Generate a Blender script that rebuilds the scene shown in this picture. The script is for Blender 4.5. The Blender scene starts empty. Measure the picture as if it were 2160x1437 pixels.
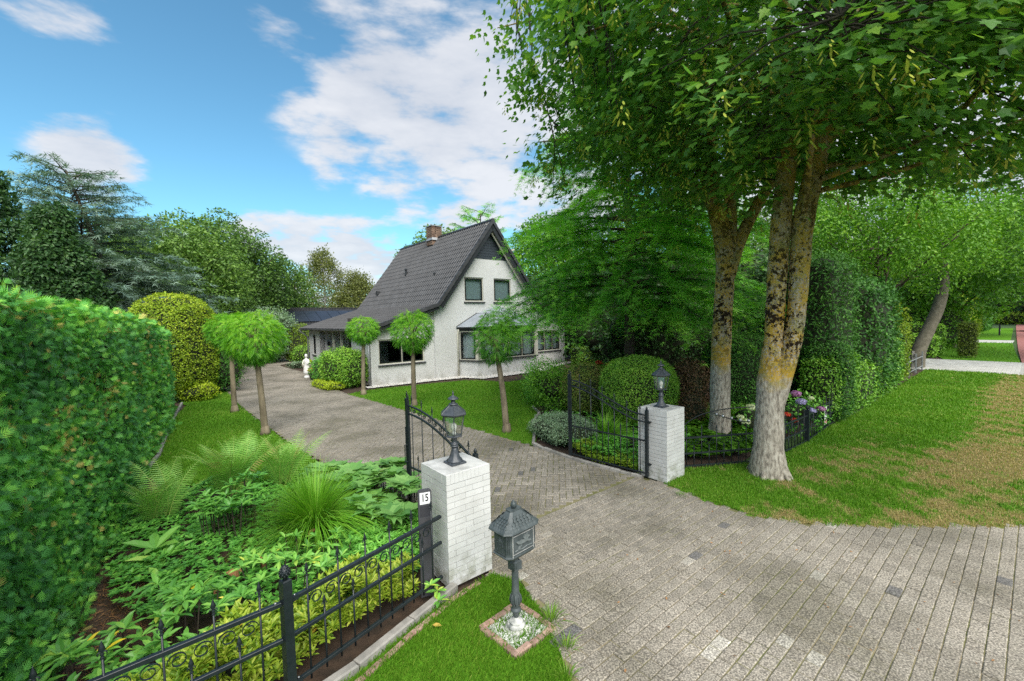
import bpy, math, random
import numpy as np
from mathutils import Matrix, Vector, noise as mnoise

SC = bpy.context.scene
COL = SC.collection
rad = math.radians

# ------------------------------------------------------------------ camera
cam_d = bpy.data.cameras.new('camera')
cam_d.sensor_width = 36.0
cam_d.lens = 15.0
cam_d.clip_start = 0.05
cam_d.clip_end = 3000
cam = bpy.data.objects.new('camera', cam_d)
COL.objects.link(cam)
cam.matrix_world = (Matrix.Translation((0, 0, 2.8)) @ Matrix.Rotation(math.pi / 2 - math.atan(48 / 900.0), 4, 'X')
                    @ Matrix.Rotation(rad(-1.3), 4, 'Z'))
SC.camera = cam

# ------------------------------------------------------------------ light
SUN_EL, SUN_AZ = rad(48), rad(160)      # azimuth clockwise from +Y; the sun stands behind the camera, veiled by bright cloud
sd = bpy.data.lights.new('sun', 'SUN')
sd.energy = 1.25
sd.angle = rad(60)
sd.color = (1.0, 0.95, 0.87)
sun = bpy.data.objects.new('sun', sd)
COL.objects.link(sun)
to_sun = Vector((math.sin(SUN_AZ) * math.cos(SUN_EL), math.cos(SUN_AZ) * math.cos(SUN_EL), math.sin(SUN_EL)))
sun.rotation_euler = to_sun.to_track_quat('Z', 'Y').to_euler()

SC.view_settings.view_transform = 'Standard'
SC.view_settings.look = 'None'
SC.view_settings.exposure = 2.25
SC.view_settings.gamma = 1.0
SC.view_settings.use_curve_mapping = False
cy = SC.cycles
cy.max_bounces = 8
cy.diffuse_bounces = 4
cy.glossy_bounces = 3
cy.transmission_bounces = 6
cy.transparent_max_bounces = 12
cy.use_denoising = False
cy.sample_clamp_indirect = 6.0
cy.caustics_reflective = False
cy.caustics_refractive = False


def pix_dir(x, y):
    """direction of the sky seen at a photograph pixel (used once, for where the clouds hang)"""
    d = Vector(((x - 1080) / 900.0, -(y - 718.5) / 900.0, -1.0))
    return (cam.matrix_world.to_3x3() @ d).normalized()


def build_world():
    w = bpy.data.worlds.new('World')
    SC.world = w
    w.use_nodes = True
    nt = w.node_tree
    nt.nodes.clear()
    N, L = nt.nodes.new, nt.links.new

    def math_(op, a, b=None, clamp=False):
        n = N('ShaderNodeMath'); n.operation = op; n.use_clamp = clamp
        for i, v in enumerate((a, b)):
            if v is None: continue
            if isinstance(v, (int, float)): n.inputs[i].default_value = v
            else: L(v, n.inputs[i])
        return n.outputs[0]
    out = N('ShaderNodeOutputWorld')
    bg = N('ShaderNodeBackground')
    sky = N('ShaderNodeTexSky'); sky.sky_type = 'NISHITA'
    sky.sun_disc = False
    sky.sun_elevation = SUN_EL
    sky.sun_rotation = SUN_AZ
    sky.air_density = 1.0; sky.dust_density = 0.6; sky.ozone_density = 1.6
    tc = N('ShaderNodeTexCoord')
    vec = tc.outputs['Generated']
    # cloud noise lives on a flat layer above the place
    sep = N('ShaderNodeSeparateXYZ'); L(vec, sep.inputs[0])
    zz = math_('MAXIMUM', sep.outputs[2], 0.03)
    zz = math_('ADD', zz, 0.22)
    cmb = N('ShaderNodeCombineXYZ')
    L(math_('DIVIDE', sep.outputs[0], zz), cmb.inputs[0])
    L(math_('DIVIDE', sep.outputs[1], zz), cmb.inputs[1])
    L(math_('MULTIPLY', sep.outputs[2], 3.5), cmb.inputs[2])
    nz = N('ShaderNodeTexNoise'); L(cmb.outputs[0], nz.inputs['Vector'])
    nz.inputs['Scale'].default_value = 3.4; nz.inputs['Detail'].default_value = 10; nz.inputs['Roughness'].default_value = 0.58
    nf = N('ShaderNodeTexNoise'); L(cmb.outputs[0], nf.inputs['Vector'])
    nf.inputs['Scale'].default_value = 0.8; nf.inputs['Detail'].default_value = 3
    nf.inputs['Roughness'].default_value = 0.5
    # clouds where the photograph has them: (pixel, angular radius, weight)
    blobs = [(800, 180, .13, 1), (740, 150, .08, .8), (930, 260, .17, 1), (1010, 380, .12, .9), (860, 360, .11, .8), (1020, 200, .15, .9), (1040, 300, .13, .9), (960, 160, .09, .8),
             (720, 300, .075, .75), (690, 345, .05, .6),
             (190, 338, .066, 1), (145, 312, .045, .8), (240, 362, .045, .7), (105, 340, .035, .5),
             (560, 530, .085, .75), (640, 535, .09, .85), (740, 540, .10, .9), (820, 560, .09, .8), (700, 590, .08, .8),
             (600, 620, .06, .7), (980, 480, .10, .8), (580, 50, .08, .62), (720, 60, .12, .62), (850, 40, .10, .6), (640, 240, .06, .5),
             (120, 0, .08, .5), (1200, 420, .16, .9), (1300, 200, .22, 1), (1500, 60, .3, 1), (1700, 350, .3, .9), (2000, 100, .3, .9), (1950, 450, .3, .8)]
    acc = None
    for (px, py, r, wgt) in blobs:
        d = pix_dir(px, py)
        vm = N('ShaderNodeVectorMath'); vm.operation = 'DISTANCE'
        L(vec, vm.inputs[0]); vm.inputs[1].default_value = d
        mr = N('ShaderNodeMapRange'); mr.interpolation_type = 'SMOOTHSTEP'
        L(vm.outputs['Value'], mr.inputs['Value'])
        mr.inputs['From Min'].default_value = r * 1.45; mr.inputs['From Max'].default_value = r * 0.25
        mr.inputs['To Min'].default_value = 0; mr.inputs['To Max'].default_value = wgt
        acc = mr.outputs[0] if acc is None else math_('MAXIMUM', acc, mr.outputs[0])
    # elsewhere: unseen cloud cover added, denser than in view, for softer, brighter ambient light
    dn = N('ShaderNodeVectorMath'); dn.operation = 'DOT_PRODUCT'
    L(vec, dn.inputs[0]); dn.inputs[1].default_value = (-0.25, 0.97, 0.0)
    back = N('ShaderNodeMapRange'); L(dn.outputs['Value'], back.inputs['Value'])
    back.inputs['From Min'].default_value = 0.35; back.inputs['From Max'].default_value = 0.0
    back.inputs['To Min'].default_value = 0.0; back.inputs['To Max'].default_value = 0.80
    rest = math_('MULTIPLY', math_('MULTIPLY', back.outputs[0], nf.outputs[0]), 1.75)
    acc = math_('MAXIMUM', acc, rest)
    # cover = mask pushed by noise
    nn = math_('MULTIPLY', math_('SUBTRACT', nz.outputs[0], 0.5), 2.7)
    dens = math_('ADD', acc, nn)
    cr = N('ShaderNodeMapRange'); cr.interpolation_type = 'SMOOTHSTEP'; L(dens, cr.inputs['Value'])
    cr.inputs['From Min'].default_value = 0.27; cr.inputs['From Max'].default_value = 0.86
    cr.inputs['To Max'].default_value = 0.93
    cover = math_('MULTIPLY', cr.outputs[0], math_('MULTIPLY', acc, 3.0, True))
    # inner shading of clouds
    sh = N('ShaderNodeMapRange'); L(math_('ADD', nz.outputs[0], math_('MULTIPLY', nf.outputs[0], 0.8)), sh.inputs['Value'])
    sh.inputs['From Min'].default_value = 0.62; sh.inputs['From Max'].default_value = 1.10
    ccol = N('ShaderNodeMix'); ccol.data_type = 'RGBA'; L(sh.outputs[0], ccol.inputs[0])
    ccol.inputs[6].default_value = (0.116, 0.128, 0.150, 1); ccol.inputs[7].default_value = (0.184, 0.187, 0.196, 1)
    skm = N('ShaderNodeVectorMath'); skm.operation = 'SCALE'; L(sky.outputs[0], skm.inputs[0]); skm.inputs['Scale'].default_value = SKY_K
    tint = N('ShaderNodeVectorMath'); tint.operation = 'MULTIPLY'; L(skm.outputs[0], tint.inputs[0]); tint.inputs[1].default_value = SKY_TINT
    mix = N('ShaderNodeMix'); mix.data_type = 'RGBA'
    L(cover, mix.inputs[0]); L(tint.outputs[0], mix.inputs[6]); L(ccol.outputs[2], mix.inputs[7])
    bg.inputs['Strength'].default_value = 1.0
    L(mix.outputs[2], bg.inputs['Color'])
    L(bg.outputs[0], out.inputs[0])
    w.cycles.sampling_method = 'MANUAL'
    w.cycles.sample_map_resolution = 512


SKY_K = 0.050
SKY_TINT = (0.53, 0.86, 0.86)
build_world()

# ------------------------------------------------------------------ materials
def _nt(name):
    m = bpy.data.materials.new(name)
    m.use_nodes = True
    nt = m.node_tree
    nt.nodes.clear()
    return m, nt, nt.nodes.new, nt.links.new


def ramp_node(nt, cols, pos=None, interp='LINEAR'):
    r = nt.nodes.new('ShaderNodeValToRGB')
    e = r.color_ramp.elements
    n = len(cols)
    pos = pos or [i / (n - 1) for i in range(n)]
    e[0].position = pos[0]; e[0].color = (*cols[0], 1)
    e[1].position = pos[-1]; e[1].color = (*cols[-1], 1)
    for i in range(1, n - 1):
        k = e.new(pos[i]); k.color = (*cols[i], 1)
    r.color_ramp.interpolation = interp
    return r


def leaf_mat(name, cols, pos=None, rough=0.45, trans=0.3, spec=0.35, tint=(1.25, 1.35, 0.5)):
    """cols: ramp over the per-leaf value stored on the mesh"""
    m, nt, N, L = _nt(name)
    at = N('ShaderNodeAttribute'); at.attribute_name = 'v'
    r = ramp_node(nt, cols, pos); L(at.outputs['Fac'], r.inputs[0])
    p = N('ShaderNodeBsdfPrincipled'); L(r.outputs[0], p.inputs['Base Color'])
    p.inputs['Roughness'].default_value = rough
    p.inputs['Specular IOR Level'].default_value = spec
    t = N('ShaderNodeBsdfTranslucent')
    mu = N('ShaderNodeVectorMath'); mu.operation = 'MULTIPLY'; L(r.outputs[0], mu.inputs[0]); mu.inputs[1].default_value = tint
    L(mu.outputs[0], t.inputs[0])
    mx = N('ShaderNodeMixShader'); mx.inputs[0].default_value = trans
    L(p.outputs[0], mx.inputs[1]); L(t.outputs[0], mx.inputs[2])
    o = N('ShaderNodeOutputMaterial'); L(mx.outputs[0], o.inputs[0])
    return m


def solid(name, c1, c2=None, scale=8.0, rough=0.6, bump=0.0, bscale=60.0, metal=0.0, attr=None, spec=0.5, detail=5, coord='World', stretch=None, rough2=None):
    """two-tone noise colour, optional bump, optional per-piece value (attribute v) shifting brightness"""
    m, nt, N, L = _nt(name)
    src = N('ShaderNodeNewGeometry').outputs['Position'] if coord == 'World' else N('ShaderNodeTexCoord').outputs[coord]
    if stretch:
        mp = N('ShaderNodeMapping'); mp.inputs['Scale'].default_value = stretch; L(src, mp.inputs[0]); src = mp.outputs[0]
    nz = N('ShaderNodeTexNoise'); L(src, nz.inputs['Vector']); nz.inputs['Scale'].default_value = scale; nz.inputs['Detail'].default_value = detail
    r = ramp_node(nt, [c1, c2 or c1], [0.35, 0.65]); L(nz.outputs[0], r.inputs[0])
    col = r.outputs[0]
    if attr:
        at = N('ShaderNodeAttribute'); at.attribute_name = 'v'
        mr = N('ShaderNodeMapRange'); L(at.outputs['Fac'], mr.inputs['Value'])
        mr.inputs['To Min'].default_value = 1 - attr; mr.inputs['To Max'].default_value = 1 + attr
        sc = N('ShaderNodeVectorMath'); sc.operation = 'SCALE'; L(col, sc.inputs[0]); L(mr.outputs[0], sc.inputs['Scale']); col = sc.outputs[0]
    p = N('ShaderNodeBsdfPrincipled'); L(col, p.inputs['Base Color'])
    p.inputs['Roughness'].default_value = rough; p.inputs['Metallic'].default_value = metal; p.inputs['Specular IOR Level'].default_value = spec
    if rough2 is not None:
        rr = N('ShaderNodeMapRange'); L(nz.outputs[0], rr.inputs['Value']); rr.inputs['To Min'].default_value = rough; rr.inputs['To Max'].default_value = rough2
        L(rr.outputs[0], p.inputs['Roughness'])
    if bump:
        n2 = N('ShaderNodeTexNoise'); L(src, n2.inputs['Vector']); n2.inputs['Scale'].default_value = bscale; n2.inputs['Detail'].default_value = 4
        b = N('ShaderNodeBump'); b.inputs['Strength'].default_value = min(1, bump); b.inputs['Distance'].default_value = 0.003 * max(1, bump)
        L(n2.outputs[0], b.inputs['Height']); L(b.outputs[0], p.inputs['Normal'])
    o = N('ShaderNodeOutputMaterial'); L(p.outputs[0], o.inputs[0])
    return m


def glass_mat(name, tint=(0.9, 0.95, 0.95), gloss=0.12):
    m, nt, N, L = _nt(name)
    tr = N('ShaderNodeBsdfTransparent'); tr.inputs[0].default_value = (*tint, 1)
    gl = N('ShaderNodeBsdfGlossy'); gl.inputs['Roughness'].default_value = 0.02; gl.inputs[0].default_value = (1, 1, 1, 1)
    lw = N('ShaderNodeLayerWeight'); lw.inputs[0].default_value = 0.5
    fr = N('ShaderNodeMath'); fr.operation = 'POWER'; L(lw.outputs['Facing'], fr.inputs[0]); fr.inputs[1].default_value = 4.0
    ad = N('ShaderNodeMath'); ad.operation = 'ADD'; ad.use_clamp = True; L(fr.outputs[0], ad.inputs[0]); ad.inputs[1].default_value = gloss
    mx = N('ShaderNodeMixShader'); L(ad.outputs[0], mx.inputs[0]); L(tr.outputs[0], mx.inputs[1]); L(gl.outputs[0], mx.inputs[2])
    o = N('ShaderNodeOutputMaterial'); L(mx.outputs[0], o.inputs[0])
    return m


# ------------------------------------------------------------------ mesh building
class G:
    """collects polygons (with a per-vertex value v) for ONE mesh object"""
    def __init__(s): s.V = []; s.T = []; s.Q = []; s.P = []; s.v = []; s.n = 0

    def add(s, V, F, v=0.5):
        V = np.asarray(V, float).reshape(-1, 3)
        if isinstance(F, np.ndarray):
            (s.T if F.shape[1] == 3 else s.Q).append(F + s.n)
        else:
            for f in F:
                a = np.array([f]) + s.n
                if len(f) == 3: s.T.append(a)
                elif len(f) == 4: s.Q.append(a)
                else: s.P.append([i + s.n for i in f])
        s.V.append(V)
        s.v.append(np.full(len(V), v, float) if np.isscalar(v) else np.asarray(v, float))
        s.n += len(V)
        return s

    def box(s, c, size, rot=None, v=0.5, taper=0.0, bevel=0.0):
        """box centred at c; rot = 3x3 or z-angle; bevel shrinks the top face outline"""
        x, y, z = np.array(size) / 2.0
        b = min(bevel, x * .9, y * .9)
        if b > 0:
            V = np.array([(-x, -y, -z), (x, -y, -z), (x, y, -z), (-x, y, -z), (-x, -y, z - b), (x, -y, z - b), (x, y, z - b), (-x, y, z - b),
                          (-x + b, -y + b, z), (x - b, -y + b, z), (x - b, y - b, z), (-x + b, y - b, z)])
            F = [(3, 2, 1, 0), (0, 1, 5, 4), (1, 2, 6, 5), (2, 3, 7, 6), (3, 0, 4, 7), (4, 5, 9, 8), (5, 6, 10, 9), (6, 7, 11, 10), (7, 4, 8, 11), (8, 9, 10, 11)]
        else:
            t = 1 - taper
            V = np.array([(-x, -y, -z), (x, -y, -z), (x, y, -z), (-x, y, -z), (-x * t, -y * t, z), (x * t, -y * t, z), (x * t, y * t, z), (-x * t, y * t, z)])
            F = [(3, 2, 1, 0), (0, 1, 5, 4), (1, 2, 6, 5), (2, 3, 7, 6), (3, 0, 4, 7), (4, 5, 6, 7)]
        if rot is not None: V = V @ _R(rot).T
        return s.add(V + np.array(c), F, v)

    def lathe(s, prof, seg=16, c=(0, 0, 0), v=0.5, phase=0.0, caps=True, sx=1, sy=1, flute=0, fl_amp=0.0, rot=None):
        a = np.arange(seg) * 2 * math.pi / seg + phase
        k = 1 + (fl_amp * np.cos(flute * a) if flute else 0)
        V = []
        for r, z in prof:
            V.append(np.stack([r * k * np.cos(a) * sx, r * k * np.sin(a) * sy, np.full(seg, z)], 1))
        V = np.concatenate(V)
        i = np.arange(seg); j = (i + 1) % seg
        F = np.concatenate([np.stack([i + q * seg, j + q * seg, j + (q + 1) * seg, i + (q + 1) * seg], 1) for q in range(len(prof) - 1)])
        if rot is not None: V = V @ _R(rot).T
        V = V + np.array(c)
        s.add(V, F, v)
        if caps:
            b = s.n - len(V)
            s.P.append([b + x for x in range(seg)][::-1]); s.P.append([b + (len(prof) - 1) * seg + x for x in range(seg)])
        return s

    def tube(s, pts, r, seg=8, v=0.5, caps=True, square=False):
        pts = np.asarray(pts, float); n = len(pts)
        r = np.full(n, r) if np.isscalar(r) else np.asarray(r, float)
        T = np.gradient(pts, axis=0); T /= np.linalg.norm(T, axis=1)[:, None] + 1e-9
        up = np.array([0, 0, 1.0]) if abs(T[0][2]) < 0.9 else np.array([1.0, 0, 0])
        ph = math.pi / 4 if square else 0
        if square: seg = 4; r = r * math.sqrt(2)
        a = np.arange(seg) * 2 * math.pi / seg + ph
        V = []
        A = np.cross(T[0], up); A /= np.linalg.norm(A)
        for k in range(n):
            A = A - T[k] * (A @ T[k]); A /= np.linalg.norm(A) + 1e-9
            B = np.cross(T[k], A)
            V.append(pts[k] + r[k] * (np.cos(a)[:, None] * A + np.sin(a)[:, None] * B))
        V = np.concatenate(V)
        i = np.arange(seg); j = (i + 1) % seg
        F = np.concatenate([np.stack([i + q * seg, j + q * seg, j + (q + 1) * seg, i + (q + 1) * seg], 1) for q in range(n - 1)])
        s.add(V, F, v)
        if caps:
            b = s.n - len(V)
            s.P.append([b + x for x in range(seg)][::-1]); s.P.append([b + (n - 1) * seg + x for x in range(seg)])
        return s

    def prism(s, poly, z0, z1, M=None, v=0.5):
        """poly in local xy extruded z0..z1, M 4x4 maps to place"""
        n = len(poly)
        V = np.array([(x, y, z0) for x, y in poly] + [(x, y, z1) for x, y in poly], float)
        if M is not None: V = V @ np.array(M)[:3, :3].T + np.array(M)[:3, 3]
        F = [tuple(range(n))[::-1], tuple(range(n, 2 * n))] + [(i, (i + 1) % n, n + (i + 1) % n, n + i) for i in range(n)]
        return s.add(V, F, v)

    def scatter(s, TV, TF, P, X, Y, Z, S, v):
        """copies of a template: TV(k,3) TF(m,3|4); per-copy axes X,Y,Z (N,3), scale S, value v"""
        N, k = len(P), len(TV)
        S = np.broadcast_to(np.asarray(S, float), (N,))
        V = (TV[None, :, 0:1] * X[:, None, :] + TV[None, :, 1:2] * Y[:, None, :] + TV[None, :, 2:3] * Z[:, None, :]) * S[:, None, None] + P[:, None, :]
        F = (TF[None] + (np.arange(N) * k)[:, None, None]).reshape(-1, TF.shape[1])
        s.add(V.reshape(-1, 3), F, np.repeat(np.broadcast_to(np.asarray(v, float), (N,)), k))
        return s

    def mesh(s, name, mat, smooth=False):
        me = bpy.data.meshes.new(name)
        V = np.concatenate(s.V) if s.V else np.zeros((0, 3))
        loops, tot = [], []
        if s.T: t = np.concatenate(s.T); loops.append(t.ravel()); tot.append(np.full(len(t), 3))
        if s.Q: t = np.concatenate(s.Q); loops.append(t.ravel()); tot.append(np.full(len(t), 4))
        for p in s.P: loops.append(np.array(p)); tot.append(np.array([len(p)]))
        loops = np.concatenate(loops).astype(np.int32); tot = np.concatenate(tot).astype(np.int32)
        me.vertices.add(len(V)); me.vertices.foreach_set('co', V.astype(np.float32).ravel())
        me.loops.add(len(loops)); me.loops.foreach_set('vertex_index', loops)
        me.polygons.add(len(tot)); st = np.concatenate([[0], np.cumsum(tot)[:-1]]).astype(np.int32)
        me.polygons.foreach_set('loop_start', st); me.polygons.foreach_set('loop_total', tot)
        me.polygons.foreach_set('use_smooth', np.full(len(tot), bool(smooth)))
        at = me.attributes.new('v', 'FLOAT', 'POINT'); at.data.foreach_set('value', np.concatenate(s.v).astype(np.float32))
        me.materials.append(mat)
        me.update(); me.validate()
        return me

    def obj(s, name, mat, parent=None, smooth=False, **tags):
        return link(name, s.mesh(name, mat, smooth), parent, **tags)


def _R(rot):
    if np.isscalar(rot):
        c, q = math.cos(rot), math.sin(rot)
        return np.array([[c, -q, 0], [q, c, 0], [0, 0, 1]])
    return np.array(rot)[:3, :3]


def link(name, data, parent=None, loc=None, rotz=None, **tags):
    o = bpy.data.objects.new(name, data)
    COL.objects.link(o)
    if parent is not None: o.parent = parent
    if loc is not None: o.location = loc
    if rotz is not None: o.rotation_euler = (0, 0, rotz)
    for k, v in tags.items(): o['category' if k == 'cat' else k] = v
    return o


def root(name, loc, rotz=0.0, label=None, cat=None, group=None):
    o = link(name, None, None, loc, rotz)
    o.empty_display_size = 0.2
    if label: o['label'] = label
    if cat: o['category'] = cat
    if group: o['group'] = group
    return o


KIDS = {}
def copy_tree(o, parent=None):
    c = o.copy(); COL.objects.link(c)
    if parent is not None: c.parent = parent
    for ch in [x for x in o.children]: copy_tree(ch, c)
    return c


def rng(seed): return np.random.default_rng(seed)
def unit(a): return a / (np.linalg.norm(a, axis=-1, keepdims=True) + 1e-9)


def frames(Nrm, r, spin=None, tilt=0.5):
    """per-leaf axes: X width, Y length, Z normal, tilted at random about the wanted normals"""
    Z = unit(Nrm + r.normal(0, tilt, Nrm.shape))
    A = unit(np.cross(Z, r.normal(0, 1, Nrm.shape)))
    if spin is not None:
        A = unit(spin - Z * np.sum(spin * Z, 1, keepdims=True))
    return np.cross(A, Z), A, Z


def thin_back(P, Nw, r, keep=.28):
    """far sides that no view from the street shows carry fewer leaves"""
    d = unit(np.array([0, 0, 2.8]) - P); f = (Nw * d).sum(1)
    return (f > -.22) | (r.random(len(P)) < keep)


def inpoly(x, y, poly):
    x = np.asarray(x); y = np.asarray(y); ins = np.zeros(x.shape, bool)
    n = len(poly); j = n - 1
    for i in range(n):
        xi, yi = poly[i]; xj, yj = poly[j]
        c = ((yi > y) != (yj > y)) & (x < (xj - xi) * (y - yi) / (yj - yi + 1e-12) + xi)
        ins ^= c; j = i
    return ins


def polysample(poly, n, r):
    p = np.array(poly); lo, hi = p.min(0), p.max(0)
    out = []; have = 0
    while have < n:
        q = r.uniform(lo, hi, (n * 2, 2)); q = q[inpoly(q[:, 0], q[:, 1], poly)]
        out.append(q); have += len(q)
        if len(q) == 0: break
    return np.concatenate(out)[:n]


def grow(poly, d):
    """push a counter-clockwise outline outwards"""
    p = np.array(poly, float); a = p - np.roll(p, 1, 0); b = np.roll(p, -1, 0) - p
    na = unit(np.stack([a[:, 1], -a[:, 0]], 1)); nb = unit(np.stack([b[:, 1], -b[:, 0]], 1))
    m = unit(na + nb); k = np.clip(1 / np.maximum(.4, (m * na).sum(1)), 1, 2)
    return [tuple(q) for q in p + m * (d * k)[:, None]]


def area(poly):
    p = np.array(poly); q = np.roll(p, -1, 0)
    return abs(np.sum(p[:, 0] * q[:, 1] - q[:, 0] * p[:, 1])) / 2


def sn(P, f, seed=0):
    """cheap smooth noise -1..1 for many points"""
    P = np.asarray(P) * f; r = rng(seed); o = np.zeros(len(P))
    for k in range(6):
        d = unit(r.normal(0, 1, P.shape[1])); o += np.sin(P @ d * (1 + .45 * k) * 2.2 + r.uniform(0, 6.28)) / (1 + .3 * k)
    return o / 2.6


US = np.array([math.cos(rad(39)), math.sin(rad(39))])      # along the street
NS = np.array([-US[1], US[0]])                              # away from the street
def so(t, o): return (t * US[0] + o * NS[0], t * US[1] + o * NS[1])


def grime(m, z0, z1, col, amt=0.7, scale=9):
    """splash dirt and algae: a stain that belongs to the foot of the thing"""
    nt = m.node_tree; N, L = nt.nodes.new, nt.links.new
    p = next(n for n in nt.nodes if n.type == 'BSDF_PRINCIPLED'); src = p.inputs['Base Color'].links[0].from_socket
    g = N('ShaderNodeNewGeometry'); sp = N('ShaderNodeSeparateXYZ'); L(g.outputs['Position'], sp.inputs[0])
    nz = N('ShaderNodeTexNoise'); L(g.outputs['Position'], nz.inputs['Vector']); nz.inputs['Scale'].default_value = scale; nz.inputs['Detail'].default_value = 6
    a = N('ShaderNodeMapRange'); L(sp.outputs[2], a.inputs['Value']); a.inputs['From Min'].default_value = z1; a.inputs['From Max'].default_value = z0
    b = N('ShaderNodeMapRange'); L(nz.outputs[0], b.inputs['Value']); b.inputs['From Min'].default_value = .42; b.inputs['From Max'].default_value = .62
    k = N('ShaderNodeMath'); k.operation = 'MULTIPLY'; L(a.outputs[0], k.inputs[0]); L(b.outputs[0], k.inputs[1])
    k2 = N('ShaderNodeMath'); k2.operation = 'MULTIPLY'; L(k.outputs[0], k2.inputs[0]); k2.inputs[1].default_value = amt
    mx = N('ShaderNodeMix'); mx.data_type = 'RGBA'; L(k2.outputs[0], mx.inputs[0]); L(src, mx.inputs[6]); mx.inputs[7].default_value = (*col, 1)
    L(mx.outputs[2], p.inputs['Base Color'])
# ================================================================== ground, paving, lawns
M_soil = solid('soil', (0.035, 0.024, 0.016), (0.09, 0.055, 0.035), 6, 0.95, 1.5, 40)
M_far = solid('meadow', (0.03, 0.07, 0.012), (0.05, 0.10, 0.02), 2, 0.95, 1.0, 20)
M_bed = solid('mossy_joint_sand', (0.10, 0.115, 0.022), (0.26, 0.215, 0.13), 1.6, 0.95, 0.8, 90, detail=6)


def paver_mat():
    m, nt, N, L = _nt('concrete_paver')
    tc = N('ShaderNodeTexCoord'); geo = N('ShaderNodeNewGeometry')
    at = N('ShaderNodeAttribute'); at.attribute_name = 'v'
    r = ramp_node(nt, [(0.115, 0.115, 0.122), (0.165, 0.152, 0.132), (0.232, 0.210, 0.178), (0.29, 0.266, 0.23), (0.36, 0.345, 0.31)], [0, .15, .5, .85, 1]); L(at.outputs['Fac'], r.inputs[0])
    n1 = N('ShaderNodeTexNoise'); L(geo.outputs['Position'], n1.inputs['Vector']); n1.inputs['Scale'].default_value = 75; n1.inputs['Detail'].default_value = 3
    r1 = ramp_node(nt, [(0.35, 0.35, 0.36), (1.0, 1.0, 1.0), (2.1, 2.1, 2.1)], [.36, .5, .66]); L(n1.outputs[0], r1.inputs[0])
    mu = N('ShaderNodeMix'); mu.data_type = 'RGBA'; mu.blend_type = 'MULTIPLY'; mu.inputs[0].default_value = 0.8
    L(r.outputs[0], mu.inputs[6]); L(r1.outputs[0], mu.inputs[7])
    # broad weathering: dark algae and moss inside, paler worn stones by the street
    n2 = N('ShaderNodeTexNoise'); L(geo.outputs['Position'], n2.inputs['Vector']); n2.inputs['Scale'].default_value = 0.9; n2.inputs['Detail'].default_value = 6
    r2 = ramp_node(nt, [(0.62, 0.61, 0.54), (0.92, 0.90, 0.86), (1.12, 1.09, 1.05)], [.36, .5, .64]); L(n2.outputs[0], r2.inputs[0])
    m2 = N('ShaderNodeMix'); m2.data_type = 'RGBA'; m2.blend_type = 'MULTIPLY'; m2.inputs[0].default_value = 0.9
    L(mu.outputs[2], m2.inputs[6]); L(r2.outputs[0], m2.inputs[7])
    n3 = N('ShaderNodeTexNoise'); L(geo.outputs['Position'], n3.inputs['Vector']); n3.inputs['Scale'].default_value = 7; n3.inputs['Detail'].default_value = 5
    r3 = ramp_node(nt, [(0, 0, 0), (1, 1, 1)], [.56, .72]); L(n3.outputs[0], r3.inputs[0])
    m3 = N('ShaderNodeMix'); m3.data_type = 'RGBA'; 
    sc = N('ShaderNodeMath'); sc.operation = 'MULTIPLY'; L(r3.outputs[0], sc.inputs[0]); sc.inputs[1].default_value = 0.16
    L(sc.outputs[0], m3.inputs[0]); L(m2.outputs[2], m3.inputs[6]); m3.inputs[7].default_value = (0.10, 0.095, 0.04, 1)
    p = N('ShaderNodeBsdfPrincipled'); L(m3.outputs[2], p.inputs['Base Color']); p.inputs['Roughness'].default_value = 0.85
    b = N('ShaderNodeBump'); b.inputs['Strength'].default_value = 0.6; b.inputs['Distance'].default_value = 0.003; L(n1.outputs[0], b.inputs['Height']); L(b.outputs[0], p.inputs['Normal'])
    o = N('ShaderNodeOutputMaterial'); L(p.outputs[0], o.inputs[0])
    return m
M_paver = paver_mat()


def sheet(name, poly, z, mat, label=None, parent=None, kind='structure'):
    g = G(); g.add([(x, y, z) for x, y in poly], [tuple(range(len(poly)))])
    return g.obj(name, mat, parent, kind=kind, **({'label': label} if label else {}))


# orientation helper: polygons counter-clockwise
def ccw(p):
    q = np.array(p); r_ = np.roll(q, -1, 0)
    return p if np.sum(q[:, 0] * r_[:, 1] - r_[:, 0] * q[:, 1]) > 0 else p[::-1]


sheet('ground', [(-400, -150), (500, -150), (500, 700), (-400, 700)], -0.06, M_far, 'earth and rough grass stretching to the horizon')
sheet('soil_bed', ccw([(-16, 0.4), (-0.2, 0.9), (0.6, 3.2), (3, 7), so(36, 2.9), so(36, 40), (-30, 45)]), -0.05, M_soil, 'dark garden soil of the planting beds')

DRIVE = ccw([(0.9, 5.1), (-0.05, 4.95), (-0.4, 5.05), (-1.3, 6.2), (-2.1, 6.9), (-3.72, 8.31), (-4.7, 9.3), (-5.58, 10.23), (-7.7, 12.65), (-9.83, 15.05), (-12.54, 18.47), (-15.5, 22.69), (-18.5, 27.0), (-24, 31),
             (-24, 36), (-15.0, 31.5), (-15.6, 28.4), (-14.41, 26.85), (-11.84, 24.03), (-9.86, 20.92), (-8.1, 18.6), (-6.4, 16.35), (-4.7, 14.6), (-3.25, 12.98), (-2.1, 11.8), (-1.01, 10.71), (0.36, 9.2), (1.11, 8.27), (2.25, 7.1), (2.5, 6.6)])
APRON = ccw([(0.42, 1.2), (0.42, 2.2), (0.38, 3.14), (0.30, 3.6), (0.2, 3.95), (0.04, 4.42), (-0.3, 4.52), (-0.42, 5.1), (2.3, 7.1), (2.52, 6.87), (2.91, 6.22), (3.33, 5.71), (3.82, 5.49), (4.67, 5.38), (6.5, 5.32), (8.2, 6.3),
             (8.6, 5.9), so(6, -0.9), so(0.6, -0.6)])
LIM = 4.3     # offset from the street where herringbone gives way to straight courses
drv = link('driveway', None, None, (0, 0, 0), 0.0, kind='structure', label='grey concrete block paved driveway curving to the house')
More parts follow.
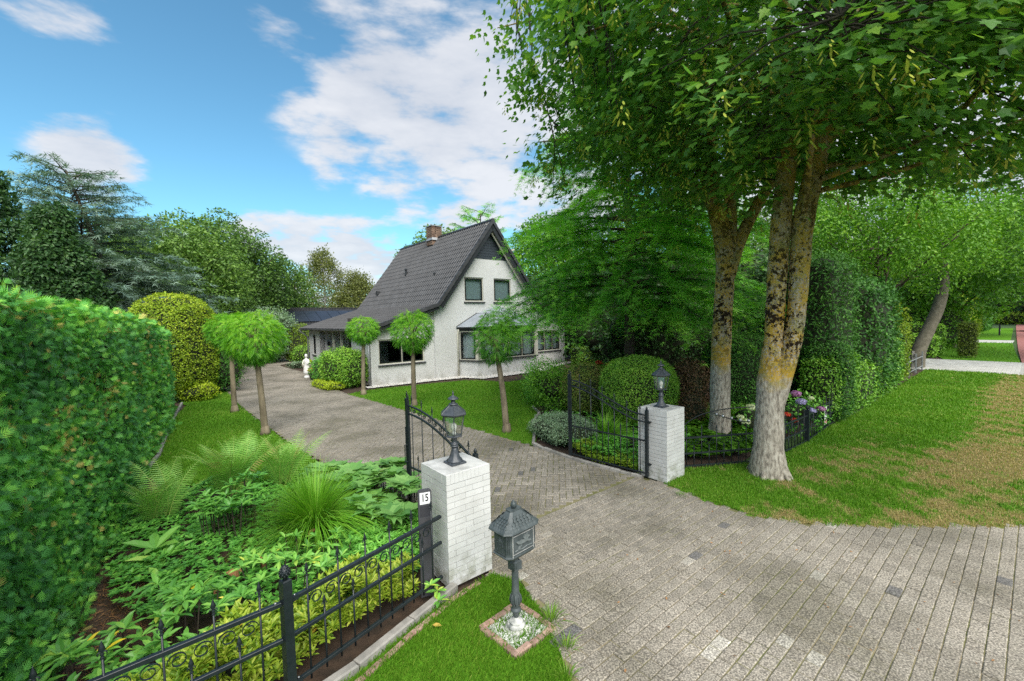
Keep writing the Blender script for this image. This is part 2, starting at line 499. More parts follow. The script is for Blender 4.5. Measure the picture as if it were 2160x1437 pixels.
sheet('sand_bed', ccw([(-.3, 4.3), (2.2, 7.4), (3.4, 7.2), (9.5, 8.5), so(9.5, -.9), so(0, -.9), (.25, 1.0), (.2, 3.2)]), -0.031, M_bed, parent=drv, kind='stuff')
sheet('joint_bed', DRIVE, -0.0075, M_bed, parent=drv, kind='stuff')
sheet('joint_bed', APRON, -0.0085, M_bed, parent=drv, kind='stuff')

BL, BW = 0.208, 0.104
cells = []     # x, y, angle, half pattern (length, width)
def shade(x, y, rr):
    v = 0.5 + rr.normal(0, 0.10) + .06 * math.sin(x * 2.1 + 1) * math.sin(y * 1.7)
    q = rr.random()
    if q < 0.012: v = 0.05
    elif q < 0.018: v = 0.85
    return float(np.clip(v, 0, 1))
r_ = rng(5)
# straight courses along the street
for i in range(-24, 60):
    o = i * 0.1145 - 1.0
    if o > LIM + .05: continue
    for j in range(-8, 88):
        t = j * 0.172 + (0.086 if i % 2 else 0) + .012 * math.sin(i * 2.3)
        x, y = so(t, o)
        if inpoly([x], [y], APRON)[0] or (inpoly([x], [y], DRIVE)[0]):
            cells.append((x, y, rad(39), 0.1665, 0.1095, 0.12 * min(1, max(0, (3.4 - o) / 2))))
# herringbone inside the gate
A0 = rad(-6)
ca, sa = math.cos(A0), math.sin(A0)
w = 0.106
for i in range(-330, 60):
    for j in range(-10, 420):
        m_ = (i - j) % 4
        if m_ == 0: bx, by, hor = i + 1.0, j + 0.5, True      # horizontal covers (i,j),(i+1,j)
        elif m_ == 3: bx, by, hor = i + 0.5, j + 1.0, False
        else: continue
        bx *= w; by *= w
        x, y = bx * ca - by * sa, bx * sa + by * ca
        if x < -25 or x > 3.2 or y < 4.4 or y > 36.5: continue
        if -x * US[1] + y * US[0] < LIM + 0.06: continue
        cells.append((x, y, A0 + (0 if hor else math.pi / 2), 0.202, 0.0965, 0.0))
cx = np.array([c[0] for c in cells]); cyy = np.array([c[1] for c in cells])
offs = cx * NS[0] + cyy * NS[1]
keep = np.where(offs > LIM + .05, inpoly(cx, cyy, DRIVE) | inpoly(cx, cyy, APRON), True)
cells = [c for c, k in zip(cells, keep) if k]
dist = [math.hypot(c[0], c[1]) for c in cells]
# bricks the picture shows largest: near ones inside the view
def inview(x, y):
    return y > 1.0 and abs(x / y) < 1.22 and (y > 2.65)
order = sorted(range(len(cells)), key=lambda k: dist[k] if inview(cells[k][0], cells[k][1]) else 999)
near = set(order[:300])
tmpl = [G().box((0, 0, -0.02), (0.2045, 0.1, 0.04), bevel=0.006 + .001 * k, v=vv).mesh('paver', M_paver) for k in range(2) for vv in (0.03, .3, .4, .47, .53, .6, .7, .97)]
bulk = G()
TV = np.array([(-.1022, -.05, -.02), (.1022, -.05, -.02), (.1022, .05, -.02), (-.1022, .05, -.02), (-.1022, -.05, -.007), (.1022, -.05, -.007), (.1022, .05, -.007), (-.1022, .05, -.007),
               (-.0962, -.044, 0), (.0962, -.044, 0), (.0962, .044, 0), (-.0962, .044, 0)])
TF = np.array([(0, 1, 5, 4), (1, 2, 6, 5), (2, 3, 7, 6), (3, 0, 4, 7), (4, 5, 9, 8), (5, 6, 10, 9), (6, 7, 11, 10), (7, 4, 8, 11), (8, 9, 10, 11)])
Pb, Xb, Yb, Zb, vb, fb = [], [], [], [], [], []
for k, (x, y, a, l_, w_, wear) in enumerate(cells):
    v = shade(x, y, r_)
    if dist[k] > 9: v = .5 + (v - .5) * .6
    if wear: v = min(1, v + wear) if v > .1 else v
    z = 0.002 * math.sin(x * 1.7) + r_.normal(0, 0.0022) - (0.004 if r_.random() < .06 else 0)
    z = max(z, -.0035)
    a += r_.normal(0, 0.012); tx, ty = r_.normal(0, 0.006), r_.normal(0, 0.008)
    if k in near:
        ti = int(np.argmin([abs(v - q) for q in (0.03, .3, .4, .47, .53, .6, .7, .97)])) + 8 * int(r_.random() < .5)
        o = link('paver', tmpl[ti], drv, (x, y, z)); o.rotation_euler = (tx, ty, a); o.scale = (l_ / .2045, w_ / .1, 1)
    else:
        X = np.array([math.cos(a), math.sin(a), -ty]) * (l_ / .2045); Y = np.array([-math.sin(a), math.cos(a), tx]) * (w_ / .1)
        Pb.append((x, y, z)); Xb.append(X); Yb.append(Y); Zb.append((0, 0, 1)); vb.append(v); fb.append(dist[k] > 11)
Pb, Xb, Yb, Zb, vb, fb = map(np.array, (Pb, Xb, Yb, Zb, vb, fb))
for sel, tf, tvv in ((~fb, TF, TV), (fb, TF[[4, 5, 6, 7, 8]] - 4, TV[4:])): bulk.scatter(tvv, tf, Pb[sel], Xb[sel], Yb[sel], Zb[sel], 1.0, vb[sel])
bulk.obj('pavers', M_paver, drv, kind='stuff')

# ------------------------------------------------------------------ street beyond the verge
M_asph = solid('asphalt', (0.13, 0.13, 0.135), (0.19, 0.19, 0.19), 3, 0.9, 0.5, 200)
M_red = solid('red_asphalt', (0.28, 0.10, 0.09), (0.34, 0.14, 0.12), 3, 0.9, 0.4, 200)
st = link('street', None, None, (0, 0, 0), 0.0, kind='structure', label='grey asphalt street with a red cycle strip along its edge')
def strip(name, t0, t1, o0, o1, z, mat, parent=None, **k):
    g = G(); g.add([(*so(t0, o0), z), (*so(t1, o0), z), (*so(t1, o1), z), (*so(t0, o1), z)], [(0, 1, 2, 3)])
    return g.obj(name, mat, parent, **k)
strip('carriageway', 7.5, 260, -6.2, -0.95, -0.03, M_asph, st)
strip('carriageway', -60, 7.5, -6.2, -1.1, -0.034, M_asph, st)
g = G(); ts = np.array([7.5, 25, 42, 60, 90, 150, 260]); oo = np.array([-0.1, 0.2, 0.75, 1.2, 1.9, 3.0, 5.0])
for k in range(len(ts) - 1):
    g.add([(*so(ts[k], -1.0), -0.022), (*so(ts[k + 1], -1.0), -0.022), (*so(ts[k + 1], oo[k + 1]), -0.022), (*so(ts[k], oo[k]), -0.022)], [(0, 1, 2, 3)])
g.obj('cycle_strip', M_red, st)
M_pale = solid('pale_concrete', (0.42, 0.41, 0.38), (0.52, 0.51, 0.48), 4, 0.85, 0.5, 80, attr=0.18)
d2 = link('neighbour_driveway', None, None, (0, 0, 0), 0.0, kind='structure', label='pale square block driveway crossing the verge beyond the leaning tree')
strip('joint_bed', 27.0, 32.9, 0.25, 9.5, -0.03, M_bed, d2)
g = G(); rr = rng(4)
for i in range(0, 23):
    for j in range(0, 36):
        x, y = so(27.13 + i * .255, .45 + j * .255 + (.12 if i % 2 else 0))
        g.box((x, y, -0.02), (.243, .243, .05), rad(39), float(np.clip(rr.normal(.5, .2), 0, 1)), bevel=.008)
g.obj('paver', M_pale, d2, kind='stuff')
strip('side_path', 50.5, 54.5, 1.2, 12, -0.02, M_pale, None, kind='structure', label='pale paved path crossing the far verge')

# ------------------------------------------------------------------ lawns
def grass_ground(name, dry):
    m, nt, N, L = _nt(name)
    geo = N('ShaderNodeNewGeometry')
    n1 = N('ShaderNodeTexNoise'); L(geo.outputs['Position'], n1.inputs['Vector']); n1.inputs['Scale'].default_value = 1.3; n1.inputs['Detail'].default_value = 5
    n2 = N('ShaderNodeTexNoise'); L(geo.outputs['Position'], n2.inputs['Vector']); n2.inputs['Scale'].default_value = 45; n2.inputs['Detail'].default_value = 3
    r1 = ramp_node(nt, [(0.065, 0.18, 0.012), (0.12, 0.29, 0.018)], [.35, .65]); L(n2.outputs[0], r1.inputs[0])
    col = r1.outputs[0]
    if dry:
        at = N('ShaderNodeAttribute'); at.attribute_name = 'v'
        m2 = N('ShaderNodeMix'); m2.data_type = 'RGBA'
        r2 = ramp_node(nt, [(0.10, 0.085, 0.03), (0.32, 0.23, 0.11)], [.38, .62]); L(n2.outputs[0], r2.inputs[0])
        L(at.outputs['Fac'], m2.inputs[0]); L(col, m2.inputs[6]); L(r2.outputs[0], m2.inputs[7]); col = m2.outputs[2]
    p = N('ShaderNodeBsdfPrincipled'); L(col, p.inputs['Base Color']); p.inputs['Roughness'].default_value = 0.9; p.inputs['Specular IOR Level'].default_value = 0.1
    b = N('ShaderNodeBump'); b.inputs['Strength'].default_value = 0.8; b.inputs['Distance'].default_value = 0.02; L(n2.outputs[0], b.inputs['Height']); L(b.outputs[0], p.inputs['Normal'])
    o = N('ShaderNodeOutputMaterial'); L(p.outputs[0], o.inputs[0])
    return m
M_lawn = grass_ground('lawn_turf', False); M_verge = grass_ground('verge_turf', True)
M_blade = leaf_mat('grass_blade', [(0.065, 0.165, 0.010), (0.12, 0.28, 0.018), (0.23, 0.36, 0.045), (0.36, 0.30, 0.12), (0.52, 0.40, 0.20)], [0, .35, .6, .75, 1], 0.5, 0.3, 0.2)

LAWN_FRONT = ccw([(-6.34, 16.3), (-6.0, 17.0), (-5.45, 17.5), (-2.3, 19.25), (-1.6, 19.2), (-.3, 18.5), (0.3, 18.9), (2.4, 21.2), (5.5, 23.9), (6.2, 22.5), (4.2, 18.5), (1.5, 14.8), (0.55, 13.2), (0.72, 12.3), (0.45, 11.2), (0.50, 10.2), (0.40, 9.32), (-.3, 10.0), (-1.01, 10.78), (-2.1, 11.9), (-3.22, 13.08), (-4.7, 14.72)])
LAWN_LEFT = ccw([(-7.3, 8.2), (-7.95, 9.3), (-9.2, 11.3), (-10.7, 13.6), (-11.4, 14.9), (-12.0, 15.3), (-12.4, 16.4), (-12.5, 18.2), (-11.2, 16.7), (-9.83, 14.95), (-7.75, 12.55), (-5.63, 10.13), (-4.75, 9.2), (-3.85, 8.25), (-4.1, 7.4), (-5.2, 7.3), (-6.4, 7.6)])
LAWN_BOX = ccw([(-0.27, 4.5), (-0.45, 4.3), (-0.84, 3.93), (-1.14, 3.5), (-1.4, 3.05), (-2.2, 2.2), (-3.2, 1.2), (-2.4, 0.5), (0.4, 1.0), (0.40, 2.2), (0.36, 3.14), (0.27, 3.6), (0.17, 3.95), (0.0, 4.36)])
VERGE = ccw([(2.56, 6.9), (3.1, 7.5), (4.6, 7.75), (5.5, 8.3), (7.8, 10.2), so(14.5, 2.95), so(20, 3.05), so(27, 3.1), so(27, .3), so(20, .08), so(12, -.08), so(9.5, -.12), (7.3, 5.45), (6.5, 5.36), (4.67, 5.42), (3.84, 5.54), (3.37, 5.76), (2.95, 6.26)])
LAWN_FAR = ccw([so(33.0, .5), so(33.0, 3.2), so(41, 5.0), so(50.4, 5.0), so(50.4, 1.2), so(42, .9)])
LAWN_FAR2 = ccw([so(54.6, 1.4), so(54.6, 4.5), so(85, 6.5), so(85, 2.0)])
LAWN_BACK = ccw([(-12.8, 19.3), (-14.2, 19.5), (-20, 26), (-30, 33), (-25, 35.5), (-19, 27.3), (-15.8, 22.9)])


LAWN_FRONT, LAWN_LEFT, LAWN_BOX, VERGE = grow(LAWN_FRONT, .07), grow(LAWN_LEFT, .07), grow(LAWN_BOX, .035), grow(VERGE, .09)


def dryness(x, y):
    """straw where the turf is worn: near the apron edge and in a broad patch by the street"""
    P = np.stack([x, y], 1)
    o = P @ NS; t = P @ US
    n = sn(P, 1.9, 3) * .35 + sn(P, 6, 4) * .3 + sn(P, 17, 9) * .2
    patch = np.exp(-(((x - 8.0) / 2.8) ** 2 + ((y - 7.2) / 1.5) ** 2)) * 1.25
    edge = np.clip(1 - (y - 5.4) / 1.0, 0, 1) * (x > 3.2) * 1.0 + np.clip(1 - (o - .3) / 1.1, 0, 1) * (t > 11) * .95
    far = np.exp(-(((t - 21) / 4) ** 2)) * .5 * np.exp(-((o - 1.1) / .9) ** 2)
    trunk = np.exp(-(((x - 4.4) / .5) ** 2 + ((y - 7.0) / .4) ** 2)) * .6
    return np.clip((patch + edge + far + trunk + n * 1.5 - .42) * 1.3, 0, .92)


def grid_sheet(name, poly, z, mat, step, fn=None, **tags):
    """flat sheet cut into a grid so that it can carry a value per point"""
    p = np.array(poly); lo, hi = p.min(0), p.max(0)
    nx, ny = int((hi[0] - lo[0]) / step) + 1, int((hi[1] - lo[1]) / step) + 1
    X, Y = np.meshgrid(lo[0] + np.arange(nx + 1) * step, lo[1] + np.arange(ny + 1) * step, indexing='ij')
    idx = np.arange((nx + 1) * (ny + 1)).reshape(nx + 1, ny + 1)
    cxm = (X[:-1, :-1] + step / 2).ravel(); cym = (Y[:-1, :-1] + step / 2).ravel()
    k = inpoly(cxm, cym, poly)
    F = np.stack([idx[:-1, :-1].ravel(), idx[1:, :-1].ravel(), idx[1:, 1:].ravel(), idx[:-1, 1:].ravel()], 1)[k]
    used, inv = np.unique(F.ravel(), return_inverse=True)
    V = np.stack([X.ravel(), Y.ravel(), np.full(X.size, z)], 1)[used]
    g = G(); g.add(V, inv.reshape(-1, 4), fn(V[:, 0], V[:, 1]) if fn else 0.0)
    return g.obj(name, mat, None, **tags)

sheet('lawn', LAWN_FRONT, -0.012, M_lawn, 'mown lawn in front of the white house')
sheet('lawn', LAWN_LEFT, -0.012, M_lawn, 'strip of mown lawn between the conifer hedge and the driveway')
sheet('lawn', LAWN_BOX, 0.0, M_lawn, 'small triangle of lawn round the mailbox')
grid_sheet('verge', VERGE, -0.008, M_verge, 0.12, dryness, kind='structure', label='grass verge with dry straw patches beside the apron')
sheet('lawn', LAWN_FAR, -0.012, M_lawn, 'grass verge beyond the pale driveway')
sheet('lawn', LAWN_FAR2, -0.012, M_lawn, 'farthest grass verge beside the parked car')
sheet('lawn', LAWN_BACK, -0.012, M_lawn, 'strip of lawn at the back of the driveway bend')

BLADE_V = np.array([(-.5, 0, 0), (.5, 0, 0), (.25, .25, .62), (0, .7, 1.0)])
BLADE_T = np.array([(0, 1, 2), (0, 2, 3)])
def blades(g, P, h, wd, r, v):
    n = len(P)
    a = r.uniform(0, 6.283, n)
    Y = np.stack([np.cos(a), np.sin(a), np.zeros(n)], 1) * (h * r.uniform(.15, .9, n))[:, None]
    X = np.stack([-np.sin(a), np.cos(a), np.zeros(n)], 1) * wd[:, None]
    Z = np.stack([np.zeros(n), np.zeros(n), h], 1)
    g.scatter(BLADE_V, BLADE_T, P, X, Y, Z, 1.0, v)

def grass(name, poly, seed, dens, h0, label, dry=None, z=0.0, maxd=1e9, mind=0):
    """blades get coarser and sparser with distance from the photograph's viewpoint"""
    r = rng(seed); g = G()
    A = area(poly); n = int(A * dens)
    q = polysample(poly, n, r)
    q = q[q[:, 1] > 1.3]
    D = np.hypot(q[:, 0], q[:, 1])
    k = r.random(len(q)) < np.clip((4.0 / D) ** 1.5, 0.02, 1)
    q = q[k]; D = D[k]
    v = np.clip(.33 + sn(q, .8, seed) * .12 + r.normal(0, .13, len(q)), 0, .64)
    h = h0 * np.clip(r.normal(1, .3, len(q)), .3, 2) * (1 + .02 * D)
    wd = .0045 * np.clip(D / 4.0, .8, 6) ** 1.0 * r.uniform(.7, 1.4, len(q))
    if dry is not None:
        d = dry(q[:, 0], q[:, 1])
        isd = r.random(len(q)) < d
        v = np.where(isd, r.uniform(.68, 1, len(q)), v)
        h = np.where(isd, h * .55, h * (1 - .45 * d))
        k = r.random(len(q)) < (1 - .25 * d)
        q, v, h, wd = q[k], v[k], h[k], wd[k]
    P = np.stack([q[:, 0], q[:, 1], np.full(len(q), z - .004)], 1)
    blades(g, P, h, wd, r, v)
    return g.obj(name, M_blade, None, kind='stuff', label=label)
grass('grass', LAWN_BOX, 11, 10500, 0.038, 'grass blades of the lawn round the mailbox', z=.002)
grass('grass', VERGE, 12, 9500, 0.036, 'grass blades of the verge, green and straw coloured', dry=dryness)
grass('grass', LAWN_LEFT, 13, 6000, 0.03, 'short grass blades of the lawn by the conifer hedge')
grass('grass', LAWN_FRONT, 14, 6000, 0.03, 'short grass blades of the lawn before the house')
grass('grass', LAWN_FAR, 15, 1500, 0.04, 'grass blades of the verge beyond the pale driveway')
# ================================================================== pillars, gate, fences, lanterns, mailbox
M_white = solid('white_painted_brick', (0.53, 0.53, 0.515), (0.60, 0.60, 0.59), 5, 0.6, 0.7, 70, attr=0.06)
grime(M_white, 0.0, 0.38, (0.16, 0.17, 0.09), .75)
M_mortar = solid('white_painted_joint', (0.22, 0.22, 0.21), (0.40, 0.40, 0.39), 12, 0.8)
M_cap = solid('white_pillar_cap', (0.36, 0.36, 0.345), (0.60, 0.60, 0.58), 6, 0.65, 0.8, 60, attr=0.05)
M_iron = solid('anthracite_iron', (0.009, 0.014, 0.017), (0.014, 0.020, 0.024), 20, 0.42, 0.3, 150, spec=0.5)
M_lamp = solid('grey_cast_metal', (0.035, 0.042, 0.05), (0.06, 0.068, 0.08), 30, 0.38, 0.4, 120, spec=0.5)
M_mail = solid('weathered_green_grey_metal', (0.045, 0.058, 0.06), (0.08, 0.095, 0.098), 14, 0.5, 0.8, 90, spec=0.5)
M_worn = solid('worn_pale_metal', (0.30, 0.30, 0.29), (0.5, 0.5, 0.48), 14, 0.6, 0.8, 90)
M_glass = glass_mat('lantern_glass', (0.88, 0.90, 0.86), 0.10)
M_bulb = solid('white_lamp_bulb', (0.75, 0.75, 0.74), None, 5, 0.2)
M_galv = solid('galvanised_bolt', (0.45, 0.46, 0.47), None, 5, 0.35, metal=0.8)
M_plastic = solid('white_plate', (0.75, 0.76, 0.76), (0.8, 0.8, 0.8), 5, 0.35)
M_black = solid('black_print', (0.01, 0.01, 0.012), None, 5, 0.5)
M_redp = solid('red_print', (0.55, 0.02, 0.03), None, 5, 0.4)
M_kerb = solid('concrete_edging', (0.22, 0.21, 0.19), (0.34, 0.32, 0.29), 9, 0.9, 1.0, 150, attr=.2)
M_redbrick = solid('pink_brick', (0.27, 0.16, 0.125), (0.40, 0.27, 0.22), 12, 0.9, 1.0, 120, attr=.2)


def pillar(cx_, cy_, label, seed):
    S, Hh = 0.55, 1.2
    R0 = root('brick_pillar', (cx_, cy_, 0), rad(39), label, 'pillar')
    G().box((0, 0, (Hh - .02) / 2), (S - .014, S - .014, Hh - .02)).obj('joint_core', M_mortar, R0)
    r = rng(seed)
    ms = {}
    def brick(l, d, h, key):
        if key not in ms:
            ms[key] = G().box((0, 0, 0), (l, d, h), v=key[-1]).mesh('brick', M_white)
        return ms[key]
    n = 17; hc = 1.095 / n
    L4 = 0.094
    for k in range(n):
        z = (k + .5) * hc
        for side in range(4):
            a = side * math.pi / 2
            # 2 1/2 bricks a side, running round the corner
            sg = 1 if k % 2 == 0 else -1
            xs = [(sg * (-S / 2 + .1127), .2255), (sg * (-S / 2 + .3418), .2255)]
            for x, l in xs:
                vv = float(r.choice([.2, .5, .8]))
                lo = link('brick', brick(l, .09, hc - .0055, (round(l, 3), vv)), R0)
                yy = -(S / 2 - .045) + abs(r.normal(0, .0012)) - 0.0
                lo.location = (x * math.cos(a) - yy * math.sin(a), x * math.sin(a) + yy * math.cos(a), z)
                lo.rotation_euler = (0, 0, a + r.normal(0, .004))
    # soldier course on top: narrow upright bricks
    m1 = G().box((0, 0, 0), (.0485, .10, .098)).mesh('brick', M_white)
    for side in range(4):
        a = side * math.pi / 2
        for q in range(10):
            x = -S / 2 + .0255 + q * .0505; yy = -(S / 2 - .05)
            if q == 9: continue
            lo = link('brick', m1, R0, (x * math.cos(a) - yy * math.sin(a), x * math.sin(a) + yy * math.cos(a), 1.148 + r.normal(0, .001)), a)
    G().box((0, 0, 1.1905), (S - .012, S - .012, .021), bevel=.006).obj('pillar_cap', M_cap, R0)
    return R0
pillar(-0.665, 4.67, 'white painted brick gate pillar behind the mailbox, carrying the larger lantern', 1)
pillar(2.555, 7.315, 'white painted brick gate pillar between the right gate leaf and the maples', 2)


def lantern(x, y, z, rot, label, k=1.0):
    R0 = root('pillar_lantern', (x, y, z), rot, label, 'lantern', 'lanterns on the gate pillars')
    G().box((0, 0, .012), (.185, .185, .024), bevel=.006).obj('base_plate', M_lamp, R0)
    g = G(); g.lathe([(.092, .024), (.088, .036), (.066, .06), (.048, .10), (.036, .15), (.031, .185)], 24, flute=8, fl_amp=.05)
    g.obj('foot', M_lamp, R0, True)
    g = G(); g.lathe([(.031, .185), (.046, .188), (.048, .197), (.040, .203), (.040, .208), (.046, .213), (.046, .222), (.034, .228), (.030, .25), (.034, .285), (.06, .30)], 16)
    g.obj('stem', M_lamp, R0, True)
    g = G(); g.lathe([(.05, .298), (.092, .302), (.098, .311), (.088, .318), (.03, .318)], 6)
    g.obj('cage_base', M_lamp, R0)
    c = G()
    for q in range(6):
        a = q * math.pi / 3
        c.tube([(.088 * math.cos(a), .088 * math.sin(a), .315), (.128 * math.cos(a), .128 * math.sin(a), .545)], .0065, 4)
    c.obj('cage', M_lamp, R0)
    for q in range(6):
        a, b = q * math.pi / 3, (q + 1) * math.pi / 3
        p = G(); V = [(.083 * math.cos(a), .083 * math.sin(a), .32), (.083 * math.cos(b), .083 * math.sin(b), .32), (.122 * math.cos(b), .122 * math.sin(b), .54), (.122 * math.cos(a), .122 * math.sin(a), .54)]
        p.add(V, [(0, 1, 2, 3)]); p.obj('pane', M_glass, R0)
    g = G(); g.lathe([(.125, .535), (.150, .548), (.156, .560), (.150, .567), (.046, .652), (.042, .656)], 6); g.obj('roof', M_lamp, R0)
    rb = G()
    for q in range(6):
        a = q * math.pi / 3
        rb.tube([(.152 * math.cos(a), .152 * math.sin(a), .566), (.046 * math.cos(a), .046 * math.sin(a), .655)], .0045, 5)
    rb.obj('roof_rib', M_lamp, R0)
    g = G(); g.lathe([(.046, .652), (.052, .66), (.050, .668), (.026, .674), (.022, .705), (.03, .712), (.060, .716), (.062, .722), (.050, .734), (.028, .746), (.012, .758), (.008, .768), (.012, .775), (.011, .784), (.004, .800), (.001, .815)], 16)
    g.obj('finial', M_lamp, R0, True)
    g = G(); g.lathe([(.02, .318), (.02, .345), (.014, .35), (.026, .375), (.034, .40), (.030, .43), (.014, .452), (.001, .46)], 14); g.obj('bulb', M_bulb, R0, True)
    R0.scale = (k, k, k)
lantern(-0.665, 4.67, 1.201, rad(39), 'hexagonal grey lantern on the pillar behind the mailbox', 1.0)
lantern(2.555, 7.315, 1.201, rad(39), 'hexagonal grey lantern on the pillar beside the maple trunks', 1.0)

# ------------------------------------------------------------------ iron pieces
def spear_mesh(name='finial'):
    g = G(); g.lathe([(.009, 0), (.013, .006), (.009, .012), (.007, .02), (.012, .028), (.007, .036), (.006, .042), (.017, .055), (.012, .075), (.004, .10), (.0005, .112)], 6, sy=.55)
    for s in (-1, 1):
        g.tube([(0, 0, .038), (s * .012, 0, .044), (s * .02, 0, .038), (s * .021, 0, .028), (s * .015, 0, .024)], [.004, .004, .004, .003, .002], 5)
    return g.mesh(name, M_iron, True)
M_SPEAR = spear_mesh()
BARS = {}
def bar_obj(parent, x, y, z0, z1, r=.0075, spear=True, rotz=0.0, name='bar'):
    key = (round(z1 - z0, 2), r)
    if key not in BARS: BARS[key] = G().tube([(0, 0, 0), (0, 0, key[0])], r, 6).mesh('bar', M_iron, True)
    b = link(name, BARS[key], parent, (x, y, z0), rotz)
    if spear: link('finial', M_SPEAR, b, (0, 0, key[0]))
    return b

def scroll_pts(n=22, turns=1.35, R=.052, hand=1):
    a = np.linspace(0, turns * 2 * math.pi, n); rr = R * (1 - .62 * (a / a[-1]))
    return np.stack([hand * (rr * np.cos(a)), np.zeros(n), rr * np.sin(a)], 1)

def scroll_mesh(hand, R):
    g = G(); p = scroll_pts(22, 1.3, R, hand); n = len(p)
    # flat strip 12 mm deep
    w_ = .006; t_ = .0022
    d = np.gradient(p, axis=0); nn = unit(np.stack([-d[:, 2], np.zeros(n), d[:, 0]], 1))
    V = np.concatenate([p + nn * t_ + [0, w_, 0], p + nn * t_ - [0, w_, 0], p - nn * t_ - [0, w_, 0], p - nn * t_ + [0, w_, 0]])
    F = []
    for k in range(n - 1):
        for q in range(4):
            q2 = (q + 1) % 4
            F.append((q * n + k, q * n + k + 1, q2 * n + k + 1, q2 * n + k))
    g.add(V, np.array(F)); return g.mesh('scroll', M_iron, False)
SCR = {(h, R): scroll_mesh(h, R) for h in (-1, 1) for R in (.055, .035)}

def fence_panel(R0, x0, x1, dx, zt, zm, zb, zbar_top, seedoff=0.0):
    """rails, bars and scrolls between local x0 and x1 (a straight run along local x)"""
    for z, hgt, wd in ((zt, .030, .034), (zm, .026, .028), (zb, .026, .028)):
        G().box(((x0 + x1) / 2, 0, z), (x1 - x0, wd, hgt), bevel=.003).obj('rail', M_iron, R0)
    n = max(1, int(round((x1 - x0) / dx)))
    st_ = (x1 - x0) / n
    for k in range(n):
        xc = x0 + (k + .5) * st_
        bar_obj(R0, xc, 0, zb - .06, zbar_top)
        if k < n - 1:
            xm = xc + st_ / 2
            bar_obj(R0, xm, 0, zb - .06, zm + .055)
            for h in (-1, 1):
                link('scroll', SCR[(h, .055)], R0, (xm + h * .062, 0, (zt + zm) / 2 + .048))

def post(R0, x, y, z0, z1, r=.032):
    g = G(); g.box((x, y, (z0 + z1) / 2), (r * 2, r * 2, z1 - z0), bevel=.008)
    p = g.obj('post', M_iron, R0)
    # pine-cone knob
    g = G(); prof = [(.018, 0), (.014, .012), (.022, .02), (.034, .04), (.036, .055), (.030, .075), (.018, .095), (.003, .108)]
    g.lathe(prof, 14, c=(x, y, z1))
    rr = rng(3)
    for q in range(5):
        zz = .03 + q * .014; rad_ = [.030, .036, .034, .028, .019][q]
        for w_ in range(9):
            a = (w_ + (q % 2) * .5) * 2 * math.pi / 9
            g.lathe([(.007, -.004), (.005, .008), (.001, .012)], 5, c=(x + rad_ * math.cos(a), y + rad_ * math.sin(a), z1 + zz))
    g.obj('pine_cone_knob', M_iron, p, True)
    return p

# near fence: two runs meeting at a post
a0 = np.array([-0.77, 4.24]); a1 = np.array([-1.665, 2.965]); a2 = np.array([-2.38, 2.33]); a3 = a2 + (a2 - a1) * 0.95
def run(name, p, q, **k):
    d = q - p
    return root(name, (*p, 0), math.atan2(d[1], d[0]), **k), float(np.hypot(*d))
F1, L1 = run('iron_fence', a1, a0, label='near iron fence from the white pillar past the pine cone post to the photo corner', cat='fence')
post(F1, 0, 0, 0.0, .965)
fence_panel(F1, .03, L1, .26, .80, .53, .17, .905)
for z in (.80, .17):
    G().box((.055, -.019, z), (.05, .004, .035)).obj('bracket', M_iron, F1)
    G().lathe([(.009, 0), (.009, .006), (.005, .009)], 8, c=(.06, 0, z + .015)).obj('bolt', M_galv, F1, True)
F2, L2 = run('iron_fence', a3, a1 - unit(a1 - a3) * .0, label='nearest iron fence panel running out of the bottom left corner', cat='fence')
fence_panel(F2, 0, L2 - .034, .272, .80, .53, .17, .905)
G().lathe([(.009, 0), (.009, .006), (.005, .009)], 8, c=(L2 - .07, 0, .815)).obj('bolt', M_galv, F2, True)

# right fence: pillar to corner, then along the street
b0 = np.array([2.98, 7.62]); b1 = np.array([4.75, 7.88]); b2 = np.array([5.35, 8.42]); b3 = np.array([6.28, 9.02]); b4 = np.array([7.95, 10.5])
F3, L3 = run('iron_fence', b0, b1, label='short black iron fence between the right pillar and the thick maple trunk', cat='fence')
fence_panel(F3, 0, L3, .287, .55, .26, .03, .66)
F4, L4_ = run('iron_fence', b1, b3, label='black iron fence behind the thick maple trunk up to its square post', cat='fence')
fence_panel(F4, .02, L4_ - .035, .287, .57, .28, .03, .67)
F5, L5 = run('iron_fence', b3, b4, label='black iron fence with the warning sign, ending in the tall hedge', cat='fence')
post(F5, 0, 0, 0.0, .69, .04); fence_panel(F5, .04, L5, .287, .58, .29, .03, .68)
# warning sign hung on F5
SG = root('warning_sign', (*(b3 + unit(b4 - b3) * 1.25 + np.array([.035, -.045])), 0), math.atan2(*(b4 - b3)[::-1]), 'small white and red warning sign hanging on the black fence', 'sign')
G().box((0, -.0, .37), (.20, .004, .42)).obj('sign_board', M_plastic, SG)
g = G(); a = np.linspace(0, 2 * math.pi, 25); g.tube(np.stack([.062 * np.cos(a), np.full(25, -.004), .445 + .062 * np.sin(a)], 1), .009, 4, caps=False); g.obj('emblem_ring', M_black, SG)
g = G(); g.prism([(-.035, .40), (-.012, .42), (-.02, .46), (.01, .49), (.035, .47), (.03, .44), (.045, .42), (.02, .405), (.0, .415)], -.0015, .0015, Matrix.Translation((0, -.0045, 0)) @ Matrix.Rotation(math.pi / 2, 4, 'X')); g.obj('emblem', M_black, SG)
g = G(); g.box((0, -.0035, .235), (.17, .002, .11)); g.obj('red_field', M_redp, SG)
g = G(); g.box((0, -.0055, .258), (.12, .001, .014)); g.box((0, -.0055, .232), (.14, .001, .012)); g.box((0, -.0055, .208), (.10, .001, .012)); g.obj('lettering', M_plastic, SG)

